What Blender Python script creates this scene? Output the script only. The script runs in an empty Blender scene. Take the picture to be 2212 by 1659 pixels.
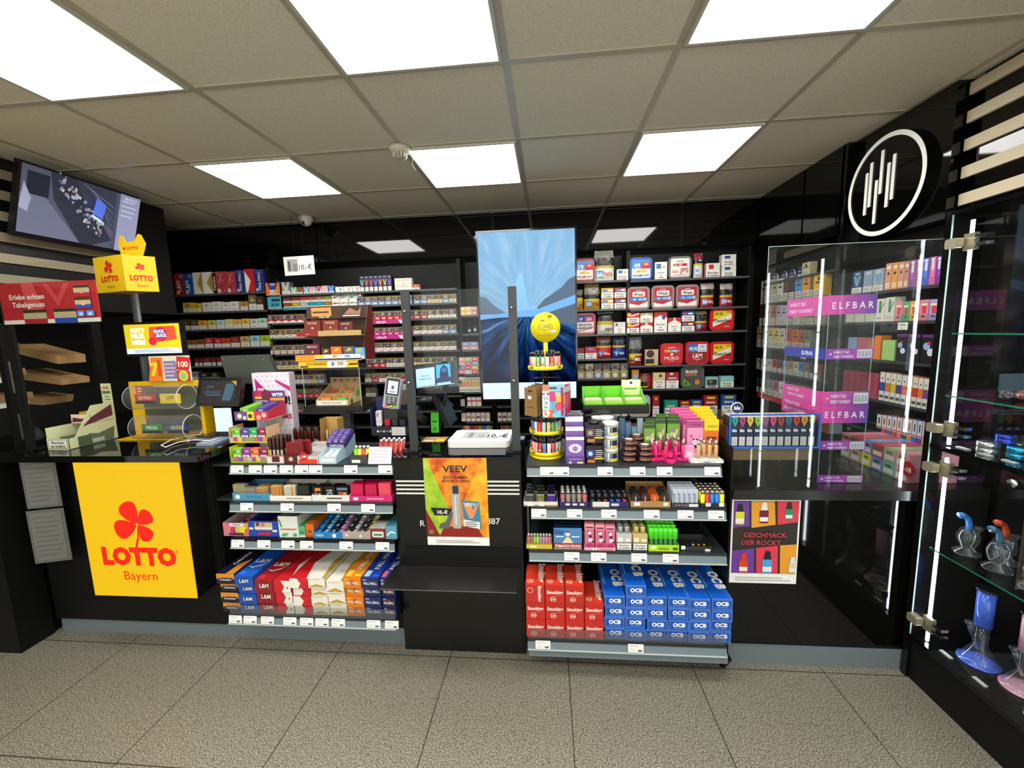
import bpy, math, random
from mathutils import Vector, Matrix
random.seed(7)
C = bpy.context.scene.collection
SC = bpy.context.scene
PI = math.pi
# ---------------------------------------------------------------- camera
FPX, YAW, PITCH, ROLL, CZ = 882.9, -.0898, -.1281, -.0296, 1.545
cy_, sy_, cp_, sp_ = math.cos(YAW), math.sin(YAW), math.cos(PITCH), math.sin(PITCH)
FW = Vector((sy_*cp_, cy_*cp_, sp_)); rt = Vector((cy_, -sy_, 0)); up = rt.cross(FW)
RT = math.cos(ROLL)*rt + math.sin(ROLL)*up
UP = -math.sin(ROLL)*rt + math.cos(ROLL)*up
cam = bpy.data.cameras.new('camera'); cam_o = bpy.data.objects.new('camera', cam); C.objects.link(cam_o)
cam.sensor_fit = 'HORIZONTAL'; cam.sensor_width = 36; cam.lens = FPX/2212*36; cam.clip_start = .02
cam_o.matrix_world = Matrix(((RT.x, UP.x, -FW.x, 0), (RT.y, UP.y, -FW.y, 0), (RT.z, UP.z, -FW.z, CZ), (0, 0, 0, 1)))
SC.camera = cam_o
def at(px, py, **k):
    "the point on a plane X=, Y= or Z= that the photograph shows at a pixel"
    d = FW + (px-1106)/FPX*RT - (py-829.5)/FPX*UP
    a, v = list(k.items())[0]; i = 'XYZ'.index(a)
    t = (v - (0, 0, CZ)[i])/d[i]
    return Vector((d.x*t, d.y*t, CZ + d.z*t))
# ---------------------------------------------------------------- world, exposure, light
SC.view_settings.view_transform = 'Standard'; SC.view_settings.look = 'None'
SC.view_settings.gamma = 1; SC.view_settings.exposure = EXPO = 0.0
SC.view_settings.use_curve_mapping = False
w = bpy.data.worlds.new('world'); SC.world = w; w.use_nodes = True
w.node_tree.nodes['Background'].inputs[0].default_value = (.55, .6, .7, 1)
w.node_tree.nodes['Background'].inputs[1].default_value = .05
SC.cycles.max_bounces = 10; SC.cycles.diffuse_bounces = 4; SC.cycles.glossy_bounces = 4
SC.cycles.transmission_bounces = 8; SC.cycles.transparent_max_bounces = 16
SC.cycles.caustics_reflective = False; SC.cycles.caustics_refractive = False
SC.cycles.sample_clamp_indirect = 4; SC.cycles.blur_glossy = .5
LIGHT = 14.5          # ceiling panel strength
# ---------------------------------------------------------------- materials
def lin(h):
    if isinstance(h, str):
        h = h.lstrip('#'); c = [int(h[i:i+2], 16)/255 for i in (0, 2, 4)]
    else: c = h
    return tuple(x/12.92 if x <= .04045 else ((x+.055)/1.055)**2.4 for x in c)
_mc = {}
def mat(col, rough=.5, metal=0, emit=0, coat=0, spec=.5, alpha=1):
    key = (str(col), rough, metal, emit, coat, spec, alpha)
    if key in _mc: return _mc[key]
    m = bpy.data.materials.new('m_%d' % len(_mc)); m.use_nodes = True
    b = m.node_tree.nodes['Principled BSDF']; r = lin(col)
    b.inputs['Base Color'].default_value = (*r, 1); b.inputs['Roughness'].default_value = rough
    b.inputs['Metallic'].default_value = metal; b.inputs['Specular IOR Level'].default_value = spec
    if coat: b.inputs['Coat Weight'].default_value = coat; b.inputs['Coat Roughness'].default_value = .05
    if emit:
        b.inputs['Emission Color'].default_value = (*r, 1); b.inputs['Emission Strength'].default_value = emit
    if alpha < 1: b.inputs['Alpha'].default_value = alpha
    _mc[key] = m; return m
def nmat(name): 
    m = bpy.data.materials.new(name); m.use_nodes = True
    nt = m.node_tree; return m, nt, nt.nodes['Principled BSDF']
def N(nt, t, **k):
    n = nt.nodes.new(t)
    for a, b in k.items():
        if a.startswith('_'): setattr(n, a[1:], b)
        else: n.inputs[int(a[1:])].default_value = b
    return n
# thin clear sheet: mirror-like reflection by Fresnel over a clear pass-through, faint tint and scratches
def sheet(tint=(.93, .96, .95), refl=1.0, haze=.0):
    m = bpy.data.materials.new('clear_sheet'); m.use_nodes = True; nt = m.node_tree; nt.nodes.clear()
    o = nt.nodes.new('ShaderNodeOutputMaterial'); t = nt.nodes.new('ShaderNodeBsdfTransparent'); t.inputs[0].default_value = (*tint, 1)
    g = nt.nodes.new('ShaderNodeBsdfGlossy'); g.inputs['Roughness'].default_value = .015; g.inputs[0].default_value = (refl, refl, refl, 1)
    f = nt.nodes.new('ShaderNodeFresnel'); ge = nt.nodes.new('ShaderNodeNewGeometry'); ir = nt.nodes.new('ShaderNodeMix')
    ir.inputs[2].default_value = 1.48; ir.inputs[3].default_value = 1/1.48; nt.links.new(ge.outputs['Backfacing'], ir.inputs[0]); nt.links.new(ir.outputs[0], f.inputs[0])
    mx = nt.nodes.new('ShaderNodeMixShader'); nt.links.new(f.outputs[0], mx.inputs[0]); nt.links.new(t.outputs[0], mx.inputs[1]); nt.links.new(g.outputs[0], mx.inputs[2])
    last = mx
    if haze:
        d = nt.nodes.new('ShaderNodeBsdfDiffuse'); d.inputs[0].default_value = (.8, .85, .85, 1)
        m2 = nt.nodes.new('ShaderNodeMixShader'); m2.inputs[0].default_value = haze
        nt.links.new(mx.outputs[0], m2.inputs[1]); nt.links.new(d.outputs[0], m2.inputs[2]); last = m2
    nt.links.new(last.outputs[0], o.inputs[0]); return m
CLEAR = sheet((.94, .965, .955), .45); CLEAR.name = 'clear_acrylic'
CASE = sheet((.96, .975, .97), .22, .001); PANE = sheet((.95, .97, .965), .9, .002); EDGE = mat('#9FB8AE', .2, 0, 0); GEDGE = mat('#1E7A5A', .15)
BLACK = mat('#080808', .12, coat=.2); MATTE = mat('#0A0A09', .5, spec=.25); DARK = mat('#1A1B1B', .35)
GREY = mat('#6B7579', .4); WHITE = mat('#E9E7E0', .5); PAPER = mat('#F0EFE9', .6); ALU = mat('#A9ADAE', .3, .9); CHROME = mat('#C9CCCE', .12, 1)
def glass(col='#FFFFFF', ior=1.4, rough=.0):
    k = ('glass', col)
    if k in _mc: return _mc[k]
    m, nt, b = nmat('blown_glass'); b.inputs['Base Color'].default_value = (*lin(col), 1)
    b.inputs['Transmission Weight'].default_value = 1; b.inputs['Roughness'].default_value = rough; b.inputs['IOR'].default_value = ior
    _mc[k] = m; return m
# ---------------------------------------------------------------- text
_tc = {}
FONTS = {}
import os
_fd = os.path.join(bpy.utils.resource_path('LOCAL'), 'datafiles', 'fonts')
def txt(s, bold=0, mono=False):
    k = (s, bold, mono)
    if k in _tc: return _tc[k]
    cu = bpy.data.curves.new('t', 'FONT'); cu.body = s; cu.size = 1; cu.resolution_u = 2 if len(s) > 3 else 4; cu.offset = bold
    cu.space_character = 1 + bold
    o = bpy.data.objects.new('t', cu); me = o.to_mesh()
    vs = [(v.co.x, v.co.y) for v in me.vertices]; fs = [tuple(p.vertices) for p in me.polygons]
    o.to_mesh_clear(); bpy.data.objects.remove(o); bpy.data.curves.remove(cu)
    if vs:
        x0 = min(v[0] for v in vs); x1 = max(v[0] for v in vs)
        vs = [(x-x0, y) for x, y in vs]; wd = x1-x0
    else: wd = 0
    # z-normal check
    out = []
    for f in fs:
        a, b, c = vs[f[0]], vs[f[1]], vs[f[2]]
        if (b[0]-a[0])*(c[1]-a[1])-(b[1]-a[1])*(c[0]-a[0]) < 0: f = f[::-1]
        out.append(f)
    _tc[k] = (vs, out, wd); return _tc[k]
# ---------------------------------------------------------------- mesh builder
class M:
    def __init__(s): s.v = []; s.f = []; s.k = []; s.mats = []; s.sm = []
    def mi(s, m):
        if isinstance(m, str): m = mat(m)
        if m not in s.mats: s.mats.append(m)
        return s.mats.index(m)
    def poly(s, pts, m, smooth=False):
        n = len(s.v); s.v += [tuple(p) for p in pts]; s.f.append(tuple(range(n, n+len(pts)))); s.k.append(s.mi(m)); s.sm.append(smooth); return s
    def mesh(s, vs, fs, m, smooth=False):
        n = len(s.v); s.v += [tuple(p) for p in vs]; i = s.mi(m)
        for f in fs: s.f.append(tuple(n+a for a in f)); s.k.append(i); s.sm.append(smooth)
        return s
    def box(s, x0, x1, y0, y1, z0, z1, m, top=None, side=None):
        v = [(x0,y0,z0),(x1,y0,z0),(x1,y1,z0),(x0,y1,z0),(x0,y0,z1),(x1,y0,z1),(x1,y1,z1),(x0,y1,z1)]
        n = len(s.v); s.v += v
        for f, mm in (((0,3,2,1), m), ((4,5,6,7), top or m), ((0,1,5,4), m), ((2,3,7,6), m), ((1,2,6,5), side or m), ((3,0,4,7), side or m)):
            s.f.append(tuple(n+a for a in f)); s.k.append(s.mi(mm)); s.sm.append(False)
        return s
    def rbox(s, x0, x1, y0, y1, z0, z1, m, r=.01, ax='y', n=4, hollow=None):
        "box with rounded corners seen along an axis"
        if ax == 'y': a0, a1, b0, b1 = x0, x1, z0, z1; d0, d1 = y0, y1; f = lambda a, b, d: (a, d, b)
        elif ax == 'z': a0, a1, b0, b1 = x0, x1, y0, y1; d0, d1 = z0, z1; f = lambda a, b, d: (a, b, d)
        else: a0, a1, b0, b1 = y0, y1, z0, z1; d0, d1 = x0, x1; f = lambda a, b, d: (d, a, b)
        P = rr(a0, a1, b0, b1, r, n); L = len(P)
        vs = [f(a, b, d0) for a, b in P] + [f(a, b, d1) for a, b in P]
        fs = [tuple(range(L)) if ax != 'z' else tuple(range(L-1, -1, -1)), tuple(range(2*L-1, L-1, -1)) if ax != 'z' else tuple(range(L, 2*L))]
        for i in range(L):
            j = (i+1) % L
            fs.append((i, L+i, L+j, j) if ax != 'z' else (i, j, L+j, L+i))
        if ax == 'x': fs = [x[::-1] for x in fs]
        return s.mesh(vs, fs, m)
    def lathe(s, prof, m, c=(0, 0, 0), n=16, smooth=True, ax=None, sx=1, sy=1):
        c = Vector(c); A = Vector(ax or (0, 0, 1)).normalized(); U = A.orthogonal().normalized() if ax else Vector((1, 0, 0)); W = A.cross(U)
        vs = []; fs = []
        for r, z in prof:
            for i in range(n):
                a = 2*PI*i/n; vs.append(c + A*z + U*(r*math.cos(a)*sx) + W*(r*math.sin(a)*sy))
        for k in range(len(prof)-1):
            for i in range(n):
                j = (i+1) % n; fs.append((k*n+i, k*n+j, (k+1)*n+j, (k+1)*n+i))
        if prof[0][0] > 1e-5: fs.append(tuple(range(n-1, -1, -1)))
        if prof[-1][0] > 1e-5: fs.append(tuple((len(prof)-1)*n+i for i in range(n)))
        return s.mesh(vs, fs, m, smooth)
    def cyl(s, p0, p1, r, m, n=12, r1=None, smooth=True):
        p0, p1 = Vector(p0), Vector(p1); d = p1-p0
        return s.lathe([(r, 0), (r if r1 is None else r1, d.length)], m, p0, n, smooth, d)
    def tube(s, pts, r, m, n=8):
        pts = [Vector(p) for p in pts]; rs = r if isinstance(r, (list, tuple)) else [r]*len(pts)
        vs = []; fs = []; U = None
        for i, p in enumerate(pts):
            t = (pts[min(i+1, len(pts)-1)]-pts[max(i-1, 0)]).normalized()
            U = t.orthogonal().normalized() if U is None else (U - t*U.dot(t)).normalized(); W = t.cross(U)
            for k in range(n): a = 2*PI*k/n; vs.append(p + rs[i]*(U*math.cos(a)+W*math.sin(a)))
        for i in range(len(pts)-1):
            for k in range(n): j = (k+1) % n; fs.append((i*n+k, i*n+j, (i+1)*n+j, (i+1)*n+k))
        fs.append(tuple(range(n-1, -1, -1))); fs.append(tuple((len(pts)-1)*n+k for k in range(n)))
        return s.mesh(vs, fs, m, True)
    def prism(s, P, O, U, V, dep, m):
        O, U, V = Vector(O), Vector(U), Vector(V); Nn = U.cross(V).normalized()
        L = len(P); vs = [O+U*a+V*b for a, b in P] + [O+U*a+V*b-Nn*dep for a, b in P]
        fs = [tuple(range(L)), tuple(range(2*L-1, L-1, -1))] + [((i+1) % L, i, L+i, L+(i+1) % L) for i in range(L)]
        return s.mesh(vs, fs, m)
    def face(s, O, U, V, w, h): return Face(s, O, U, V, w, h)
    def front(s, x0, x1, y, z0, z1): return Face(s, (x0, y, z0), (1, 0, 0), (0, 0, 1), x1-x0, z1-z0)
    def data(s, name):
        me = bpy.data.meshes.new(name); me.from_pydata(s.v, [], s.f)
        for m in s.mats: me.materials.append(m)
        me.polygons.foreach_set('material_index', s.k); me.polygons.foreach_set('use_smooth', s.sm); me.update(); return me
def rr(a0, a1, b0, b1, r, n=4):
    P = []
    for cx, cy, t in ((a1-r, b0+r, -90), (a1-r, b1-r, 0), (a0+r, b1-r, 90), (a0+r, b0+r, 180)):
        for i in range(n+1):
            a = math.radians(t+90*i/n); P.append((cx+r*math.cos(a), cy+r*math.sin(a)))
    return P
class Face:
    "print on a flat face: everything in 0..1 of its width and height"
    def __init__(s, m, O, U, V, w, h):
        s.m = m; s.O = Vector(O); s.U = Vector(U).normalized(); s.V = Vector(V).normalized(); s.N = s.U.cross(s.V); s.w = w; s.h = h; s.l = 0; s.step = .00025; s.rough = .45
    def q(s, x, y): return s.O + s.U*x + s.V*y + s.N*(s.step*s.l)
    def P(s, u, v): return s.q(u*s.w, v*s.h)
    def c_(s, col): return mat(col, s.rough) if isinstance(col, str) else col
    def p(s, pts, col): s.l += 1; s.m.poly([s.P(u, v) for u, v in pts], s.c_(col)); return s
    def r(s, u0, v0, u1, v1, col): return s.p([(u0, v0), (u1, v0), (u1, v1), (u0, v1)], col)
    def c(s, u, v, rad, col, n=14, sy=1):
        return s.p([(u+rad*math.cos(2*PI*i/n), v+sy*rad*s.w/s.h*math.sin(2*PI*i/n)) for i in range(n)], col)
    def rr(s, u0, v0, u1, v1, r, col):
        q = rr(u0*s.w, u1*s.w, v0*s.h, v1*s.h, r*s.w, 3); return s.p([(a/s.w, b/s.h) for a, b in q], col)
    def t(s, text, u, v, h, col, bold=.02, al='c', wmax=None, rot=0, sx=1):
        "text with cap height h (of the face height), centred at u, baseline v"
        vs, fs, wd = txt(text, bold)
        if not vs: return s
        k = h*s.h/.73; kx = k*sx
        if wmax and wd*kx > wmax*s.w: kx = wmax*s.w/wd
        if rot and wmax is None: wmax = 2
        if rot and wd*kx > .92*s.h: k *= .92*s.h/(wd*kx); kx = .92*s.h/wd
        off = {'c': -wd*kx/2, 'l': 0, 'r': -wd*kx}[al]
        s.l += 1; ca, sa = math.cos(rot), math.sin(rot); out = []
        for x, y in vs:
            x = x*kx+off; y *= k; out.append(s.q(u*s.w + x*ca-y*sa, v*s.h + x*sa+y*ca))
        s.m.mesh(out, fs, s.c_(col)); return s
    def bars(s, u0, u1, v0, v1, n, col, fill=.45, ragged=True):
        "lines of small print"
        s.l += 1
        for i in range(n):
            a = v1-(v1-v0)*(i+.5+fill/2)/n; b = v1-(v1-v0)*(i+.5-fill/2)/n
            e = u1-(u1-u0)*(.25*((i*7+3) % 5)/5 if ragged else 0)
            s.m.poly([s.P(u0, a), s.P(e, a), s.P(e, b), s.P(u0, b)], s.c_(col))
        return s
class Curve(Face):
    "print on a bulged or cylindrical face; fn(x, y) gives the point and the outward normal"
    def __init__(s, m, w, h, fn, nx=6, ny=1): s.m = m; s.w = w; s.h = h; s.fn = fn; s.l = 0; s.step = .0003; s.rough = .45; s.nx = nx; s.ny = ny
    def q(s, x, y): p, n = s.fn(x, y); return Vector(p)+Vector(n)*(s.step*s.l)
    def r(s, u0, v0, u1, v1, col):
        s.l += 1; nx = max(1, round(s.nx*abs(u1-u0))); ny = max(1, round(s.ny*abs(v1-v0)))
        for i in range(nx):
            for j in range(ny):
                a, b = u0+(u1-u0)*i/nx, u0+(u1-u0)*(i+1)/nx; c, d = v0+(v1-v0)*j/ny, v0+(v1-v0)*(j+1)/ny
                s.m.poly([s.P(a, c), s.P(b, c), s.P(b, d), s.P(a, d)], s.c_(col), True)
        return s
def cylface(m, c, r, z0, h, a0=-PI/2, span=PI, nx=8):
    "label round a can: u runs over the span of angles, centred on the front (-Y)"
    c = Vector(c)
    def fn(x, y):
        a = -PI/2 + (x/(r*span)-.5)*span; n = Vector((math.cos(a), math.sin(a), 0)); return c + n*r + Vector((0, 0, z0+y)), n
    return Curve(m, r*span, h, fn, nx)
def uniq(name): return name
def obj(name, m, parent=None, loc=None, rz=0):
    me = m.data(name) if isinstance(m, M) else m
    o = bpy.data.objects.new(name, me); C.objects.link(o)
    if parent: o.parent = parent
    if loc is not None: o.location = loc
    if rz: o.rotation_euler = (0, 0, rz)
    return o
def tag(o, label, cat, group=None, kind=None):
    if label: o['label'] = label
    if cat: o['category'] = cat
    if group: o['group'] = group
    if kind: o['kind'] = kind
    return o
def thing(name, label, cat, loc=(0, 0, 0), rz=0, group=None):
    o = bpy.data.objects.new(name, None); C.objects.link(o); o.location = loc; o.rotation_euler = (0, 0, rz); o.empty_display_size = .05
    return tag(o, label, cat, group)
def struct(name, m, label=None):
    o = obj(name, m); o['kind'] = 'structure'
    if label: o['label'] = label
    return o
ORD = ['first', 'second', 'third', 'fourth', 'fifth', 'sixth', 'seventh', 'eighth', 'ninth', 'tenth', 'eleventh', 'twelfth', 'thirteenth', 'fourteenth', 'fifteenth', 'sixteenth', 'seventeenth', 'eighteenth', 'nineteenth', 'twentieth'] + ['%dth' % i for i in range(21, 60)]
# ================================================================ room shell
CH = 2.543
def floor_mat():
    m, nt, b = nmat('granite_tiles'); L = nt.links
    co = N(nt, 'ShaderNodeTexCoord'); sep = N(nt, 'ShaderNodeSeparateXYZ'); L.new(co.outputs['Object'], sep.inputs[0])
    def line(ax, off, per):
        a = N(nt, 'ShaderNodeMath', _operation='ADD', i1=-off); L.new(sep.outputs[ax], a.inputs[0])
        md = N(nt, 'ShaderNodeMath', _operation='PINGPONG', i1=per/2); L.new(a.outputs[0], md.inputs[0])
        lt = N(nt, 'ShaderNodeMath', _operation='LESS_THAN', i1=.0023); L.new(md.outputs[0], lt.inputs[0]); return lt
    jx = line(0, -2.187, .564); jy = line(1, 1.747, .5595)
    j = N(nt, 'ShaderNodeMath', _operation='MAXIMUM'); L.new(jx.outputs[0], j.inputs[0]); L.new(jy.outputs[0], j.inputs[1])
    n1 = N(nt, 'ShaderNodeTexNoise'); n1.inputs['Scale'].default_value = 210; n1.inputs['Detail'].default_value = 6; L.new(co.outputs['Object'], n1.inputs['Vector'])
    r1 = N(nt, 'ShaderNodeValToRGB'); L.new(n1.outputs[0], r1.inputs[0])
    e = r1.color_ramp.elements; e[0].position = .36; e[0].color = (*lin('#42403A'), 1); e[1].position = .64; e[1].color = (*lin('#A9A594'), 1)
    k = e.new(.46); k.color = (*lin('#6F6B5E'), 1); k = e.new(.55); k.color = (*lin('#8B8776'), 1)
    vo = N(nt, 'ShaderNodeTexVoronoi'); vo.inputs['Scale'].default_value = 120; L.new(co.outputs['Object'], vo.inputs['Vector'])
    r2 = N(nt, 'ShaderNodeValToRGB'); L.new(vo.outputs['Color'], r2.inputs[0]); e = r2.color_ramp.elements
    e[0].position = .05; e[0].color = (.45, .45, .44, 1); e[1].position = .3; e[1].color = (1, 1, 1, 1)
    mu = N(nt, 'ShaderNodeMixRGB', _blend_type='MULTIPLY'); mu.inputs[0].default_value = .6; L.new(r1.outputs[0], mu.inputs[1]); L.new(r2.outputs[0], mu.inputs[2])
    mj = N(nt, 'ShaderNodeMixRGB'); L.new(j.outputs[0], mj.inputs[0]); L.new(mu.outputs[0], mj.inputs[1]); mj.inputs[2].default_value = (*lin('#3B3932'), 1)
    L.new(mj.outputs[0], b.inputs['Base Color']); b.inputs['Roughness'].default_value = .42; b.inputs['Specular IOR Level'].default_value = .35
    return m
def ceil_mat():
    m, nt, b = nmat('mineral_fibre'); L = nt.links; co = N(nt, 'ShaderNodeTexCoord')
    n1 = N(nt, 'ShaderNodeTexNoise'); n1.inputs['Scale'].default_value = 220; n1.inputs['Detail'].default_value = 2; L.new(co.outputs['Object'], n1.inputs['Vector'])
    r = N(nt, 'ShaderNodeValToRGB'); L.new(n1.outputs[0], r.inputs[0]); e = r.color_ramp.elements
    e[0].position = .3; e[0].color = (*lin('#DDD6C0'), 1); e[1].position = .6; e[1].color = (*lin('#EEE8D4'), 1)
    L.new(r.outputs[0], b.inputs['Base Color']); b.inputs['Roughness'].default_value = .9; b.inputs['Specular IOR Level'].default_value = .1; return m
def gloss_mat(col='#070707', rough=.04, wob=.0):
    m, nt, b = nmat('black_gloss_panel'); b.inputs['Base Color'].default_value = (*lin(col), 1); b.inputs['Roughness'].default_value = rough
    b.inputs['IOR'].default_value = 1.5
    return m
GLOSS = gloss_mat()
SATIN = gloss_mat('#0A0A09', .22)
XL, XR, YB, YF = -3.66, 1.86, 3.95, -3.4
struct('floor', M().poly([(XL, YF, 0), (XR+1.2, YF, 0), (XR+1.2, YB, 0), (XL, YB, 0)], floor_mat()))
# ceiling: tiles between T-bars, with the openings of the light panels left out
GX, GY, T = -.137, 1.654, .625
CEIL = ceil_mat(); BAR = mat('#BDB69F', .3, spec=.8)
lights = [(i, j) for j in (-6, -3, -1, 1) for i in (-5, -3, -1, 1)]
lights = [(i, j) for i, j in lights if not (i == -5 and j > -3)]
cm = M()
for i in range(-6, 5):
    for j in range(-9, 4):
        if (i, j) in lights: continue
        x0, y0 = GX+i*T, GY+j*T; x1, y1 = min(x0+T, XR+1.2), min(y0+T, YB)
        if x1 < XL or x0 > XR+1: continue
        cm.poly([(x0, y0, CH), (x0, y1, CH), (x1, y1, CH), (x1, y0, CH)], CEIL)
struct('ceiling', cm)
gm = M()
for i in range(-6, 6):
    x = GX+i*T; gm.box(x-.012, x+.012, YF, 3.58, CH-.004, CH+.02, BAR)
for j in range(-8, 4):
    y = GY+j*T; gm.box(XL, XR+1.0, y-.012, y+.012, CH-.005, CH+.02, BAR)
struct('trim_1', gm, 'pale metal grid between the ceiling tiles')
# lamps of the ceiling
EM = nmat('lamp_diffuser'); b = EM[2]; b.inputs['Base Color'].default_value = (.8, .8, .8, 1); b.inputs['Emission Color'].default_value = (1, .985, .955, 1); b.inputs['Emission Strength'].default_value = LIGHT; EM = EM[0]
FR = mat('#D2CFC2', .4)
fm = M(); h = .3005; q = .288
for a0, a1, b0, b1 in ((-h, h, -h, -q), (-h, h, q, h), (-h, -q, -q, q), (q, h, -q, q)): fm.box(a0, a1, b0, b1, -.012, .0, FR)
dm = M().poly([(-q, -q, -.006), (-q, q, -.006), (q, q, -.006), (q, -q, -.006)], EM); dm.poly([(-q, -q, 0), (q, -q, 0), (q, q, 0), (-q, q, 0)], FR)
fme, dme = fm.data('frame'), dm.data('diffuser')
wher = {(-3, -1): 'large in the top left corner', (-1, -1): 'large at the top, left of the middle', (1, -1): 'large at the top right', (-3, 1): 'small, over the screen-side left counter', (-1, 1): 'small, beside the smoke detector', (1, 1): 'small, nearest the round sign'}
for i, j in lights:
    t = thing('ceiling_light', 'square white ceiling light panel, ' + wher.get((i, j), 'behind the viewer'), 'ceiling light', (GX+(i+.5)*T, GY+(j+.5)*T, CH-.002), 0, 'square light panels in the ceiling')
    obj('frame', fme, t); obj('diffuser', dme, t)
# walls
WALLB = mat('#11110F', .55); WALLG = mat('#EDEBE4', .7)
struct('wall_back', M().box(XL-.1, XR+1.2, YB, YB+.1, 0, 2.7, WALLB))
struct('wall_left', M().box(XL-.1, XL, YF, YB, 0, 2.7, WALLB))
struct('wall_right', M().box(XR, XR+.1, .0, YB, 0, 2.7, BLACK))
struct('wall_front', M().box(XL-.1, XR+1.2, YF-.1, YF, 0, 2.7, WALLG))
wn = M().box(-2.2, 2.4, YF+.0, YF+.02, .3, 2.3, mat('#F1F6F2', .3, 0, 2.8))
struct('wall_left_front', M().box(XL, XL+.02, YF, .2, 0, CH, WALLG))
struct('wall_right_front', M().box(XR+1.18, XR+1.2, YF, .0, 0, CH, WALLG))
struct('window_1', wn)
def tiltbox(a, b, z):
    return M().prism([(0, z), (b-a, z), (b-a, CH-.004), (0, CH-.004)], (a, FY-.0085*z, 0), (1, 0, 0), (0, .0085, 1), .01, GLOSS)
FY = 3.58
for k, (a, b) in enumerate(((-3.56, -2.02), (-2.0, -.46), (-.44, 1.1), (1.12, 1.72))):
    struct('trim_%d' % (k+2), tiltbox(a, b, 2.205), 'glossy black fascia board above the back shelves')
struct('trim_6', M().box(XL, 1.72, FY+.025, FY+.035, 2.2, CH-.004, MATTE))
# right-hand glossy wall cladding
for k, (a, b) in enumerate(((3.0, 3.55), (2.62, 2.98))):
    struct('trim_%d' % (k+7), M().box(1.70, 1.72, a, b, 2.05, CH-.004, GLOSS), 'glossy black board at the top of the right wall')
struct('trim_9', M().box(1.745, XR, 2.03, 2.6, 1.98, CH-.004, GLOSS), 'glossy black board behind the round sign')
struct('trim_10', M().box(1.70, 1.745, 2.6, 2.64, .0, CH-.004, BLACK), 'black upright beside the round sign')
struct('trim_11', M().box(1.80, XR, .2, 1.98, 1.98, CH-.004, GLOSS), 'glossy black board behind the wooden slats on the right')
# left-hand upper wall block
struct('trim_12', M().box(XL, -2.88, .2, 3.0, 1.75, CH-.004, mat('#0D0D0C', .35)), 'black upper wall block on the left')
# ================================================================ counters, shelves, racks
RAILC = mat('#6F7D83', .35); RAILE = mat('#BFC6C4', .25); SLATE = mat('#23282A', .4)
def tagmesh():
    m = M().box(0, .066, -.0012, 0, 0, .037, PAPER); f = m.front(0, .066, -.0012, 0, .037)
    f.r(.02, .04, .98, .96, '#F3F2EE'); f.bars(.08, .7, .62, .9, 2, '#8A8A88', .3); f.bars(.08, .55, .12, .5, 3, '#B5B4B1', .3); f.r(.62, .14, .9, .34, '#55565A')
    return m.data('price_tag')
TAG = tagmesh()
def rail(parent, y, x0, x1, z0, z1, tags, lip=True):
    "grey price rail leaning back, with its paper tags; tags = pixel x of the left edges"
    m = M(); m.prism([(0, 0), (x1-x0, 0), (x1-x0, z1-z0), (0, z1-z0)], (x0, y, z0), (1, 0, 0), (0, .18, 1), .003, RAILC)
    m.box(x0, x1, y-.004, y+.002, z0-.003, z0+.001, RAILE)
    r = obj('price_rail', m, parent)
    for px in tags:
        zc = (z0+z1)/2; X = at(px, _ypx(y, (x0+x1)/2, zc), Y=y).x
        o = obj('price_tag', TAG, r, (X, y-.001, z0+.004)); o.rotation_euler = (-.17, 0, 0)
    return r
def _ypx(Y, X, Z):
    P = Vector((X, Y, Z-CZ)); return 829.5-FPX*P.dot(UP)/P.dot(FW)
def _xpx(Y, X, Z):
    P = Vector((X, Y, Z-CZ)); return 1106+FPX*P.dot(RT)/P.dot(FW)
# ---- base of the whole counter
struct('baseboard_counter', M().box(-2.66, -.73, 1.818, 1.84, 0, .085, GREY).box(.80, 1.60, 1.782, 1.80, 0, .085, GREY))
# left counter (lottery)
t = thing('lottery_counter', 'black left counter with glossy top carrying the illuminated yellow lottery panel', 'counter', (0, 0, 0))
obj('cabinet_body', M().box(-2.66, -1.66, 1.80, 2.45, .086, 1.0, MATTE), t)
obj('worktop', M().box(-2.66, -1.585, 1.655, 2.5, 1.0, 1.03, GLOSS), t)
# illuminated lottery panel box
LX0, LX1, LZ0, LZ1, LY = -2.24, -1.70, .318, .998, 1.68
t = thing('lottery_light_box', 'illuminated yellow lottery sign with red clover on the left counter front', 'sign', (0, 0, 0))
obj('sign_housing', M().box(LX0-.002, LX1+.002, LY+.001, 1.80, LZ0-.002, LZ1, MATTE), t)
YEM = nmat('lit_yellow'); b = YEM[2]; b.inputs['Base Color'].default_value = (*lin('#6A5000'), 1); b.inputs['Emission Color'].default_value = (*lin('#FFCC00'), 1); b.inputs['Emission Strength'].default_value = .78; YEM = YEM[0]
REM = nmat('lit_red'); b = REM[2]; b.inputs['Base Color'].default_value = (*lin('#700000'), 1); b.inputs['Emission Color'].default_value = (*lin('#FF2000'), 1); b.inputs['Emission Strength'].default_value = .8; REM = REM[0]
def leaf(cx, cy, L, W, ang, asp):
    P = []
    for i in range(25):
        s_ = i/24*2*PI
        # rounded triangular leaf: narrow at the origin, broad at the end
        r_ = (1-math.cos(s_))/2; x = L*(.05+.95*r_); y = W*math.sin(s_)*(.35+.75*r_)
        P.append((cx+(x*math.cos(ang)-y*math.sin(ang)), cy+(x*math.sin(ang)+y*math.cos(ang))*asp))
    return P[1:]
def clover(f, cx, cy, s, red):
    a = f.w/f.h
    for ang, L, W in ((118, 1.25, .62), (38, .98, .5), (197, 1.3, .62), (-52, .98, .5)):
        f.p(leaf(cx, cy, L*s, W*s, math.radians(ang), a), red)
    q = [(-.02, -.12), (-.1, -.62), (-.32, -1.28), (-.48, -1.5), (-.38, -1.52), (-.2, -1.3), (-.02, -.7), (.04, -.14)]
    f.p([(cx+x*s, cy+y*s*a) for x, y in q], red)
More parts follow.
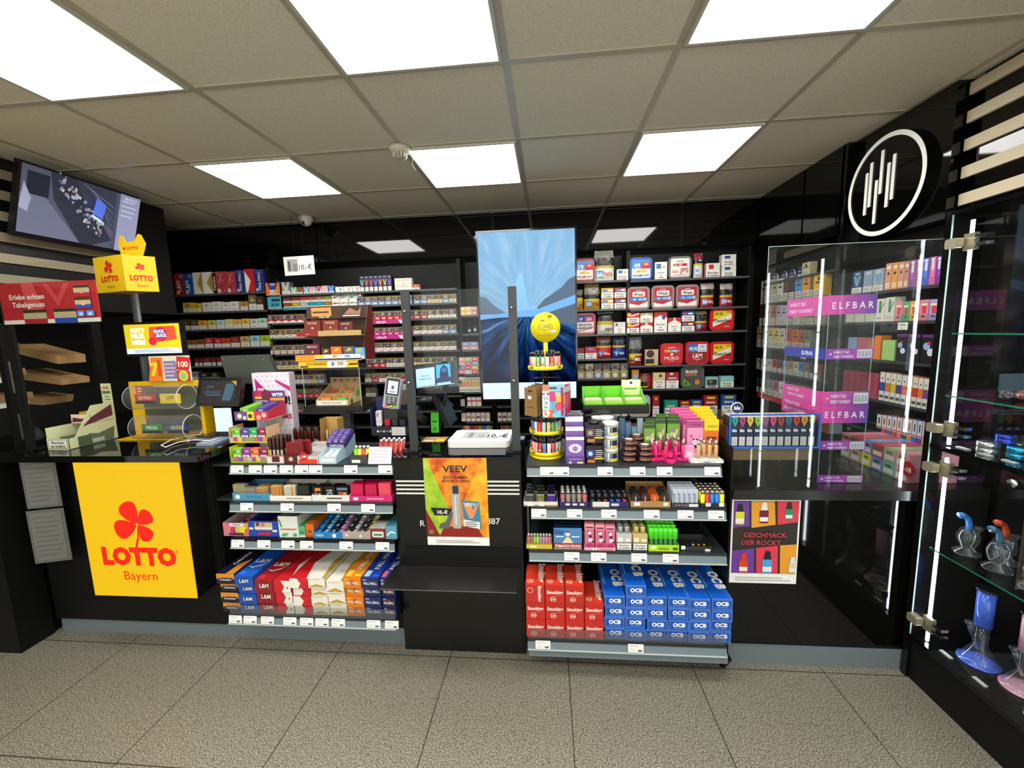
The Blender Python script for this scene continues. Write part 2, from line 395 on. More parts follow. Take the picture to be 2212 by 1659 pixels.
def lotto(f, red, word=True):
    clover(f, .53, .545, .18, red)
    f.t('LOTTO', .5, .25, .122, red, .07, wmax=.72, sx=1.35); f.t('\u00ae', .87, .335, .03, red, 0)
    if word: f.t('Bayern', .49, .13, .07, red if not isinstance(red, str) else '#B8420F', 0, wmax=.36)
pm = M().box(LX0, LX1, LY-.004, LY+.001, LZ0, LZ1, YEM); f = pm.front(LX0, LX1, LY-.004, LZ0, LZ1); lotto(f, REM)
obj('lit_panel', pm, t)
# left product shelf
t = thing('product_shelf', 'black shelf module with grey price rails left of the central column', 'shelf', (0, 0, 0))
SHL = []
sp = M().box(-1.655, -1.645, 1.80, 2.2, .086, .955, MATTE); obj('side_panel', sp, t)
obj('back_panel', M().box(-1.645, -.732, 2.19, 2.2, .14, .93, MATTE), t)
obj('base_box', M().box(-1.645, -.732, 1.82, 2.19, .086, .165, MATTE), t)
LR = [(1.79, (495, 1019), (850, 1038), .944, [498, 537, 570, 604, 637, 667, 743, 817]), (1.755, (495, 1095), (856, 1098), .768, [519, 606, 707, 780]),
      (1.745, (497, 1172), (861, 1182), .585, [500, 556, 608, 648, 733, 811]), (1.70, (491, 1325), (866, 1345), .218, [495, 527, 564, 612, 648, 681, 716, 792, 831])]
for k, (y, a, b, z, tg) in enumerate(LR):
    x0, x1 = at(*a, Y=y).x, min(at(*b, Y=y).x, -.733)
    obj('shelf_board', M().box(x0, x1, y+.004, 1.80, z-.012, z, SLATE if k != 2 else MATTE).box(-1.644, x1, 1.80, 2.185, z-.012, z, SLATE if k != 2 else MATTE), t); rail(t, y, x0, x1, z-.045, z-.002, tg); SHL.append((x0, x1, y, z))
# central column
t = thing('cash_desk_column', 'black central counter column with white stripes and a lower ledge', 'counter', (0, 0, 0))
CX0, CX1, CY = -.729, -.132, 1.785
cm = M().box(CX0, CX1, CY, 2.16, .0, .965, SATIN).box(CX0, CX1, CY-.001, 2.16, .965, .98, GLOSS)
obj('column_body', cm, t)
sm = M(); f = sm.front(CX0, CX1, CY-.0004, 0, .98); f.step = .0003
for k in range(4):
    z = .866-k*.0195
    f.r(.015, (z-.005)/.98, .985, (z+.0035)/.98, '#D9D7CE')
f.t('R', .21, .645/.98, .031, '#D9D7CE', .01); f.t('887', .775, .66/.98, .031, '#D9D7CE', .01)
obj('white_lettering', sm, t)
# ledge, and the painted dark of the hollow above it
lm = M(); z1 = .445
lm.box(CX0-.02, CX1-.02, 1.60, CY-.001, z1-.006, z1, mat('#1D1C1A', .35)).box(CX0-.02, CX1-.02, 1.599, 1.60, z1-.002, z1, GREY); lm.box(CX0+.006, CX1-.012, CY-.012, CY-.001, .03, z1-.006, SATIN)  # thin grey strip paints the highlight along the ledge's front edge
obj('ledge', lm, t)
obj('recess', M().box(CX0+.035, CX1-.006, CY-.003, CY-.001, .452, .545, MATTE), t)  # flat black plate, shade of the hollow put into its colour
# right product shelf
t = thing('product_shelf', 'black shelf module with grey price rails right of the central column', 'shelf', (0, 0, 0))
obj('side_panel', M().box(.785, .791, 1.79, 2.35, .0, 1.02, MATTE), t)
obj('back_panel', M().box(-.125, .785, 2.24, 2.25, .06, .93, MATTE), t)
obj('leg', M().prism([(0, 0), (.10, 0), (.10, .09), (-.06, .09)], (.758, 1.752, .0), (0, 1, 0), (0, 0, 1), -.02, MATTE), t)
RR = [(1.77, (1138, 1022), (1560, 1022), .945, [1167, 1197, 1291, 1361, 1419, 1522]), (1.73, (1147, 1105), (1570, 1108), .765, [1148, 1225, 1299, 1391, 1464, 1530]),
      (1.70, (1143, 1195), (1571, 1205), .58, [1219, 1277, 1364, 1432]), (1.66, (1140, 1392), (1571, 1405), .18, [1157, 1357])]
SHR = []
for k, (y, a, b, z, tg) in enumerate(RR):
    x0, x1 = at(*a, Y=y).x, at(*b, Y=y).x
    obj('shelf_board', M().box(x0, x1, y+.004, 2.235, z-.012, z, SLATE), t); rail(t, y, x0, x1, z-.047, z-.002, tg); SHR.append((x0, x1, y, z))
obj('kick_plate', M().box(-.11, .755, 1.68, 1.70, .082, .125, RAILC), t)
# right counter with low top
t = thing('right_counter', 'low black counter on the right with a satin front and dark glossy side', 'counter', (0, 0, 0))
obj('worktop', M().box(.792, 1.60, 1.775, 2.30, .79, .832, mat('#1B1A17', .25)), t)
obj('counter_front', M().box(.792, 1.60, 1.80, 1.82, .086, .79, GLOSS), t)
obj('counter_back', M().box(.792, 1.60, 2.27, 2.29, .0, .79, MATTE), t)
# ---- back racks
RACKB = 3.40
def rack(label, x0, x1, rows, y=RACKB, dep=.22, zt=2.15, zb=.35, name='wall_rack', lipc=None):
    t = thing(name, label, 'shelf rack', (0, 0, 0))
    obj('back_board', M().box(x0, x1, y+dep+.01, y+dep+.02, zb, zt, MATTE), t)
    for x in (x0, x1-.012): obj('upright', M().box(x, x+.012, y+.02, y+dep+.01, 0, zt, MATTE), t)
    for z in rows: obj('shelf_board', M().box(x0+.013, x1-.013, y-.004, y+dep, z-.014, z, DARK).box(x0+.013, x1-.013, y-.008, y-.005, z-.014, z+.002, lipc or mat('#4A4B4C', .3)), t)
    return t
def zrow(px, py, Y=RACKB): return at(px, py, Y=Y).z
X1 = at(585, 700, Y=RACKB).x; X0 = at(352, 700, Y=RACKB).x; X2 = at(994, 700, Y=RACKB).x; X3 = at(1062, 800, Y=RACKB).x
X4 = at(1357, 700, Y=RACKB).x; X5 = at(1600, 650, Y=RACKB).x; X35 = at(1112, 700, Y=RACKB).x
ZL = [zrow(480, y) for y in (634, 673, 711, 751, 790, 822)]
rack('black back-wall rack at the far left with small cigar packs', X0, X1, ZL)
ZM = [zrow(740, y) for y in (632, 662, 694, 727, 762, 795, 827, 858, 890, 922)]
rack('black back-wall rack left of the big blue screen, full of cigarette packs', X1+.002, X2, ZM)
ZC = [zrow(1020, y) for y in (681, 721, 756, 808, 847, 878, 911, 936)]
rack('narrow black rack beside the big blue screen with mixed boxes', X2+.002, X35, ZC)
ZR1 = [zrow(1300, y) for y in (607, 668, 722, 775, 818, 900, 935)]
rack('black rack right of the big blue screen with pouches and tubs', X35+.002, X4, ZR1)
ZR2 = [zrow(1470, y) for y in (602, 666, 717, 788, 839, 900)]
rack('black rack in the back right corner with red tobacco tubs', X4+.002, X5+.07, ZR2)
# dark back-left rack with pale shelf edges
PALE = mat('#77736A', .5)
XA, XB = at(150, 700, Y=RACKB).x, X0-.01
t = thing('wall_rack', 'dark rack in the back left corner with pale shelf edges', 'shelf rack')
obj('back_board', M().box(-3.6, XB, 3.62, 3.63, .35, 2.15, MATTE), t)
for px0, px1, py in ((205, 262, 717), (205, 264, 752), (208, 290, 786), (210, 330, 655), (212, 330, 685)):
    z = at(px0+25, py, Y=RACKB).z; obj('shelf_board', M().box(-3.6, XB-.005, RACKB, 3.62, z-.012, z, DARK).box(-3.6, XB-.3, RACKB-.004, RACKB-.001, z-.01, z+.002, PALE), t)
# right wall racks (face -X)
RX = 1.75
def siderack(label, y0, y1, rows, top, zb=0):
    t = thing('wall_rack', label, 'shelf rack')
    obj('back_board', M().box(1.83, 1.84, y0, y1, max(zb, .3), top, MATTE), t)
    for y in (y0, y1-.012): obj('upright', M().box(RX+.0, 1.83, y, y+.012, zb, top, MATTE), t)
    for z in rows: obj('shelf_board', M().box(RX-.002, 1.83, y0+.013, y1-.013, z-.012, z, DARK).box(RX-.005, RX-.003, y0+.013, y1-.013, z-.012, z+.003, mat('#3A3C3D', .3)), t)
ZA = [1.862, 1.705, 1.53, 1.355, 1.172, .98]
siderack('black rack on the far right wall with cigarillo packs', 2.66, 3.55, ZA, 1.98)
ZB = [1.697, 1.536, 1.337, 1.125, .952]
siderack('black rack on the near right wall with colourful vape boxes', 2.0, 2.64, ZB, 1.975, .84)
# ---- right-hand glass showcase
t = thing('glass_showcase', 'tall glass showcase on the right with bright LED strips and glass shelves', 'showcase')
VY0, VY1, VX = .42, 1.745, 1.53
obj('plinth', M().box(VX+.01, 1.82, VY0, VY1, 0, .185, MATTE), t)
obj('base_board', M().box(VX, 1.82, VY0, VY1, .186, .205, GLOSS), t)
obj('back_panel', M().box(1.805, 1.82, VY0, VY1, .206, 1.93, GLOSS), t)
obj('corner_post', M().box(VX+.0, VX+.05, VY1+.001, VY1+.03, 0, 1.95, BLACK), t)
CL2 = sheet((.97, .985, .98), .7); CL2.name = 'showcase_glass'
obj('glass_pane', M().box(VX-.003, VX, 1.10, VY1, 1.05, 1.93, CL2, side=CL2), t)
obj('glass_pane', M().box(VX-.003, VX, 1.10, VY1, .207, 1.03, CL2), t)
obj('glass_pane', M().box(VX-.003, VX, VY0, 1.097, .207, 1.93, CL2), t)
obj('glass_edge', M().box(VX-.0035, VX+.0015, VY1-.002, VY1, .207, 1.93, mat('#7FA395', .2)), t)
for z, mm in ((1.49, 0), (1.25, 0), (.62, 0)):
    obj('glass_shelf', M().box(VX+.012, 1.80, VY0, VY1-.03, z-.006, z, CL2).box(VX+.011, VX+.012, VY0, VY1-.03, z-.006, z, GEDGE), t)
obj('middle_board', M().box(VX-.002, 1.80, VY0, VY1, 1.031, 1.049, GLOSS), t)
obj('top_board', M().box(VX, 1.82, VY0, VY1, 1.931, 1.945, BLACK), t)
LED = mat('#F4F8FF', .3, 0, 26); TUBE = mat('#C9CED2', .3, .3)
for y in (1.70, 1.07, .50):
    obj('led_strip', M().box(VX+.025, VX+.033, y-.004, y+.004, .21, 1.0, LED).box(VX+.025, VX+.033, y-.004, y+.004, 1.055, 1.90, LED), t)
GOLD = mat('#B9AE94', .3, .6)
for z in (1.82, 1.12, .96, .30):
    hm = M().rbox(VX-.03, VX-.004, 1.69, 1.735, z-.018, z+.018, GOLD, .008, 'x').box(VX+.003, VX+.02, 1.66, 1.70, z-.03, z+.03, GOLD).box(VX+.003, VX+.03, 1.62, 1.66, z-.02, z-.008, CHROME).box(VX+.003, VX+.03, 1.62, 1.66, z+.008, z+.02, CHROME)
    obj('hinge', hm, t)
obj('lock', M().cyl((VX-.004, 1.43, 1.0), (VX-.018, 1.43, 1.0), .014, CHROME), t)
# mounted clear panes
t = thing('sneeze_guard', 'clear acrylic screen between two black posts on the central column', 'protective screen')
for px in (885, 1111):
    X = at(px, 800, Y=1.87).x; obj('post', M().box(X-.019, X+.019, 1.86, 1.88, .981, 1.745, mat('#2A2C2B', .4)).box(X-.05, X+.02, 1.84, 1.93, .981, .987, MATTE), t)
    sm = M()
    for z in (1.65, 1.32): sm.cyl((X-.003, 1.86, z), (X-.003, 1.850, z), .006, CHROME)
    obj('screw', sm, t)
XG0, XG1 = at(895, 700, Y=1.87).x, at(1103, 700, Y=1.87).x
obj('clear_sheet', M().box(XG0, XG1, 1.868, 1.872, 1.265, 1.742, CASE), t)
t = thing('sneeze_guard', 'clear acrylic screen standing on the low right counter', 'protective screen')
obj('clear_sheet', M().box(.90, 1.548, 1.796, 1.80, .8325, 1.853, PANE).box(.899, .9, 1.796, 1.80, .8325, 1.853, EDGE).box(.90, 1.548, 1.796, 1.80, 1.853, 1.855, EDGE), t)
# ---- left tower block by the wall
t = thing('cigar_humidor', 'tall dark humidor cabinet with sloping wooden shelves at the left edge', 'cabinet')
obj('cabinet_body', M().box(-3.64, -2.685, 1.655, 1.80, 0, 1.0, MATTE).box(-3.64, -2.70, 1.80, 3.3, 0, .95, MATTE), t)
for a in ((-2.72, -2.69, 1.655, 1.70), (-2.72, -2.69, 1.80, 1.84), (-2.72, -2.69, 2.22, 2.27)): obj('frame_post', M().box(*a, 1.0, 1.75, MATTE), t)
obj('frame_rail', M().box(-2.72, -2.69, 1.70, 2.22, 1.66, 1.75, MATTE), t)
WOOD = mat('#B08A5C', .5); WOOD2 = mat('#8F7048', .5)
def plank(nm, pts, Y, m):
    P = [at(x, y, Y=Y) for x, y in pts]; o_ = P[0]; obj(nm, M().prism([(p.x-o_.x, p.z-o_.z) for p in P][::-1], o_, (1, 0, 0), (0, 0, 1), -.15, m), t)
for q in (((94, 742), (184, 765), (186, 782), (96, 759)), ((102, 795), (193, 813), (194, 825), (105, 813)), ((112, 847), (160, 852), (157, 866), (114, 863))): plank('wooden_shelf', q, 2.3, WOOD)
for x, y in ((2, 741), (14, 795), (30, 846)): plank('wooden_drawer', ((x-12, y), (x+40, y), (x+44, y+14), (x-10, y+14)), 2.0, WOOD2); plank('drawer_label', ((x+2, y+14), (x+31, y+14), (x+33, y+28), (x+4, y+29)), 1.98, PAPER)
obj('door_handle', M().box(-2.69, -2.685, 1.815, 1.822, 1.31, 1.47, ALU), t)
obj('door_handle', M().box(-2.69, -2.685, 1.815, 1.822, 1.07, 1.2, ALU), t)
# ================================================================ printed goods for the racks
def shade(h, k):
    h = h.lstrip('#'); return '#' + ''.join('%02X' % max(0, min(255, int(int(h[i:i+2], 16)*k))) for i in (0, 2, 4))
PH = ['#6E4B3C', '#8C8078', '#3C3A44', '#A88570', '#5C4A48', '#9AA0AA', '#7A3A30', '#C2A48A']
def warn_photo(f, v0, v1, seed, cream='#B8AFA0'):
    "health-warning photograph: dull ground with a soft figure, yellow line, black text band"
    rn = random.Random(seed)
    f.r(0, v0, 1, v1, rn.choice(['#57504C', '#6B645E', '#4A4A50', '#7B7064', '#3F3B3A', cream]))
    f.c(.3+.4*rn.random(), v0+(v1-v0)*.45, .26, rn.choice(PH), 10); f.c(.4+.3*rn.random(), v0+(v1-v0)*.5, .14, rn.choice(PH), 9)
def s_warn(brand, stripe='#D8C23A', seed=0):
    def g(f):
        warn_photo(f, .4, .88, seed); f.r(0, .88, 1, 1, '#1E1C1B'); f.r(.0, .84, 1, .885, stripe); f.r(0, .4, .42, .58, '#22201F'); f.bars(.05, .38, .42, .56, 2, '#C8C4BC')
        f.r(0, 0, 1, .4, '#DAD5C8'); brand(f)
    return g
def b_chev(col):
    def g(f): f.p([(0, .4), (0, .28), (.5, .4)], col); f.p([(1, .4), (.5, .4), (1, .28)], col); f.r(.3, .1, .7, .16, '#55504A')
    return g
def b_chevup(col):
    def g(f): f.r(0, 0, 1, .4, col); f.p([(0, .02), (1, .02), (1, .16), (.5, .33), (0, .16)], '#E6E1D6')
    return g
def b_dot(col, ring='#E9E4DA', base=None):
    def g(f):
        if base: f.r(0, 0, 1, .4, base)
        f.c(.5, .18, .27, ring); f.c(.5, .18, .2, col); f.r(.3, .16, .7, .2, '#EEEAE0')
    return g
def b_flat(col, ink='#EDE8DE'):
    def g(f): f.r(0, 0, 1, .4, col); f.r(.2, .16, .8, .25, ink); f.r(.35, .07, .65, .1, ink)
    return g
def b_pink():
    def g(f): f.r(0, 0, 1, .38, '#E5DCD8'); f.r(.5, .06, .9, .2, '#D88A90'); f.r(.08, .2, .4, .32, '#B9B2AA')
    return g
def s_pack(top, ink='#2A2420', logo=None, cut=.42, band=None):
    "carton pack: brand colour above, black-framed warning below"
    def g(f):
        f.r(0, cut, 1, 1, top)
        if band: f.r(0, .86, 1, 1, band)
        if logo: f.t(logo, .5, .62, .13, ink, .03, wmax=.82)
        else: f.r(.22, .64, .78, .7, ink); f.r(.32, .57, .68, .6, ink); f.c(.5, .82, .07, ink, 8)
        f.r(0, 0, 1, cut, '#E4E1D8'); f.r(.06, .04, .94, cut-.03, '#2B2926'); f.r(.085, .055, .915, cut-.045, '#EFECE5'); f.bars(.16, .84, .08, cut-.08, 3, '#5B5853', .4, False)
    return g
def s_rauchen(top, inner=None, cut=.5, three=False):
    def g(f):
        f.r(0, cut, 1, 1, top)
        if inner: inner(f)
        f.r(0, 0, 1, cut, '#ECE9E1')
        if three: f.t('Rauchen', .5, .36, .085, '#1A1918', .02, wmax=.9); f.t('ist', .5, .22, .085, '#1A1918', .02); f.t('t\u00f6dlich', .5, .08, .085, '#1A1918', .02, wmax=.8)
        else: f.t('Rauchen', .5, cut*.56, .15, '#1A1918', .03, wmax=.88); f.t('ist t\u00f6dlich', .5, cut*.16, .14, '#1A1918', .03, wmax=.92)
    return g
def s_carton(kind):
    def g(f):
        if kind in ('lmr', 'lmb'):
            c = '#B51E2A' if kind == 'lmr' else '#1557B0'
            f.r(0, 0, 1, 1, c); f.t('L&M', .62, .42, .2, '#F0EEE8', .02, rot=PI/2, wmax=2); f.r(.15, .05, .45, .17, '#D8C8BC'); f.r(.6, .8, .95, .95, '#8A93B8')
        if kind == 'gold': f.r(0, 0, 1, 1, '#ECE7DA'); f.p([(1, .02), (1, .98), (.42, .5)], '#B9953F'); f.p([(1, .14), (1, .84), (.7, .5)], '#A88334')
        if kind == 'col': f.r(0, 0, 1, 1, '#1C1A24'); f.t('Columbus', .75, .5, .12, '#E6E2DA', .02, rot=PI/2)
        if kind == 'wrap':
            f.r(0, 0, 1, 1, '#B03A44'); rn = random.Random(3)
            for i in range(16):
                u, v = rn.random()*.8, rn.random()*.9; f.p([(u, v), (u+.12, v+.03), (u+.2, v+.09), (u+.05, v+.06)], rn.choice(['#D98A90', '#E7B6B6', '#8E2430']))
            f.r(.1, .05, .4, .22, '#D9C9C4')
        if kind in ('pm', 'pm2'): f.r(0, 0, 1, 1, '#24306E'); f.t('PALL MALL', .62, .5, .12, '#DFE3EE', .02, rot=PI/2); f.r(.1, .05, .3, .18, '#C9CDDA'); f.r(.1, .85, .9, .97, '#3B4A90')
        if kind == 'marl': f.r(0, 0, 1, 1, '#E9E4DA'); f.p([(.95, .0), (.2, 0), (.62, .5), (0, .95), (0, 1), (1, 1), (1, 0)], '#C41E25'); f.p([(0, .05), (.55, .48), (0, .8)], '#EEEAE2')
        if kind == 'pmdark': f.r(0, 0, 1, 1, '#1B2148'); f.r(.3, .1, .6, .3, '#A9AFC6'); f.r(.3, .7, .7, .9, '#5B6390')
    return g
_me = {}
def packdata(key, w, d, h, body, paint, name, topc=None, ptop=None):
    k = (key, round(w*500), round(d*200), round(h*500))
    if k in _me: return _me[k]
    m = M().box(-w/2, w/2, -d/2, d/2, 0, h, mat(body, .4), top=mat(topc or body, .4))
    f = m.front(-w/2, w/2, -d/2, 0, h); f.step = .0003
    if paint: paint(f)
    if ptop: f = Face(m, (-w/2, -d/2, h), (1, 0, 0), (0, 1, 0), w, d); f.step = .0003; ptop(f)
    _me[k] = m.data(name); return _me[k]
def gd(s): return max(.3, s)
def put(name, cat, label, group, key, paint, body, px0, px1, py0, py1, Y, zbase=None, d=.05, X=None, gap=.0008, topc=None, ptop=None, dx=0, dy=0, rz=0, exact=False):
    "stand a printed box on a shelf: its front spans the given pixels on the plane Y= (facing the shop) or X= (right wall)"
    yc, xc = (py0+py1)/2, (px0+px1)/2
    if X is None:
        a, b = at(px0, yc, Y=Y), at(px1, yc, Y=Y); z0 = at(xc, py1, Y=Y).z if zbase is None else zbase; h = at(xc, py0, Y=Y).z-(z0 if exact else at(xc, py1, Y=Y).z)
        w_ = b.x-a.x-gap; me = packdata(key, w_, d, h, body, paint, name, topc, ptop)
        o = obj(name, me, None, ((a.x+b.x)/2+dx, Y+d/2+dy, z0+.0005), rz)
    else:
        a, b = at(px0, yc, X=X), at(px1, yc, X=X); z0 = at(xc, py1, X=X).z if zbase is None else zbase; h = at(xc, py0, X=X).z-at(xc, py1, X=X).z
        w_ = a.y-b.y-gap; me = packdata(key, w_, d, h, body, paint, name, topc)
        o = obj(name, me, None, (X+d/2, (a.y+b.y)/2, z0+.0005), -PI/2)
    return tag(o, label, cat, group)
BY = RACKB+.012
CN = {}
def row(items, z, Y, name, cat, what, where, group, d=.05, X=None, start=0):
    "items: (px0, px1, py0, py1, colour word, key, paint, body)"
    for i, it in enumerate(items):
        x0, x1, y0, y1, cw, key, pt, body = it[:8]
        put(name, cat, '%s %s, %s from left %s' % (cw, what, ORD[i+start], where), group, key, pt, body, x0, x1, y0, y1, Y, z, d, X)
# ---- far-left rack
g = 'cartons standing on the top shelf, far left'
its = [(377, 397, 589, 636, 'red lettered', 'lmr', s_carton('lmr'), '#B51E2A'), (397, 416, 589, 635, 'blue lettered', 'lmb', s_carton('lmb'), '#1557B0'), (417, 436, 586, 634, 'white and gold', 'gold', s_carton('gold'), '#B9953F'),
 (437, 459, 586, 634, 'second white and gold', 'gold', s_carton('gold'), '#B9953F'), (460, 467, 588, 633, 'narrow black', 'col', s_carton('col'), '#1C1A24'), (467, 489, 585, 633, 'red film-wrapped', 'wrap', s_carton('wrap'), '#B03A44'),
 (489, 509, 585, 632, 'second red film-wrapped', 'wrap', s_carton('wrap'), '#B03A44'), (509, 528, 581, 631, 'dark blue', 'pm', s_carton('pm'), '#24306E'), (529, 549, 579, 630, 'red and white', 'marl', s_carton('marl'), '#C41E25'), (550, 570, 581, 630, 'rear dark blue', 'pm2', s_carton('pm2'), '#24306E')]
row(its, ZL[0], BY, 'cigarette_carton', 'cigarette carton', 'carton', 'on the far-left top shelf', g, .12)
tall = lambda: None
Y_, W_ = '#D9B81E', '#DDD8CE'
R1 = [(395, 416, 651, 673, 'yellow', 'y1', s_pack('#D6B41C'), '#C9AE2A'), (417, 433, 653, 673, 'smaller yellow', 'y2', s_pack('#DDBC20'), '#C9AE2A'), (437, 456, 650, 671, 'white', 'w1', s_pack('#DDD8CE', '#8A5A50'), '#CFCBC0'), (458, 477, 649, 671, 'white', 'w1', s_pack('#DDD8CE', '#8A5A50'), '#CFCBC0'),
 (479, 496, 650, 670, 'white', 'w1', s_pack('#DDD8CE', '#8A5A50'), '#CFCBC0'), (497, 514, 649, 670, 'glossy white', 'w1', s_pack('#DDD8CE', '#8A5A50'), '#CFCBC0'), (519, 535, 648, 669, 'brown-topped gold', 'g1', s_pack('#C08F2A', band='#7A6A4A'), '#8C7440'), (537, 553, 634, 668, 'tall bronze', 'br', s_pack('#6E5C44', '#D8C890'), '#5A4A38'), (554, 568, 637, 667, 'tall dark brown', 'db', s_pack('#3C2A22', '#8A6A58'), '#3C2A22')]
row(R1, ZL[1], BY, 'cigarillo_pack', 'cigarillo pack', 'pack', 'on the second far-left shelf', 'cigarillo packs on the second far-left shelf')
R2 = [(392, 410, 688, 712, 'dark brown', 'a', s_pack('#4A3212', '#A08030'), '#4A3212'), (412, 428, 690, 712, 'dark green', 'b', s_pack('#3C421F', '#8A8450'), '#3C421F'), (429, 447, 692, 712, 'orange', 'c', s_pack('#E0962A'), '#C98A28'), (450, 466, 691, 711, 'yellow-green', 'd', s_pack('#B9B84A'), '#A9A844'), (468, 485, 691, 711, 'pale blue', 'e', s_pack('#A9C8CC', '#6A8088'), '#9AB8BC'),
 (487, 503, 690, 711, 'pale yellow', 'f', s_pack('#DCC576', '#A88838'), '#CDB86A'), (505, 521, 690, 710, 'apricot', 'g', s_pack('#D9A860', '#9A5A20'), '#C99A58'), (523, 539, 689, 710, 'yellow feathered', 'h', s_pack('#DDB13A'), '#CDA236'), (541, 557, 689, 709, 'pale grey feathered', 'i', s_pack('#C6C6BC'), '#B8B8AE'), (558, 576, 688, 709, 'mint feathered', 'j', s_pack('#A8C6B4'), '#98B6A4')]
row(R2, ZL[2], BY, 'cigarillo_pack', 'cigarillo pack', 'pack', 'on the third far-left shelf', 'cigarillo packs on the third far-left shelf')
R3 = [(404, 423, 735, 753, 'dull brown', 'k', s_pack('#8A5A1E'), '#7A5020'), (424, 441, 733, 752, 'brown', 'k2', s_pack('#7E4E1C'), '#7A5020'), (443, 460, 730, 752, 'crimson', 'l', s_pack('#A82A34', '#E0B0A0'), '#8E2430'), (463, 479, 731, 752, 'crimson with white corner', 'l2', s_pack('#A82230', '#E0B0A0'), '#8E2430'),
 (480, 497, 731, 751, 'orange-red', 'm', s_pack('#B4481E', '#5A1C10'), '#9A4020'), (499, 518, 728, 751, 'dark red', 'n', s_pack('#7C2A24', '#B07068'), '#6C2420'), (520, 539, 727, 750, 'ochre lettered', 'o', s_pack('#C49A50', '#3A2A18'), '#B08A48'), (541, 561, 726, 750, 'light blue lettered', 'p', s_pack('#8EB8C8', '#30444E'), '#7EA8B8'), (563, 582, 725, 749, 'lime lettered', 'q', s_pack('#9AB81E', '#3A4A10'), '#8AA81E')]
row(R3, ZL[3], BY, 'cigarillo_pack', 'cigarillo pack', 'pack', 'on the fourth far-left shelf', 'cigarillo packs on the fourth far-left shelf')
R4 = [(421, 429, 775, 792, 'narrow dark red', 'r', s_pack('#5E1A18', '#9A5048'), '#4E1614'), (431, 438, 775, 792, 'narrow dark red', 'r', s_pack('#5E1A18', '#9A5048'), '#4E1614'), (440, 456, 773, 791, 'wide dark red', 's', s_pack('#641C1A', '#9A5048'), '#4E1614'), (458, 466, 773, 791, 'narrow dark red', 'r', s_pack('#5E1A18', '#9A5048'), '#4E1614'), (469, 479, 772, 790, 'dark red', 'r', s_pack('#5E1A18', '#9A5048'), '#4E1614')]
row(R4, ZL[4], BY, 'cigarillo_pack', 'cigarillo pack', 'pack', 'on the fifth far-left shelf', 'dark red packs on the fifth far-left shelf')
R5 = [(416, 427, 802, 822, 'grey', 'gr', s_pack('#8C8C8A'), '#7A7A78'), (430, 452, 803, 821, 'black and gold', 'bk', s_pack('#1E1A16', '#B89A40'), '#1E1A16'), (454, 474, 803, 821, 'black and gold', 'bk', s_pack('#1E1A16', '#B89A40'), '#1E1A16')]
row(R5, ZL[5], BY, 'cigarillo_pack', 'cigarillo pack', 'pack', 'on the lowest visible far-left shelf', 'packs low on the far-left rack')
# ---- middle rack, row 0
for i in range(5):
    put('cigarette_carton', 'cigarette carton', 'dark navy carton with white letters, %s behind the orange vape sign' % ORD[i], 'navy cartons in a receding line', 'pmdark', s_carton('pmdark'), '#181C3C', 574+i*8.2, 581.5+i*8.2, 583+i*4, 629, BY+.055+.02*i, ZM[0], .018)
def veev(c1, c2, dark=False):
    def g(f): f.r(0, 0, 1, 1, c1); f.p([(0, 1), (.28, 1), (.5, .55), (.72, 1), (1, 1), (.65, .3), (.35, .3)], c2); f.r(0, 0, 1, .3, '#E3E0D8'); f.bars(.1, .9, .05, .26, 3, '#7A7670', .35); f.t('VEEV', .5, .82, .12, '#EEF0F2' if dark else '#40506A', .01, wmax=.8)
    return g
sg = M().box(-.062, .062, 0, .004, 0, .105, mat('#E07A1E')); f = sg.front(-.062, .062, 0, 0, .105); f.p([(.12, 1), (.88, 1), (.7, .35), (.3, .35)], '#4A3A78'); f.t('VEEV', .5, .78, .15, '#F1EDF6', .02); f.r(.25, .12, .75, .42, '#EFEAE0'); f.t('11,95', .5, .17, .2, '#15130F', .03); f.r(0, 0, 1, .06, '#D8D3C8')
def sign_at(name, m, px, py, Y, z, label, cat): 
    a = at(px, py, Y=Y); return tag(obj(name, m, None, (a.x, Y, z+.0005)), label, cat)
sign_at('price_sign', sg, 590, 634, RACKB-.004, ZM[0], 'small orange vape price sign reading 11,95 on the middle rack', 'sign')
cols = [('#8A8D88', '#C9CCCA', 'tall grey', 608, 626, 604), ('#7FC0A4', '#BFE4D2', 'mint', 628, 640, 615), ('#A8792C', '#7A5418', 'golden brown', 641, 653, 615), ('#7C86C4', '#C7CBE6', 'lilac', 655, 667, 614), ('#D9D6E2', '#F09A7C', 'salmon and white', 668, 680, 614), ('#B9C6E0', '#C8202E', 'red and white', 682, 694, 613), ('#D9D6E2', '#F09A7C', 'salmon and blue', 695, 707, 612), ('#3C66B8', '#7FA0DC', 'blue', 709, 721, 612)]
row([(a, b, c, 632-(a-600)*.035, cw, 'vv%s' % c1, veev(c1, c2), c1) for c1, c2, cw, a, b, c in cols], ZM[0], BY, 'vape_pod_pack', 'vape pod pack', 'pack', 'beside the orange vape sign', 'vape pod packs on the middle top shelf')
zz = at(750, 627, Y=BY).z-at(750, 614, Y=BY).z
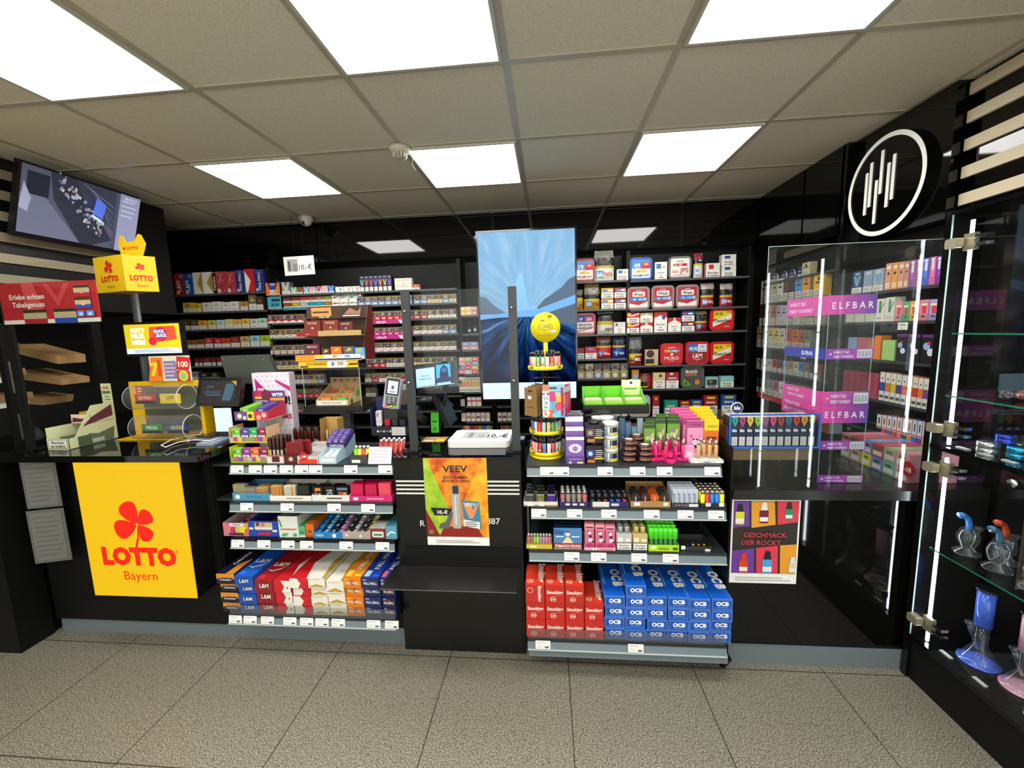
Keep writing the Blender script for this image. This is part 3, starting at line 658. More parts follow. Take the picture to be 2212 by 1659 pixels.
for lv in range(2):
    for i, (c, cw) in enumerate(((('#7CC24A', 'green'), ('#E8A83C', 'orange'), ('#E07A5A', 'coral')), (('#B02040', 'crimson'), ('#E4C83C', 'yellow'), ('#6A3A8C', 'purple')))[lv]):
        x = 723+i*18.5
        put('vape_pod_box', 'vape pod box', 'white box with %s emblem, %s row of the two-high block' % (cw, ('lower', 'upper')[lv]), 'two-high vape boxes on the middle top shelf', 'vp'+c, (lambda c: lambda f: (f.r(0, 0, 1, 1, '#E6E6E8'), f.p([(.35, .9), (.6, .3), (.95, .9), (.8, .95), (.62, .6), (.5, .95)], c), f.p([(.45, .2), (.65, .1), (.8, .5)], '#7AB0D8'), f.r(.05, .05, .4, .3, '#C8C6C0')))(c), '#E0E0E2', x, x+17.5, 600, 613, BY, ZM[0]+lv*(zz+.001), .05)
for i, c in enumerate(['#4FC9A8', '#E85A48', '#E03A4A', '#5A7AE0', '#F09A4A', '#E8B840', '#7A6AC0']):
    put('vape_starter_pack', 'vape pack', 'tall dark purple vape pack, %s from left in its row of seven' % ORD[i], 'seven tall dark purple vape packs', 'tv'+c, (lambda c: lambda f: (f.r(0, 0, 1, 1, '#2A2148'), f.p([(.1, .75), (.3, .75), (.5, .5), (.7, .75), (.9, .75), (.6, .38), (.4, .38)], c), f.r(.1, .03, .9, .3, '#DAD7D2'), f.r(.2, .88, .8, .95, '#8C88A8')))(c), '#241C40', 777+i*9.9, 786.5+i*9.9, 593, 627, BY, ZM[0], .05)
for lv in range(2):
    for i in range(2): put('white_carton_pack', 'pack', 'plain white pack, %s %s of four beside the purple vapes' % (('lower', 'upper')[lv], ('left', 'right')[i]), 'four plain white packs', 'wp', lambda f: (f.r(0, 0, 1, 1, '#DEDAD0'), f.bars(.15, .85, .55, .8, 2, '#B0A490')), '#D8D4CA', 852+i*18.5, 870+i*18.5, 597, 610, BY, ZM[0]+lv*(at(870, 597, Y=BY).z-at(870, 610, Y=BY).z+.001), .05)
put('white_carton_pack', 'pack', 'small copper-red pack at the right end of the middle top shelf', None, 'cop', s_pack('#A8543C', '#E0B090'), '#9A5040', 889, 907, 612, 624, BY, ZM[0], .05)
# row 1: slabs
tp = M().box(-.062, .062, 0, .004, 0, .1, mat('#3FA0B0')); f = tp.front(-.062, .062, 0, 0, .1); f.rr(.3, .62, .95, .85, .06, '#1E3A44'); f.t('49,00', .55, .24, .24, '#0E1416', .03); f.r(0, 0, 1, .07, '#D8D8D0')
sign_at('price_sign', tp, 594, 667, RACKB-.004, ZM[1], 'small teal heater price sign under the orange vape sign', 'sign')
obj_ = M().box(0, .42, -.004, 0, 0, .02, mat('#1F8C8C'))
a = at(612, 668, Y=RACKB-.012); tag(obj('shelf_strip', obj_, None, (a.x, RACKB-.012, ZM[1]-.016)), 'teal price strip along the middle rack beside the teal sign', 'shelf strip')
up = [('#6A2A26', 612), ('#6E302C', 630), ('#963A2E', 648), ('#A0402E', 665), ('#8A5E58', 682), ('#6E7A34', 699)]; lo = [('#7E3E1E', 612), ('#A88A1E', 630), ('#9C9A94', 648), ('#1E7E8C', 665), ('#1E8490', 682), ('#8A6434', 699)]
whites = [('#A8202C', 717), ('#A8884C', 735), ('#3C8A5C', 754)]
wn_ = {'#6A2A26': 'maroon', '#6E302C': 'maroon', '#963A2E': 'rust red', '#A0402E': 'rust red', '#8A5E58': 'mauve', '#6E7A34': 'olive', '#7E3E1E': 'brown', '#A88A1E': 'mustard', '#9C9A94': 'grey', '#1E7E8C': 'teal', '#1E8490': 'teal', '#8A6434': 'ochre'}
hh = at(700, 650, Y=BY).z-at(700, 662, Y=BY).z
for lv, L_ in enumerate((lo, up)):
    for i, (c, x) in enumerate(L_):
        put('tobacco_stick_pack', 'tobacco stick pack', '%s flat pack, %s from left in the %s row beside the teal sign' % (wn_[c], ORD[i], ('lower', 'upper')[lv]), 'flat packs lying two high on the middle rack', 'sl'+c, (lambda c: lambda f: (f.r(0, .35, 1, 1, c), f.r(.3, .6, .7, .72, shade(c, 1.4)), f.r(0, 0, 1, .35, '#DCD8CE'), f.bars(.1, .9, .06, .28, 1, '#8A8680')))(c), c, x, x+17, 650, 662, BY, ZM[1]+lv*(hh+.001), .05)
    for i, (c, x) in enumerate(whites):
        put('tobacco_stick_pack', 'tobacco stick pack', 'white flat pack with %s wave, %s row' % (('red', 'gold', 'green')[i], ('lower', 'upper')[lv]), 'white flat packs with a wave on the middle rack', 'wv'+c, (lambda c: lambda f: (f.r(0, 0, 1, 1, '#E2DFD6'), f.p([(0, .6), (.4, .75), (1, .6), (1, .45), (.6, .55), (.3, .45)], c)))(c), '#DAD6CC', x, x+17.3, 649, 661.5, BY, ZM[1]+lv*(hh+.001), .05)
# warning-picture rows of the middle rack
rn = random.Random(11)
def wrow(ri, xs, h, br, where, words='grey warning-picture', x_ref=740):
    global wr_n
    for i, (a, b) in enumerate(xs):
        sd = (ri*7+i*3) % 9
        bk = br[i % len(br)] if isinstance(br, list) else br
        xc = (a+b)/2; yb = 632+30*0
        key = 'w%s_%d' % (bk[0], sd)
        cy = _ypx(BY, at(xc, 740, Y=BY).x, ZM[ri]); 
        put('cigarette_pack', 'cigarette pack', '%s-based cigarette pack, %s from left %s' % (bk[2], ORD[i], where), 'cigarette packs in rows on the middle rack', key, s_warn(bk[1], seed=sd), '#8A857C', a, b, cy-h, cy, BY, ZM[ri], .05)
B_RW = ('rw', b_chevup('#C41E2E'), 'red and white'); B_CR = ('cr', b_chev('#C8A85A'), 'cream'); B_RB = ('rb', b_dot('#B82030', '#7FB0D8'), 'red dotted'); B_YB = ('yb', b_dot('#B82030', '#E8B82A', '#E0D8C8'), 'yellow dotted')
B_W = ('w', b_flat('#DCD7CA', '#8C867C'), 'white'); B_Y = ('y', b_flat('#D8C890', '#8C7440'), 'pale yellow'); B_R = ('r', b_flat('#C2242E'), 'red'); B_B = ('b', b_flat('#7C98C0'), 'grey-blue'); B_PK = ('pk', b_pink(), 'pink-marked'); B_M = ('m', b_flat('#C2187C', '#F0D0E4'), 'magenta')
def xs(a, b, n): 
    s_ = (b-a)/n; return [(a+i*s_+.4, a+(i+1)*s_-.4) for i in range(n)]
wrow(1, xs(773, 890, 8), 20.5, B_B, 'on the second middle-rack shelf')
wrow(2, xs(578, 656, 5), 20, B_RW, 'on the third middle-rack shelf')
wrow(2, xs(794, 892, 7), 20, B_R, 'on the third shelf, right of the cigar display')
wrow(3, xs(582, 658, 5), 21, B_CR, 'on the fourth middle-rack shelf')
wrow(3, xs(808, 892, 6), 18, B_M, 'on the fourth shelf, right of the cigar display')
wrow(4, xs(584, 656, 5), 21, [B_RB, B_YB], 'on the fifth middle-rack shelf')
wrow(4, xs(796, 892, 6), 21, B_PK, 'on the fifth shelf, right of the cigar display')
wrow(5, xs(588, 655, 5), 20, B_Y, 'on the sixth middle-rack shelf')
wrow(5, xs(790, 893, 7), 20, [B_R, B_R, B_R, B_W, B_W, B_W, B_W], 'on the sixth shelf, right of the cigar display')
wrow(6, xs(626, 700, 5), 20, [B_W, B_W, B_W, B_Y, B_B], 'on the seventh middle-rack shelf')
wrow(6, xs(788, 893, 7), 20, [B_PK, B_R], 'on the seventh shelf, near the card terminal')
wrow(7, xs(628, 690, 5), 19, B_R, 'on the eighth middle-rack shelf')
wrow(7, xs(790, 812, 2), 19, B_W, 'on the eighth shelf, near the card terminal')
wrow(8, xs(632, 652, 2), 18, B_R, 'on the ninth middle-rack shelf')
wrow(8, xs(752, 804, 4), 19, [B_CR, B_CR, B_B, B_B], 'under the cigar display tray')
for ri, n in ((1, 6), (2, 6), (3, 6), (4, 6), (5, 6)):
    wrow(ri, xs(893, 986, n), 20, [[B_B, B_B, B_Y, B_Y, B_B, B_Y], [B_R, B_R, B_CR, B_CR, B_CR, B_CR], [B_PK]*4+[B_B]*2, [B_PK], [B_Y]*6][ri-1], 'behind the clear screen, shelf %s' % ORD[ri])
# magenta promotion strips
for py, ri, wd in ((696, 2, 0), (726, 3, 1)):
    a, b = at(794 if not wd else 796, py, Y=RACKB-.012).x, at(878, py, Y=RACKB-.012).x
    m = M().box(a, b, RACKB-.014, RACKB-.012, ZM[ri]-.034, ZM[ri]-.002, mat('#B81E80')); f = m.front(a, b, RACKB-.014, ZM[ri]-.034, ZM[ri]-.002)
    f.t('WEEK DEAL' if 0 else 'DEIN JPS', .35, .25, .5, '#F4E4EE', .03); f.p([(.78, 1), (.86, 0), (1, 0), (1, 1)], '#E8D8E2')
    tag(obj('shelf_strip', m), 'magenta promotion strip with white letters, %s one' % ('upper', 'lower')[wd], 'shelf strip', 'magenta strips on the middle rack')
# column of mixed vape boxes beside the screen
def blk(f, n, m_, cols, ink='#F2EEE8'):
    for i in range(n):
        for j in range(m_):
            c = cols[(i+j*n) % len(cols)]; f.r(i/n, j/m_, (i+1)/n-.02, (j+1)/m_-.04, c); f.r((i+.2)/n, (j+.4)/m_, (i+.7)/n, (j+.62)/m_, ink)
def vb(px0, px1, py0, py1, z, key, cols, n, m_, word, body='#C8B0A8'):
    put('vape_box', 'vape box', word, 'mixed vape boxes beside the big screen', key, lambda f: blk(f, n, m_, cols), body, px0, px1, py0, py1, BY, z, .08)
vb(995, 1031, 662, 681, ZC[0], 'c0', ['#D8C06A', '#E0C878', '#D88A8C'], 3, 2, 'yellow and pink vape box high beside the big screen')
vb(1010, 1019, 706, 720, ZC[1], 'c1', ['#18181A'], 1, 1, 'small black device box, left one of the pair', '#18181A'); vb(1022, 1031, 703, 720, ZC[1], 'c1', ['#18181A'], 1, 1, 'small black device box, right one of the pair', '#18181A')
vb(998, 1033, 738, 755, ZC[2], 'c2', ['#C88A94', '#D89AA0', '#7C88B8', '#8894C0'], 2, 2, 'pink and blue vape box left of the big screen')
vb(990, 1034, 790, 808, ZC[3], 'c3', ['#E06A80', '#C8D0D8', '#D84A60', '#8A98C0', '#D8486A', '#E0B850'], 3, 2, 'pink multi-flavour vape box, lower of two')
vb(991, 1034, 771, 789, ZC[3]+.0715, 'c3b', ['#E0A0A0', '#C06A78', '#90A0C0', '#E8A8A4', '#A8C890', '#D8607A'], 3, 2, 'pale multi-flavour vape box, upper of two')
for i in range(6): put('vape_stick_box', 'vape box', 'orange and cream vape box, %s from left under the mixed boxes' % ORD[i], 'orange vape stick boxes', 'ob%d' % (i//4), (lambda i: lambda f: (f.r(0, 0, 1, 1, '#EAD9C0'), f.r(.08, .35, .92, .72, '#E08A4A' if i < 4 else '#C8B040'), f.c(.5, .8, .18, '#2A2220', 8), f.r(0, 0, 1, .28, '#E6E2DA'), f.r(.1, .1, .9, .16, '#44403A')))(i), '#E0D0B8', 992+i*7.6, 999.3+i*7.6, 814, 846, BY, ZC[4], .05)
put('vape_stick_box', 'vape box', 'slim pale grey box beside the red and white ones', None, 'slim', lambda f: (f.r(0, 0, 1, 1, '#A8A8A4'), f.r(.2, .6, .8, .7, '#33')) if 0 else f.r(0, 0, 1, 1, '#A8A8A4'), '#A8A8A4', 995, 1004, 862, 877, BY, ZC[5], .05)
for i in range(3): put('vape_stick_box', 'vape box', 'white box with red wave, %s from left below the orange boxes' % ORD[i], 'white boxes with red waves', 'rwv', lambda f: (f.r(0, 0, 1, 1, '#E4D6CC'), f.p([(0, .45), (.5, .55), (1, .45), (1, .65), (.5, .72), (0, .65)], '#C84A50')), '#E4D6CC', 1009+i*10.5, 1018.5+i*10.5, 858, 877, BY, ZC[5], .05)
pc = ['#E0B0A0', '#D85A70', '#E07A78', '#5A3A90', '#D88AA0', '#C8C0A0', '#A83A48', '#5A3A78', '#A09070']
for i in range(9):
    x = 997+i*10.4+(16 if i > 5 else 0)
    put('vape_pod_pack', 'vape pod pack', 'cream pod pack with coloured mouthpiece print, %s from left below the waves' % ORD[i], 'pod packs low behind the central column', 'pc%d' % i, (lambda c: lambda f: (f.r(0, 0, 1, 1, '#DED0BC'), f.r(.1, .38, .9, .6, c), f.r(.4, .62, .6, .7, '#222'+'222'), f.r(.08, .04, .92, .32, '#ECE8E0')))(pc[i]), '#CFC0AC', x, x+9.2, 893, 911, BY, ZC[6], .05)
pc = ['#E0904A', '#C8C8C8', '#C8404A', '#D0606A', '#D8A040', '#6A80A8', '#B8C8C8', '#6A9A5A', '#B0704A', '#A89080', '#9A6058', '#C88A30']
for i in range(12):
    x = 997+i*9+(12 if i > 7 else 0)
    put('vape_pod_pack', 'vape pod pack', 'small coloured pod box, %s from left on the lowest shelf behind the column' % ORD[i], 'pod boxes on the lowest shelf behind the column', 'pd%d' % i, (lambda c: lambda f: (f.r(0, 0, 1, 1, c), f.r(.15, .2, .85, .5, '#E8E0D4'), f.c(.5, .72, .18, shade(c, .6), 8)))(pc[i]), pc[i], x, x+8.3, 921, 936, BY, ZC[7], .05)
# ================================================================ tubs, pouches and packs right of the screen
def tub(px0, px1, py0, py1, z, rim, face, word, Y=BY, key=None, clear=False):
    yc, xc = (py0+py1)/2, (px0+px1)/2; a, b = at(px0, yc, Y=Y), at(px1, yc, Y=Y); w_ = b.x-a.x; h = at(xc, py0, Y=Y).z-at(xc, py1, Y=Y).z
    t = thing('tobacco_tub', word, 'tobacco tub', ((a.x+b.x)/2, Y, z+.0005), 0, 'square tobacco tubs on the back right racks')
    obj('tub_body', M().rbox(-w_/2+.006, w_/2-.006, .022, .11, .004, h-.008, mat(shade(rim, .7), .4), .03), t)
    m = M().rbox(-w_/2+.001, w_/2-.001, 0, .021, 0, h-.001, mat(rim, .25), .032)
    k = .1; f = Face(m, (-w_/2+w_*k, -.0004, h*k), (1, 0, 0), (0, 0, 1), w_*(1-2*k), h*(1-2*k)); face(f); obj('lid', m, t); return t
def tf(top, tc, base, words):
    def g(f):
        f.rr(0, 0, 1, 1, .08, base)
        if top: f.rr(0, .5, 1, 1, .08, top)
        for a in words: f.t(*a[:5], a[5] if len(a) > 5 else .02, wmax=a[6] if len(a) > 6 else .9)
    return g
def paramount(c, price, n):
    def g(f):
        f.rr(0, 0, 1, 1, .08, '#E9E6DE'); f.rr(0, .52, 1, 1, .08, '#3F86C8' if c else '#5A8AC8'); f.r(.52, .5, 1, .84, '#C22A34'); f.t(price, .27, .56, .24, '#F0F2F4', .02, wmax=.48)
        f.t(n, .76, .68, .12, '#F4E8E4', .01, wmax=.42); f.p([(.15, .3), (.3, .42), (.5, .46), (.75, .38), (.88, .3), (.6, .34), (.4, .31)], '#E8A02A'); f.c(.55, .36, .1, '#E8C04A'); f.r(.1, .18, .9, .29, '#E9E6DE')
        f.t('PARAMOUNT', .5, .07, .14, '#2A5A9A' if c else '#C04A2A', .01, wmax=.9)
    return g
def west(p, n):
    def g(f):
        f.rr(0, 0, 1, 1, .08, '#B42030'); f.p([(0, .22), (.5, .12), (1, .3), (1, .06), (.95, 0), (.05, 0), (0, .06)], '#E6E3DC'); f.p([(0, .25), (.5, .16), (1, .36), (1, .31), (.5, .12), (0, .22)], '#C83A44')
        f.rr(.16, .58, .84, .84, .05, '#EDEAE4'); f.t('West', .5, .63, .16, '#16140F', .03, wmax=.62); f.r(.06, .34, .94, .53, '#3C78B8'); f.r(.76, .36, .92, .51, '#A9C0D8'); f.t(p, .27, .38, .11, '#F0F4F8', .01, wmax=.34); f.t(n, .6, .38, .11, '#F0F4F8', .01, wmax=.3); f.r(.35, .89, .65, .92, '#E8C8C8')
    return g
def chest(p):
    def g(f):
        f.rr(0, 0, 1, 1, .08, '#C81E1E'); f.r(.06, .5, .96, .97, '#E8C81E'); f.p([(.02, .1), (.98, .5), (.98, .8), (.02, .4)], '#E9E4D8'); f.p([(0, .5), (.02, .38), (.1, .42), (.06, .5)], '#C81E1E')
        f.t(p, .32, .72, .17, '#1A1810', .02, wmax=.42); f.r(.7, .86, .92, .93, '#A8901E'); f.t('Chesterfield', .5, .34, .2, '#1A1A18', .02, wmax=.86, rot=.001); f.r(.62, .08, .88, .13, '#E8A8A0')
    return g
def bh(f):
    f.rr(0, 0, 1, 1, .08, '#E8E5DF'); f.rr(0, .6, 1, 1, .08, '#2C3C8C'); f.r(.5, .64, .95, .9, '#C82A3A'); f.t('19', .25, .68, .17, '#EDEEF2', .02); f.t('255', .72, .69, .15, '#EDEEF2', .02); f.t('BENSON', .5, .38, .14, '#2A2628', .02, wmax=.8); f.t('&HEDGES', .5, .2, .13, '#2A2628', .02, wmax=.8); f.p([(0, .02), (1, .3), (1, .34), (0, .06)], '#B8303A')
def jps(f):
    f.rr(0, 0, 1, 1, .08, '#E6E3DD'); f.r(.14, .58, .88, .72, '#B82430'); f.t('29', .26, .6, .1, '#F2ECE8', .01); f.t('105', .52, .6, .1, '#F2ECE8', .01); f.t('JPS', .72, .22, .26, '#B01E2C', .02); f.r(.06, .3, .4, .34, '#C86A70'); f.r(.06, .22, .4, .26, '#C86A70'); f.r(.3, .82, .7, .86, '#8A8680'); f.r(.1, .08, .9, .1, '#B82430')
def moro(f):
    f.rr(0, 0, 1, 1, .08, '#CC2026'); f.r(.12, .6, .38, .74, '#E8C828'); f.r(.38, .6, .9, .74, '#7F9AD0'); f.t('47', .25, .62, .1, '#1A1810', .02); f.t('245g', .64, .62, .1, '#F0F0F4', .01, wmax=.4); f.t('MORO', .5, .16, .2, '#F0ECE6', .01, wmax=.9); f.p([(.45, .4), (.55, .4), (.58, .52), (.5, .56), (.43, .5)], '#EDE6E0'); f.r(.3, .83, .7, .87, '#F0D8D4'); f.r(.35, .07, .62, .1, '#9AA8D8')
def lmt(f):
    f.rr(0, 0, 1, 1, .08, '#9A1E26'); f.r(.02, .56, .52, .98, '#2A6CB8'); f.r(.52, .56, .98, .98, '#DDE3EA'); f.t('49,95', .27, .64, .2, '#F4F6F8', .02, wmax=.44); f.t('185', .74, .78, .14, '#3A4250', .01); f.r(.58, .62, .92, .66, '#8A94A0'); f.t('L&M', .5, .24, .24, '#F0ECE6', .02, wmax=.5); f.p([(.2, .2), (.5, .1), (.85, .22), (.5, .14)], '#F0ECE6')
def hawk(f):
    f.rr(0, 0, 1, 1, .08, '#4A4B49'); f.t('BLACK', .45, .75, .15, '#E8E8E4', .05, wmax=.7); f.t('HAWK', .43, .57, .15, '#D86A2A', .05, wmax=.66); f.p([(.02, .42), (.42, .05), (.1, .03), (.02, .1)], '#6AC02A'); f.p([(.06, .3), (.3, .09), (.1, .07)], '#4A3A20'); f.rr(.64, .08, .88, .34, .03, '#D8823A')
def orangetub(f): f.rr(0, 0, 1, 1, .08, '#B8C0C2'); f.rr(.02, .02, .98, .42, .06, '#E0901E'); f.rr(.1, .15, .9, .3, .05, '#E8B03C')
tub(1241, 1285, 559, 609, ZR1[0], '#9A2028', paramount(0, '19', '139'), 'red square tub cut off by the screen edge, top back right shelf')
tub(1360, 1410, 554, 604, ZR2[0], '#2458A8', paramount(1, '49', '230'), 'blue square tobacco tub with price 49 on the top shelf')
tub(1444, 1494, 552, 601, ZR2[0], '#77756F', jps, 'grey-rimmed white tub with red letters on the top shelf')
tub(1355, 1404, 618, 668, ZR2[1], '#8F7A78', west('68', '300'), 'red tub priced 68, leftmost of three alike')
tub(1407, 1457, 616, 667, ZR2[1], '#8F7A78', west('49', '170'), 'red tub priced 49, middle of three alike')
tub(1460, 1510, 615, 666, ZR2[1], '#8F7A78', west('34', '115'), 'red tub priced 34, rightmost of three alike')
tub(1241, 1287, 675, 722, ZR1[2], '#B02430', bh, 'white and blue tub with red rim beside the screen')
tub(1534, 1586, 666, 715, ZR2[2], '#C41E22', chest('29,95'), 'bright red tub priced 29.95, upper right')
tub(1534, 1585, 738, 786, ZR2[3], '#C41E22', chest('49,95'), 'bright red tub priced 49.95, lower right')
tub(1481, 1532, 738, 787, ZR2[3], '#C41E22', lmt, 'red tub with blue 49.95 price field, between two red tubs')
tub(1426, 1476, 741, 788, ZR2[3], '#B81C22', moro, 'red tub with white lettering and a 47 price, left of three')
tub(1471, 1521, 791, 838, ZR2[4], '#5A5C5A', hawk, 'dark grey tub with green corner and orange lettering')
tub(1358, 1405, 853, 900, ZR2[5], '#A6AEB0', orangetub, 'pale tub with orange label behind the green boxes tray')
def pouch(px0, px1, py0, py1, z, bands, word, price=None, brand=None, bc='#F0F0F0', top='#6A6862', lean=0, Y=BY):
    yc, xc = (py0+py1)/2, (px0+px1)/2; a, b = at(px0, yc, Y=Y), at(px1, yc, Y=Y); w_ = b.x-a.x-.003; h = at(xc, py0, Y=Y).z-at(xc, py1, Y=Y).z
    m = M(); rn = random.Random(int(px0)); ph = rn.random()*6
    def th(u, v): 
        e = (1-(2*u-1)**4)*max(0, min(1, (1-v)*2.4))**.6*min(1, .35+v*4); return .022*e + (.002*math.sin(9*u+ph+7*v) if v > .62 else 0)
    def sh(v): return 1 - .1*max(0, v-.75)*4*(.5+.5*math.sin(ph))
    nx, ny = 8, 12; vs = []; 
    for sgn in (-1, 1):
        for j in range(ny+1):
            for i in range(nx+1):
                u, v = i/nx, j/ny; vs.append(((u-.5)*w_*sh(v)+lean*max(0, v-.7)*w_, .024+sgn*th(u, v)+(.012*max(0, v-.8)*5 if sgn else 0), v*h))
    def matv(v): 
        for lo, hi, c in bands:
            if v < hi: return c
        return bands[-1][2]
    n1 = (nx+1)*(ny+1)
    for j in range(ny):
        c = mat(matv((j+.5)/ny), .35); 
        m2 = []
        for i in range(nx):
            q = j*(nx+1)+i; m2.append((q, q+1, q+nx+2, q+nx+1)); m2.append((n1+q+1, n1+q, n1+q+nx+1, n1+q+nx+2))
        m.mesh([vs[k] for f_ in m2 for k in f_], [tuple(range(4*i, 4*i+4)) for i in range(len(m2))], c, True)
    fc = Curve(m, w_, h, lambda x, y: ((x-w_/2, .024-th(x/w_, y/h)-.0008, y), (0, -1, 0)), 6, 8)
    fc.bars(.1, .9, .5, .74, 3, '#E2E0DA', .42)
    if price: fc.r(.08, .1, .46, .34, '#4A90C8' if price[0] != 'y' else '#E8C81E'); fc.t(price.lstrip('y'), .27, .15, .13, '#F4F6F8' if price[0] != 'y' else '#1A1810', .02, wmax=.34)
    if brand: fc.t(brand, .7, .16, .13, bc, .02, wmax=.44)
    o = obj('tobacco_pouch', m, None, ((a.x+b.x)/2, Y, z+.0008)); tag(o, word, 'tobacco pouch', 'tobacco pouches on the back right racks'); return o
def bd(base, y='#C9B02A', top='#77746C', a=.4, b=.48, c=.78): return [(0, a, base), (a, b, y), (b, c, '#1A1918'), (c, 1.01, top)]
pouch(1284, 1327, 540, 607, ZR1[0], bd('#DCD9D0', '#B8A83A', '#7E7C74'), 'white pouch priced 39 with crumpled grey top', '39', 'PARA', '#C04A2A')
pouch(1500, 1521, 545, 600, ZR2[0], bd('#D8D2C8', '#C0B030', '#8A3038', .5, .58), 'narrow white pouch priced 24 with twisted red top', '24')
pouch(1241, 1260, 626, 671, ZR1[1], bd('#B8852A', '#C9B02A', '#6E6858', .45, .55), 'orange pouch half hidden by the screen edge', None, 'W', '#1A1810')
pouch(1262, 1296, 614, 670, ZR1[1], [(0, .33, '#C08A2A'), (.33, .42, '#C9B02A'), (.42, .62, '#1A1918'), (.62, .9, '#7E786A'), (.9, 1.1, '#C8982A')], 'orange pouch with yellow top strip', '23', 'We', '#1A1810')
pouch(1515, 1545, 609, 662, ZR2[1], bd('#A8202E', '#C9B02A', '#A89A94'), 'red pouch priced 38, left of the pouch pair', '38', 'We')
pouch(1557, 1586, 610, 661, ZR2[1], bd('#A8202E', '#C9B02A', '#A89A94'), 'red pouch priced 29, right of the pouch pair', '29', 'We')
pouch(1290, 1326, 674, 722, ZR1[2], bd('#D8D5CE', '#C0A82A', '#8E8A84', .45, .55, .95), 'white pouch with black warning and dark lettering', None, 'B&H', '#2A2628')
pouch(1503, 1530, 672, 716, ZR2[2], bd('#8E2030', '#C9B02A', '#A08A70', .4, .5, .8), 'maroon pouch between packs and the red 29.95 tub', '3')
pouch(1288, 1321, 728, 775, ZR1[3], bd('#C4202A', '#C9A82A', '#8A5A4A', .5, .6), 'red pouch with crumpled brown top', '3', 'Wins')
pouch(1323, 1352, 727, 774, ZR1[3], bd('#1E2C8C', '#C9B02A', '#3A4050', .5, .62), 'dark blue pouch with crumpled top', '3', 'Wi')
pouch(1357, 1388, 727, 789, ZR2[3], bd('#8A1E28', '#C9B02A', '#6E6E70', .32, .38, .62), 'tall maroon pouch priced 23 with silver wrinkled top', 'y23', 'MAL')
g = 'packs on the back right racks'
def rp(px0, px1, py0, py1, z, top, word, cut=.5, inner=None, three=False, body=None, key=None, zoff=0, X=None):
    put('cigarette_pack', 'cigarette pack', word, g, key or (top+str(cut)+str(three)+word[:9]), s_rauchen(top, inner, cut, three), body or top, px0, px1, py0, py1, BY, z+zoff, .05)
par = lambda f: (f.r(.1, .62, .5, .9, '#3F78B0'), f.c(.72, .72, .13, '#E89A3A', 8, .6))
rp(1333, 1357, 583, 607, ZR1[0], '#E4E1D8', 'small white pack with blue price, left of the blue tub', .5, par)
rp(1415, 1441, 565, 603, ZR2[0], '#E4E1D8', 'tall white pack between blue tub and grey-rimmed tub', .55, par, True)
rp(1525, 1555, 568, 599, ZR2[0], '#E4DCD4', 'white pack with red 19 label', .48, lambda f: f.r(.2, .6, .55, .9, '#B02430'), body='#C88A7A')
sh_ = at(1575, 574, Y=BY).z-at(1575, 598, Y=BY).z+.001
rp(1559, 1590, 574, 598, ZR2[0], '#E2DFD8', 'white pack with dark blue label, lower of two stacked', .5, lambda f: f.r(.2, .64, .6, .88, '#2A3A8C'), body='#C8C4BC')
rp(1559, 1590, 549, 573, ZR2[0], '#E2DFD8', 'white pack with red label, upper of two stacked', .5, lambda f: f.r(.2, .64, .6, .88, '#B02430'), body='#A85A50', zoff=sh_)
bar = lambda f: (f.r(.15, .62, .5, .85, '#4A90C8'), f.rr(.55, .66, .95, .84, .05, '#EFECE6'))
hh = at(1310, 646, Y=BY).z-at(1310, 669, Y=BY).z+.001
for lv in range(2):
    rp(1299, 1325, 647, 669, ZR1[1], '#D89A3A', 'orange-topped pack, %s of the stacked pair' % ('lower', 'upper')[lv], .55, bar, zoff=lv*hh, body='#C88A30')
    rp(1327, 1352, 647, 669, ZR1[1], '#9A1E34', 'crimson-topped pack, %s of the stacked pair' % ('lower', 'upper')[lv], .55, bar, zoff=lv*hh)
rp(1326, 1351, 697, 722, ZR1[2], '#DCD6D0', 'white pack with small blue crest beside the white pouch', .55, lambda f: f.r(.15, .68, .32, .88, '#3A3A8C'), True, body='#B08088')
hh = at(1367, 697, Y=BY).z-at(1367, 719, Y=BY).z+.001
ch = lambda f: (f.p([(0, .5), (1, .5), (1, .72), (0, .55)], '#C8242C'), f.c(.2, .8, .15, '#E0D01E', 8), f.p([(.35, .72), (1, .95), (1, .82), (.35, .6)], '#EDE8E0'))
for lv in range(2): rp(1354, 1381, 697, 719, ZR2[2], '#C8282E', 'red and white script pack, %s of two' % ('lower', 'upper')[lv], .5, ch, zoff=lv*hh, key='chp')
rf = lambda c: lambda f: (f.r(0, .5, 1, 1, c), f.p([(0, .5), (1, .5), (1, .62), (.5, .86), (0, .62)], '#E9E4DA'), f.r(.42, .86, .58, 1, '#DAD2C8'))
rp(1383, 1410, 697, 719, ZR2[2], '#C41E2C', 'red roof-pattern pack under a gold one', .5, rf('#C41E2C')); rp(1383, 1410, 675, 696, ZR2[2], '#DAD4C4', 'gold roof-pattern pack lying on a red one', .5, rf('#C8AE78'), zoff=hh)
rp(1413, 1441, 675, 719, ZR2[2], '#C41E2C', 'tall red roof-pattern pack', .62, lambda f: (f.r(0, .62, 1, 1, '#C41E2C'), f.p([(0, .6), (1, .6), (1, .72), (.5, .84), (0, .72)], '#E9E4DA'), f.p([(.55, .78), (.9, .84), (.85, .66), (.7, .6)], '#3A4AA0')), True)
rp(1443, 1471, 687, 718, ZR2[2], '#C41E2C', 'shorter red roof-pattern pack right of the tall one', .55, rf('#C41E2C'), True)
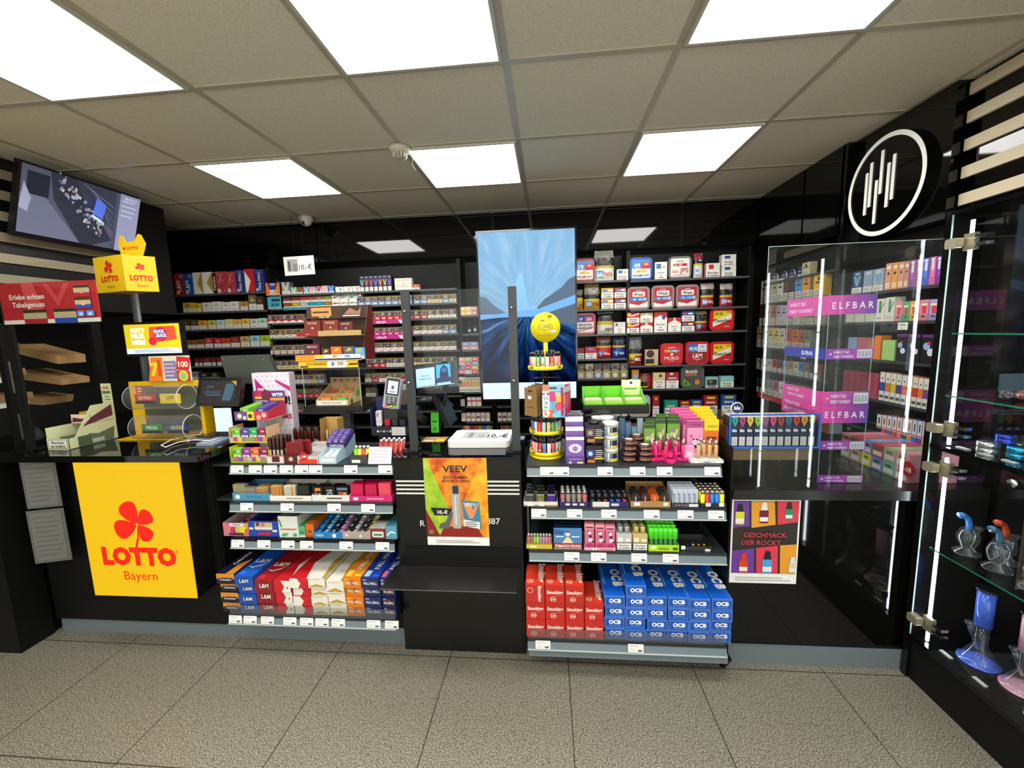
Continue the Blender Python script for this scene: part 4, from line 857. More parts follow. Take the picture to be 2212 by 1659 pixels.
rp(1473, 1500, 696, 718, ZR2[2], '#8E1E28', 'dark red pack under a blue one', .55, lambda f: (f.r(.1, .62, .4, .85, '#4A80B8'), f.t('L&M', .68, .62, .22, '#EEE', .02) if 0 else f.r(.5, .66, .88, .84, '#E6E0DA'))); rp(1473, 1500, 673, 695, ZR2[2], '#24489C', 'blue pack lying on a dark red one', .55, lambda f: (f.r(.1, .62, .4, .85, '#B84A5A'), f.r(.5, .66, .88, .84, '#E6E0DA')), zoff=hh)
rp(1245, 1262, 751, 775, ZR1[3], '#8E2430', 'maroon pack at the screen edge', .5); rp(1264, 1289, 749, 775, ZR1[3], '#C0202C', 'red pack left of the crumpled red pouch', .48, lambda f: f.r(.25, .72, .75, .88, '#8090C8'), True)
for lv in range(2):
    for i in range(6):
        put('tobacco_tin_pack', 'pack', 'small %s pack, %s from left below the crumpled pouches' % (('pale picture', 'dark picture')[lv], ORD[i]), 'two rows of small picture packs', 'pp%d%d' % (lv, i), (lambda i, lv: lambda f: (warn_photo(f, 0, 1, i*5+lv+20) if lv else f.r(0, 0, 1, 1, ['#A8A090', '#B8A8A0', '#7890B8', '#B0A070', '#8A8A5A', '#7A7A50'][i]), f.r(0, 0, 1, .3, '#1E1C1A') if lv else f.r(0, .85, 1, 1, '#C8B850'), f.bars(.1, .9, .05, .25, 2, '#C8C4BC') if lv else f.c(.5, .45, .3, '#D8D2C4', 9)))(i, lv), '#6A665E', 1246+i*18.6, 1263.5+i*18.6, 801, 817, BY, ZR1[4]+lv*(at(1300, 801, Y=BY).z-at(1300, 817, Y=BY).z+.001), .05)
rp(1365, 1380, 799, 840, ZR2[4], '#C8843A', 'tall narrow orange pack', .3, lambda f: f.rr(.25, .5, .75, .75, .08, '#7AB0D8'))
rp(1411, 1437, 806, 840, ZR2[4], '#D8C08A', 'cream pack with small round picture', .5, lambda f: f.c(.6, .8, .14, '#5A3A2A', 8), True); rp(1439, 1466, 806, 840, ZR2[4], '#A82434', 'crimson pack with white label, left of the dark tub', .5, lambda f: (f.r(.3, .84, .55, .98, '#E0D8D0'), f.r(.15, .6, .85, .68, '#E8D0D0')), True)
rp(1525, 1551, 815, 838, ZR2[4], '#8AC0B8', 'mint picture pack right of the dark tub', .2, lambda f: (f.r(.1, .25, .9, .75, '#3A322E'), f.c(.4, .55, .15, '#8A6A5A', 8)), body='#9AC8C0'); rp(1557, 1585, 814, 838, ZR2[4], '#8AC8C4', 'mint pack with white label at the shelf end', .5, None, body='#9ACAC4')
t = tag(obj('tobacco_tin', (lambda m: (m.lathe([(.046, 0), (.048, .004), (.048, .118), (.046, .124), (0, .124)], mat('#7A2A20', .35), n=20), cylface(m, (0, 0, 0), .0483, .01, .1).r(.1, .1, .55, .95, '#8A6A5A').r(.1, .08, .55, .45, '#1E1A18').r(.56, .05, .95, .95, '#B8242C').r(.1, .0, .6, .1, '#D8B82A'), m)[-1])(M()), None, (at(1396, 840, Y=BY).x, BY+.055, ZR2[4]+.0005)), 'round red and brown tobacco tin with clear lid', 'tin')
for px0, px1, py0, py1, z, c, wd, k in ((1393, 1422, 755, 789, ZR2[3], '#7A3A2C', 'brown pack with dark picture left of the lettered red tub', 'bp'), ): put('cigarette_pack', 'cigarette pack', wd, g, k, lambda f: (f.r(0, 0, 1, 1, '#C8A890'), f.c(.4, .72, .3, '#3A2A22', 12), f.r(.05, .1, .7, .4, '#1E1A18'), f.r(.2, 0, .9, .1, '#D8B82A')), c, px0, px1, py0, py1, BY, z, .07)
brk = lambda c, w_: lambda f: (f.t(w_, .5, .62, .1, '#F0ECE6', .03, wmax=.9), f.r(.2, .84, .8, .94, '#E0C82A') if c else None)
rp(1436, 1464, 864, 898, ZR2[5], '#1E8C78', 'green pack in the low right row', .55, brk(0, 'ELIXYR')); rp(1468, 1491, 865, 898, ZR2[5], '#8E1E24', 'red pack with yellow price, left of a blue one', .5, brk(1, 'BREAK'), True); rp(1494, 1516, 864, 898, ZR2[5], '#2458A8', 'blue pack with yellow price beside the red one', .5, brk(1, 'BREAK'), True)
rp(1521, 1550, 853, 897, ZR2[5], '#9A1E20', 'taller red pack with yellow price', .5, brk(1, 'BREAK'), True); rp(1559, 1590, 851, 896, ZR2[5], '#1E5098', 'taller blue pack with yellow price at the end', .5, brk(1, 'BREAK'), True)
rp(1410, 1424, 853, 898, ZR2[5], '#A02024', 'narrow tall red pack behind the green boxes tray', .5, lambda f: f.c(.5, .85, .2, '#D8B82A', 8), True)
for i, (c, wd, x, w_) in enumerate((('#24348C', 'dark blue', 1252, 13), ('#B83A40', 'red', 1267, 15), ('#7A9A6A', 'green', 1285, 14), ('#C8A860', 'gold', 1301, 11), ('#C88A2A', 'orange', 1331, 8), ('#D8C8A0', 'cream', 1341, 15))):
    put('tobacco_tin_pack', 'pack', 'small %s pack seen under the green boxes tray' % wd, 'small packs seen under the green boxes tray', 'ut%d' % i, (lambda c: lambda f: (f.r(0, 0, 1, 1, c), f.c(.5, .4, .28, '#E6DCC8', 9)))(c), c, x, x+w_, 888, 900, BY, ZR1[5], .05)
for i, (x, w_) in enumerate(((1262, 17), (1281, 17), (1300, 17), (1330, 20))): put('tobacco_tin_pack', 'pack', 'white-topped pack, %s from left on the lowest back shelf' % ORD[i], 'white-topped packs on the lowest back shelf', 'wt', s_rauchen('#D8D4CA', None, .6), '#C8C4BA', x, x+w_, 906, 935, BY, ZR1[6], .05)
# ================================================================ right wall racks
def wallrow(z, items, where, name, cat, what, group, tray=False):
    for i, it in enumerate(items):
        x0, x1, y0, y1, cw, key, pt, body = it
        put(name, cat, '%s %s, %s from left %s' % (cw, what, ORD[i], where), group, key, pt, body, x0, x1, y0, y1, None, z, .045, RX+.004)
def cgl(c, ink='#3A2A1E'): return lambda f: (f.r(0, 0, 1, 1, c), f.r(.2, .6, .8, .68, ink), f.c(.5, .8, .12, ink, 8), f.r(.05, .0, .95, .36, '#CFCBC2'), f.bars(.12, .88, .05, .32, 3, '#7A766E'))
def tinr(i, px, py, z, c='#2A3270'):
    a = at(px, py, X=RX+.012); m = M().cyl((0, 0, 0), (0, .012, 0), .036, mat('#B8B4A8', .3, .5), 20)
    f = Face(m, (-.036, -.0002, -.036), (1, 0, 0), (0, 0, 1), .072, .072); f.c(.5, .5, .48, c, 20); f.p([(.15, .3), (.85, .3), (.6, .02), (.4, .02)], '#D8D4C0'); f.t('Snus', .5, .52, .14, '#C8CCE0', .01) if 0 else f.r(.25, .55, .75, .62, '#C8CCE0')
    o = obj('round_tin', m, None, (RX+.03, a.y, z+.0365), -PI/2); tag(o, 'round dark blue tin, %s from left on the top right-wall shelf' % ORD[i], 'tin', 'round tins on the right wall')
for i, (x, y) in enumerate(((1650, 597), (1669, 594), (1688, 588), (1705, 584), (1722, 579))): tinr(i, x, y, ZA[0])
put('cigarillo_pack', 'cigarillo pack', 'cream pack beside the round tins on the right wall', None, 'crm', cgl('#C8B890'), '#B8A880', 1733, 1750, 562, 590, None, ZA[0], .045, RX+.004)
CA = [('white', '#C8C4B8'), ('grey-white', '#B4AEA8'), ('cream', '#B0A478'), ('white', '#CFCAC2'), ('maroon', '#5E2A26'), ('black', '#1E1E1A'), ('sky blue', '#4A8AC8'), ('orange', '#D8902A'), ('brown', '#6A5238'), ('yellow', '#D8A81E')]
xe = [1644, 1656, 1668, 1679, 1692, 1704, 1717, 1733, 1750, 1757, 1781]
wallrow(ZA[1], [(xe[i], xe[i+1]-1, 640-44-i*1.3+10, 644-i*1.2+12, CA[i][0], 'ca'+CA[i][1], cgl(CA[i][1]), CA[i][1]) for i in range(10)], 'on the right-wall second shelf', 'cigarillo_pack', 'cigarillo pack', 'pack', 'cigarillo packs on the right wall, second shelf')
CB = [('dark brown', '#3A2824'), ('cream', '#B8AE84'), ('rust', '#9A5A4A'), ('lilac', '#A8A0B0'), ('blue-white', '#A8B4C0'), ('grey', '#5A544C'), ('pale yellow', '#D0C080'), ('mustard', '#B8902A'), ('taupe', '#8A7868'), ('sand', '#B0A080')]
xe = [1641, 1654, 1665, 1677, 1688, 1700, 1713, 1728, 1743, 1760, 1777]
wallrow(ZA[2], [(xe[i], xe[i+1]-1, 655-i*.4, 701-i*1.2, CB[i][0], 'cb'+CB[i][1], cgl(CB[i][1]), CB[i][1]) for i in range(10)], 'on the right-wall third shelf', 'cigarillo_pack', 'cigarillo pack', 'pack', 'cigarillo packs on the right wall, third shelf')
CC = [('tan', '#A8906A'), ('kraft', '#A88A64'), ('cream', '#C0B48C'), ('light yellow', '#C8B468'), ('white', '#C0BAB0'), ('orange-red', '#CC4A1E'), ('orange', '#D8641E'), ('copper', '#B0603A'), ('grey', '#8A8880')]
xe = [1635, 1647, 1659, 1671, 1684, 1696, 1710, 1726, 1738, 1752]
wallrow(ZA[3], [(xe[i], xe[i+1]-1, 708, 752, CC[i][0], 'cc'+CC[i][1], cgl(CC[i][1]), CC[i][1]) for i in range(9)], 'on the right-wall fourth shelf', 'cigarillo_pack', 'cigarillo pack', 'pack', 'cigarillo packs on the right wall, fourth shelf')
CD = [('silver', '#A8A8A4'), ('grey', '#8A8680'), ('silver', '#B0B0AC'), ('red', '#A83038'), ('brown', '#5A4034'), ('light blue', '#7AA0C8'), ('orange', '#D8822A'), ('white', '#C8C4BC'), ('blue', '#3A7AC0'), ('pink-brown', '#8A6A60'), ('dark', '#4A4440'), ('red-brown', '#8A4038')]
wallrow(ZA[4], [(1634+i*11.4, 1644.5+i*11.4, 777+i*.6, 800+i*1.5, CD[i][0], 'cd'+CD[i][1], cgl(CD[i][1]), CD[i][1]) for i in range(12)], 'on the right-wall fifth shelf', 'cigarillo_pack', 'cigarillo pack', 'slim pack', 'slim packs on the right wall, fifth shelf')
CE = [('dark', '#3A3430'), ('grey', '#6A6660'), ('silver', '#8A8884'), ('pink', '#A85A68'), ('white', '#D8D6D0'), ('black', '#242220'), ('gold', '#8A7A50'), ('olive', '#7A7048'), ('gold', '#8A7A50'), ('olive', '#7A7048')]
wallrow(ZA[5], [(1634+i*12, 1645+i*12, 822+i*1.2, 852+i*2.6, CE[i][0], 'ce'+CE[i][1], cgl(CE[i][1]), CE[i][1]) for i in range(10)], 'above the red strip on the right wall', 'cigarillo_pack', 'cigarillo pack', 'pack', 'packs above the red strip')
m = M().box(RX-.008, RX-.0055, 2.80, 3.55, ZA[5]-.04, ZA[5]-.002, mat('#B01E26')); tag(obj('shelf_strip', m), 'red price strip along the lowest right-wall shelf', 'shelf strip')
# near right wall: vapes
def vs_(c, kind='b'):
    def g(f):
        f.r(0, 0, 1, 1, c)
        if kind == 'veev': f.t('VEEV', .5, .82, .1, '#DDE2E8', .02, wmax=.8); f.p([(.1, .78), (.4, .78), (.5, .6), (.6, .78), (.9, .78), (.62, .35), (.38, .35)], '#7A98B8'); f.r(0, 0, 1, .28, '#DDDAD2'); f.bars(.08, .92, .04, .25, 3, '#8A8680')
        if kind == 'man': f.c(.5, .62, .2, '#3A2420', 9); f.r(.2, .78, .85, .9, '#E8DCC8'); f.r(.1, .08, .9, .28, '#E8C8A0')
        if kind == 'tube': f.rr(.3, .35, .72, .85, .12, '#E8E2EC'); f.r(.3, .3, .72, .55, shade(c, 1.3)); f.rr(.2, .86, .8, .96, .1, '#E8DCE8')
        if kind == 'glass': f.p([(.25, .7), (.8, .7), (.7, .25), (.35, .25)], '#D83A4A'); f.r(.15, .72, .85, .82, '#F0E0C8'); f.r(0, 0, 1, .35, shade(c, .9)); f.r(.3, .18, .7, .25, '#2A2A28')
        if kind == 'x': f.p([(.35, .9), (.6, .9), (.6, .4), (.35, .4)], '#3A7A5A'); f.p([(.6, .6), (.9, .9), (.9, .75), (.6, .48)], '#4A9A6A'); f.r(.15, .15, .7, .2, '#A8A498')
        if kind == 'baby': f.r(.1, .36, .9, .64, c); f.r(0, .64, 1, 1, '#E6DFD0'); f.c(.5, .78, .16, '#2A2624', 9); f.r(0, 0, 1, .34, '#E2DED6'); f.rr(.1, .1, .9, .2, .1, '#5A5650')
        if kind == 'pod': f.r(0, 0, 1, .26, c); f.r(0, .26, 1, 1, '#DCD8D4'); f.rr(.35, .5, .65, .85, .1, shade(c, .7)); f.r(.1, .3, .9, .36, '#C84A50')
        if kind == 'maze': f.c(.35, .6, .25, '#9AB8E0', 9); f.c(.65, .4, .25, '#D8E0F0', 9); f.c(.5, .7, .12, '#C83A70', 8); f.r(0, .9, 1, 1, '#6A2A78')
    return g
def vrow(z, its, where, group):
    for i, (x0, x1, y0, y1, cw, c, k) in enumerate(its): put('vape_box', 'vape box', '%s vape box, %s from left %s' % (cw, ORD[i], where), group, 'v'+c+k, vs_(c, k), c, x0, x1, y0, y1, None, z, .05, RX+.004)
vrow(ZB[0], [(1841, 1862, 590, 639, 'dark blue', '#1E3A5E', 'veev'), (1865, 1884, 588, 636, 'silver-blue', '#8A98A8', 'veev'), (1886, 1908, 585, 634, 'silver', '#9AA4AC', 'veev'), (1912, 1925, 574, 632, 'peach', '#D89A80', 'man'), (1926, 1939, 572, 630, 'orange', '#E09A4A', 'man'), (1940, 1952, 570, 628, 'pink', '#D8988A', 'man'), (1953, 1963, 568, 626, 'rose', '#D08A80', 'man'), (1964, 1977, 565, 624, 'purple', '#8A5A98', 'tube'), (1978, 1991, 562, 622, 'crimson', '#B8304A', 'tube'), (1992, 2007, 560, 620, 'blue', '#4A6AC0', 'tube'), (2008, 2021, 556, 617, 'pink', '#D86A9A', 'tube'), (2022, 2034, 553, 614, 'violet', '#7A3A9A', 'tube')], 'on the top vape shelf', 'vape boxes on the top vape shelf')
vrow(ZB[1], [(1826, 1845, 655, 699, 'cream', '#D8D2C2', ''), (1847, 1868, 653, 699, 'cream', '#D8D2C2', ''), (1870, 1890, 650, 698, 'cream', '#D8D2C2', ''), (1892, 1911, 648, 698, 'cream and teal', '#D8D2C2', 'x'), (1912, 1932, 645, 698, 'cream and green', '#D4D0C0', 'x'), (1933, 1949, 655, 698, 'pink glass', '#D88A98', 'glass'), (1950, 1964, 655, 697, 'green glass', '#4AAE7A', 'glass'), (1965, 1985, 653, 697, 'yellow glass', '#E0B04A', 'glass'), (1986, 2005, 651, 697, 'rose glass', '#E08AA0', 'glass'), (2007, 2027, 650, 696, 'lilac glass', '#A8A0D0', 'glass')], 'on the second vape shelf', 'vape boxes on the second vape shelf')
vrow(ZB[2], [(1832, 1850, 722, 765, 'blue and red', '#8AA8D0', ''), (1851, 1869, 720, 765, 'pink', '#D06A80', ''), (1870, 1888, 722, 766, 'coral', '#D87A6A', ''), (1889, 1903, 718, 770, 'orange', '#E0802A', ''), (1905, 1932, 738, 782, 'light green', '#A8D07A', ''), (1936, 1958, 726, 786, 'blue-lit black', '#16141E', 'maze'), (1962, 1986, 726, 788, 'blue-lit black', '#16141E', 'maze'), (1990, 2022, 726, 790, 'orange-lit black', '#1A1414', 'maze')], 'on the third vape shelf', 'vape boxes on the third vape shelf')
vrow(ZB[3], [(1821+i*13, 1833+i*13, 800, 848+i*1.2, 'crimson', '#A02A4A', '') for i in range(6)] + [(1900+i*11.8, 1911+i*11.8, 806+i*.9, 868+i*1.5, cw, c, 'baby') for i, (cw, c) in enumerate((('blue', '#2A4AA0'), ('orange', '#E07A2A'), ('yellow', '#D8C02A'), ('indigo', '#4A3A90'), ('coral', '#E0605A'), ('golden', '#E0B02A'), ('red', '#D83A34'), ('amber', '#E0862A'), ('purple', '#7A4A98')))], 'on the fourth vape shelf', 'vape boxes on the fourth vape shelf')
vrow(ZB[4], [(1895+i*11, 1905+i*11, 883+i*1.2, 922+i*2.8, cw, c, 'pod') for i, (cw, c) in enumerate((('navy', '#1E2A4A'), ('red', '#C84A4A'), ('blue', '#3A7AC0'), ('rust', '#B85A4A'), ('pink', '#D87A98'), ('teal', '#2A5A6A'), ('orange', '#E0923A'), ('blue', '#4A6AC0'), ('violet', '#6A4AB0'), ('yellow', '#D8C04A')))], 'on the fifth vape shelf', 'vape boxes on the fifth vape shelf')
pn = M().box(-.028, .028, 0, .001, -.036, 0, PAPER); f = pn.front(-.028, .028, 0, -.036, 0); f.bars(.15, .85, .5, .85, 2, '#5A5650'); f.t('33,95 \u20ac', .5, .15, .18, '#3A3834', .01, wmax=.7)
a = at(1952, 702, X=RX-.008); tag(obj('price_note', pn, None, (RX-.012, a.y, ZB[1]-.004), -PI/2), 'white paper note hanging from the second vape shelf', 'note')
a = at(1736, 775, X=RX-.008); tag(obj('price_note', pn, None, (RX-.012, a.y, ZA[3]-.018), -PI/2), 'white paper note hanging below the cigarillo shelf', 'note')
# ================================================================ goods on the left-hand shelves and counter
def cp(me, name, loc, rz, label, cat, group=None, rx=0, ry=0):
    o = obj(name, me, None, loc); o.rotation_euler = (rx, ry, rz); return tag(o, label, cat, group)
Z1, Z2, Z3, Z4 = [s_[3] for s_ in SHL]
def carton(px0, px1, k, n0, h, Y, z, c, front, top, key, word, grp, d=.27, name='cigarette_carton', cat='cigarette carton', dy=0, w=None, pyc=1290, top_on=True):
    a, b = at(px0, pyc, Y=1.72), at(px1, pyc, Y=1.72); b.x = min(b.x, -.734) if a.x < -.4 else b.x; w_ = (b.x-a.x-.0015)
    me = packdata(key+str(top_on), w_, d, h-.0006, c, front, name, None, top if top_on else None)
    return tag(obj(name, me, None, ((a.x+b.x)/2, Y+d/2+dy, z+k*h+.0005)), word, cat, grp)
def fr_col(f): f.r(0, .42, 1, 1, '#D88A2A'); f.r(0, 0, 1, .42, '#1A1830'); f.p([(0, .42), (.15, .6), (.85, .6), (1, .42), (.85, .28), (.15, .28)], '#1A1830'); f.t('Columbus', .5, .34, .2, '#E6E2DA', .02, wmax=.86)
def tp_col(f): f.r(0, 0, 1, 1, '#171530'); f.p([(.55, 0), (1, 0), (1, .5), (.6, .3)], '#D88A2A'); f.t('Columbus', .45, .5, .075, '#E6E2DA', .02, rot=PI/2)
def fr_lm(c): return lambda f: (f.r(0, 0, 1, 1, c), f.p([(.25, .5), (.35, .2), (.65, .2), (.75, .5), (.65, .85), (.35, .85)], shade(c, .8)), f.t('L&M', .5, .35, .36, '#E8E4DC', .02, wmax=.5))
def tp_lm(c): return lambda f: (f.r(0, 0, 1, 1, c), f.t('L&M', .55, .45, .12, '#E8E6E0', .03, wmax=.8), f.p([(.05, .33), (.4, .26), (.8, .34), (.98, .5), (.8, .38), (.4, .3)], '#E8E6E0'), f.r(.1, .05, .4, .15, shade(c, 1.3)))
def fr_mr(fl): return lambda f: (f.r(0, 0, 1, 1, '#C8202A'), f.p([(.45, 0), (.62, .5), (.45, 1), (1, 1), (1, 0)] if not fl else [(0, 0), (.45, 0), (.6, .5), (.4, 1), (0, 1)], '#E8E4D8'), f.r(.78, .3, .84, .5, '#8A2028'))
def tp_mr(f): f.r(0, 0, 1, 1, '#E9E5DA'); f.p([(0, 0), (.95, 0), (.55, .5), (.98, 1), (0, 1)], '#CC1E26')
def fr_go(f): f.r(0, 0, 1, 1, '#E6E2D4'); f.p([(.04, .08), (.96, .08), (.96, .16), (.5, .42), (.04, .16)], '#B8963C'); f.r(.1, .86, .7, .9, '#A8A494'); f.r(.4, .16, .6, .2, '#E0D8B8')
def tp_go(f): f.r(0, 0, 1, 1, '#E9E5D8'); f.p([(1, 0), (.85, 0), (.6, .5), (1, 1)], '#B8963C'); f.r(.3, .3, .6, .32, '#C8C0A8')
def fr_pm(c, ac, ink='#E8E4DC'): return lambda f: (f.r(0, 0, 1, 1, c), f.r(.42, .25, .58, .75, ac), f.t('PALL MALL', .5, .36, .26, ink, .02, wmax=.78), f.r(.06, .76, .3, .88, shade(c, 1.5) if c[1] != '1' else '#8A9AC8'))
def tp_pm(c, ac): return lambda f: (f.r(0, 0, 1, 1, c), f.t('PALL MALL', .7, .6, .1, '#E8E4EC', .02, rot=PI/2), f.rr(.08, .04, .4, .22, .03, ac), f.r(.6, .05, .92, .1, shade(c, 1.6)))
COLS = [(479, 517, 4, 'orange and navy', '#171530', fr_col, tp_col, 'cc1', 0, .055), (517, 556, 4, 'blue', '#1A4FA8', fr_lm('#1A4FA8'), tp_lm('#1E62C8'), 'cc2', .0, .052), (557, 596, 3, 'dark red', '#8E1A22', fr_lm('#8E1A22'), tp_lm('#B01E28'), 'cc3', -.0, .062), (597, 633, 3, 'red and white', '#C8202A', fr_mr(0), tp_mr, 'cc4', -.0, .062),
 (634, 672, 4, 'white and red', '#C8202A', fr_mr(1), tp_mr, 'cc5', 0, .051), (673, 709, 4, 'white with gold chevron', '#D8D0B8', fr_go, tp_go, 'cc6', 0, .052), (710, 747, 3, 'white and gold', '#D8D0B8', fr_go, tp_go, 'cc7', 0, .064), (748, 786, 4, 'orange', '#D87A1A', fr_pm('#D87A1A', '#B8481E'), tp_pm('#E0861E', '#E8C040'), 'cc8', 0, .054), (787, 824, 4, 'navy', '#1A2458', fr_pm('#1A2458', '#2A3A80'), tp_pm('#1E3C98', '#A8C4E8'), 'cc9', 0, .054), (826, 863, 4, 'navy with red emblem', '#1A1E4A', fr_pm('#1A1E4A', '#A82A34'), tp_pm('#1E3690', '#D85A60'), 'cc10', 0, .054)]
for ci, (a, b, n, cw, c, fr_, tp_, key, dy, h) in enumerate(COLS):
    for k in range(n):
        lev = 'topmost' if k == n-1 else ('bottom' if k == 0 else ORD[k]+' from bottom')
        carton(a, b, k, n, h*.965, 1.722-.012*(k == n-1)-.006*(k % 2), Z4, c, fr_, tp_, key, '%s carton, %s of the stack %s from left' % (cw, lev, ORD[ci]), 'cartons stacked on the lowest left shelf', top_on=(k == n-1), dy=0)
GUARD = sheet((.86, .86, .85), .6, .04); GUARD.name = 'smoked_guard'
x0, x1 = SHL[3][0], SHL[3][1]
tag(obj('shelf_guard', M().box(x0+.01, x1-.004, 1.7045, 1.706, Z4-.002, Z4+.05, GUARD)), 'low smoked acrylic guard in front of the cigarette cartons', 'shelf guard')
# ---- third shelf: sweets and gum
def tray(name, px0, px1, py0, py1, Y, z, d, c, front, label, cat='box', hb=None, wall=.0015, inner=None, side=None, lean=0):
    "open display tray; py0 = top of its front lip"
    yc = (py0+py1)/2; a, b = at(px0, yc, Y=Y), at(px1, yc, Y=Y); w_ = b.x-a.x-.001; xc = (px0+px1)/2; h = at(xc, py0, Y=Y).z-at(xc, py1, Y=Y).z; hb = hb or h*1.3
    m = M(); mc = mat(c, .5); mi = mat(inner or shade(c, .85), .5)
    m.box(-w_/2, w_/2, 0, d, 0, .0015, mi); m.box(-w_/2, w_/2, 0, wall, .0015, h, mc); m.box(-w_/2, w_/2, d-wall, d, .0015, hb, mc)
    for s_ in (-1, 1):
        xx = -w_/2 if s_ < 0 else w_/2; P = [(wall, .0015), (d-wall, .0015), (d-wall, hb), (wall, h)]
        if s_ < 0: m.prism(P, (xx+wall, 0, 0), (0, 1, 0), (0, 0, 1), wall, mc)
        else: m.prism(P, (xx, 0, 0), (0, 1, 0), (0, 0, 1), wall, mc)
    if front: f = m.front(-w_/2, w_/2, 0, 0, h); front(f)
    o = obj(name, m, None, ((a.x+b.x)/2, Y, z+.0006)); tag(o, label, cat); return (a.x+b.x)/2, w_, h, o
def fmentos(f): f.r(0, 0, 1, 1, '#C8788A'); f.r(0, .45, .55, 1, '#D8707A'); f.r(.5, .3, 1, 1, '#D8A04A'); f.c(.4, .45, .12, '#B8304A'); f.c(.62, .5, .13, '#B8C84A'); f.c(.8, .5, .14, '#E0D040'); f.c(.95, .4, .1, '#D8642A'); f.r(.28, .75, .85, .98, '#E4D4E8'); f.t('mentos', .55, .82, .14, '#4A3A90', .02, wmax=.5); f.t('mentos', .52, .08, .26, '#2A1A4A', .04, wmax=.76)
cx, w_, h, _ = tray('candy_box', 484, 538, 1143, 1171, 1.775, Z3, .26, '#C8B0A8', fmentos, 'open pink and yellow sweets box at the left end of the third shelf')
def roll(c, ends, L=.11, r=.011):
    m = M().lathe([(r*.8, 0), (r, .004), (r, L-.004), (r*.8, L)], mat(c, .35), n=10); f = cylface(m, (0, 0, 0), r, .02, L-.04); f.r(.0, 0, 1, 1, ends); return m.data('candy_roll')
me = [roll(c, e) for c, e in (('#6A4A8A', '#C8A8D8'), ('#B85A7A', '#E8C0C8'), ('#8A6A5A', '#C8B0A0'))]
for i in range(4):
    for j in range(2): cp(me[(i+j) % 3], 'candy_roll', (cx-w_/2+.014+i*(w_-.028)/3, 1.79+j*.125, Z3+.014), 0, 'wrapped sweet roll in the pink box, %s from left, %s row' % (ORD[i], ('front', 'back')[j]), 'sweets', 'sweet rolls in the pink box', rx=-PI/2)
def fhar(f): f.r(0, 0, 1, 1, '#1E48A8'); f.r(.2, .42, .8, .9, '#C8B8A0'); f.r(.2, .48, .8, .6, '#E4DED0'); f.c(.3, .78, .07, '#6A3A2A', 8); f.c(.48, .76, .08, '#D07A8A', 8); f.c(.65, .78, .07, '#D8C050', 8); f.t('HARIBO', .52, .1, .2, '#D83038', .04, wmax=.44); f.rr(.8, .3, .96, .45, .03, '#D8D8D0'); f.rr(.0, .45, .16, .6, .03, '#D8D8D0')
cx, w_, h, _ = tray('candy_box', 540, 603, 1140, 1173, 1.775, Z3, .26, '#1E48A8', fhar, 'open blue gummy sweets box beside the pink one')
bag = M().rbox(-.02, .02, 0, .05, 0, .012, mat('#A84A5A', .3), .005, 'y', 2).data('candy_bag'); bag2 = M().rbox(-.02, .02, 0, .05, 0, .012, mat('#5A3434', .3), .005, 'y', 2).data('candy_bag')
for i in range(3):
    for j in range(3): cp((bag, bag2)[(i+j) % 2], 'candy_bag', (cx-w_/2+.026+i*.047, 1.79+j*.07, Z3+.003), 0, 'small sweet bag in the blue box, %s from left, %s row' % (ORD[i], ORD[j]), 'sweets', 'sweet bags in the blue box')
def fmint(f): f.r(0, 0, 1, 1, '#D8DED2'); f.p([(0, .9), (.1, .5), (.2, .45), (.12, .8)], '#3A9A6A'); f.r(.08, .35, .92, .42, '#C86A5A'); f.p([(.1, .05), (.35, .05), (.5, .2), (.2, .2)], '#4AA878'); f.p([(.7, .05), (.92, .05), (.9, .2), (.75, .2)], '#4AA878')
cx, w_, h, _ = tray('mint_box', 603, 645, 1128, 1173, 1.77, Z3, .2, '#DDE2D6', fmint, 'white and green mints box on the third shelf', hb=.085)
bag = M().rbox(-.028, .028, 0, .06, 0, .012, mat('#D8E4DC', .3), .005, 'y', 2).box(-.02, .02, .005, .05, .0125, .013, mat('#4AB48A')).data('mint_bag')
for j in range(4): cp(bag, 'mint_bag', (cx, 1.785+j*.012, Z3+.004+j*.0145), .1*(j-1), 'white and green mint bag, %s in the pile' % ORD[j], 'sweets', 'mint bags in the white box')
def fgum(c, cc): return lambda f: (f.r(0, 0, 1, 1, c), f.rr(.25, .3, .75, .55, .08, shade(c, .7)), f.r(0, 0, 1, .16, cc))
put('gum_box', 'gum box', 'long green chewing gum box reaching back on the third shelf', None, 'gg', fgum('#5AAA7A', '#D8E4D8'), '#3A8A5A', 646, 661, 1150, 1174, 1.775, Z3, .3)
put('gum_box', 'gum box', 'long orange chewing gum box reaching back on the third shelf', None, 'go', fgum('#D86A1A', '#B84A12'), '#D86A1A', 662, 679, 1146, 1174, 1.775, Z3, .3)
def fblue(f): f.r(0, 0, 1, 1, '#2A78B8'); f.t('Clorets', .2, .35, .3, '#D8E8F4', .01, wmax=.3) if 0 else f.rr(.08, .3, .35, .65, .03, '#8AB8DC'); f.c(.72, .45, .07, '#E8EEF2')
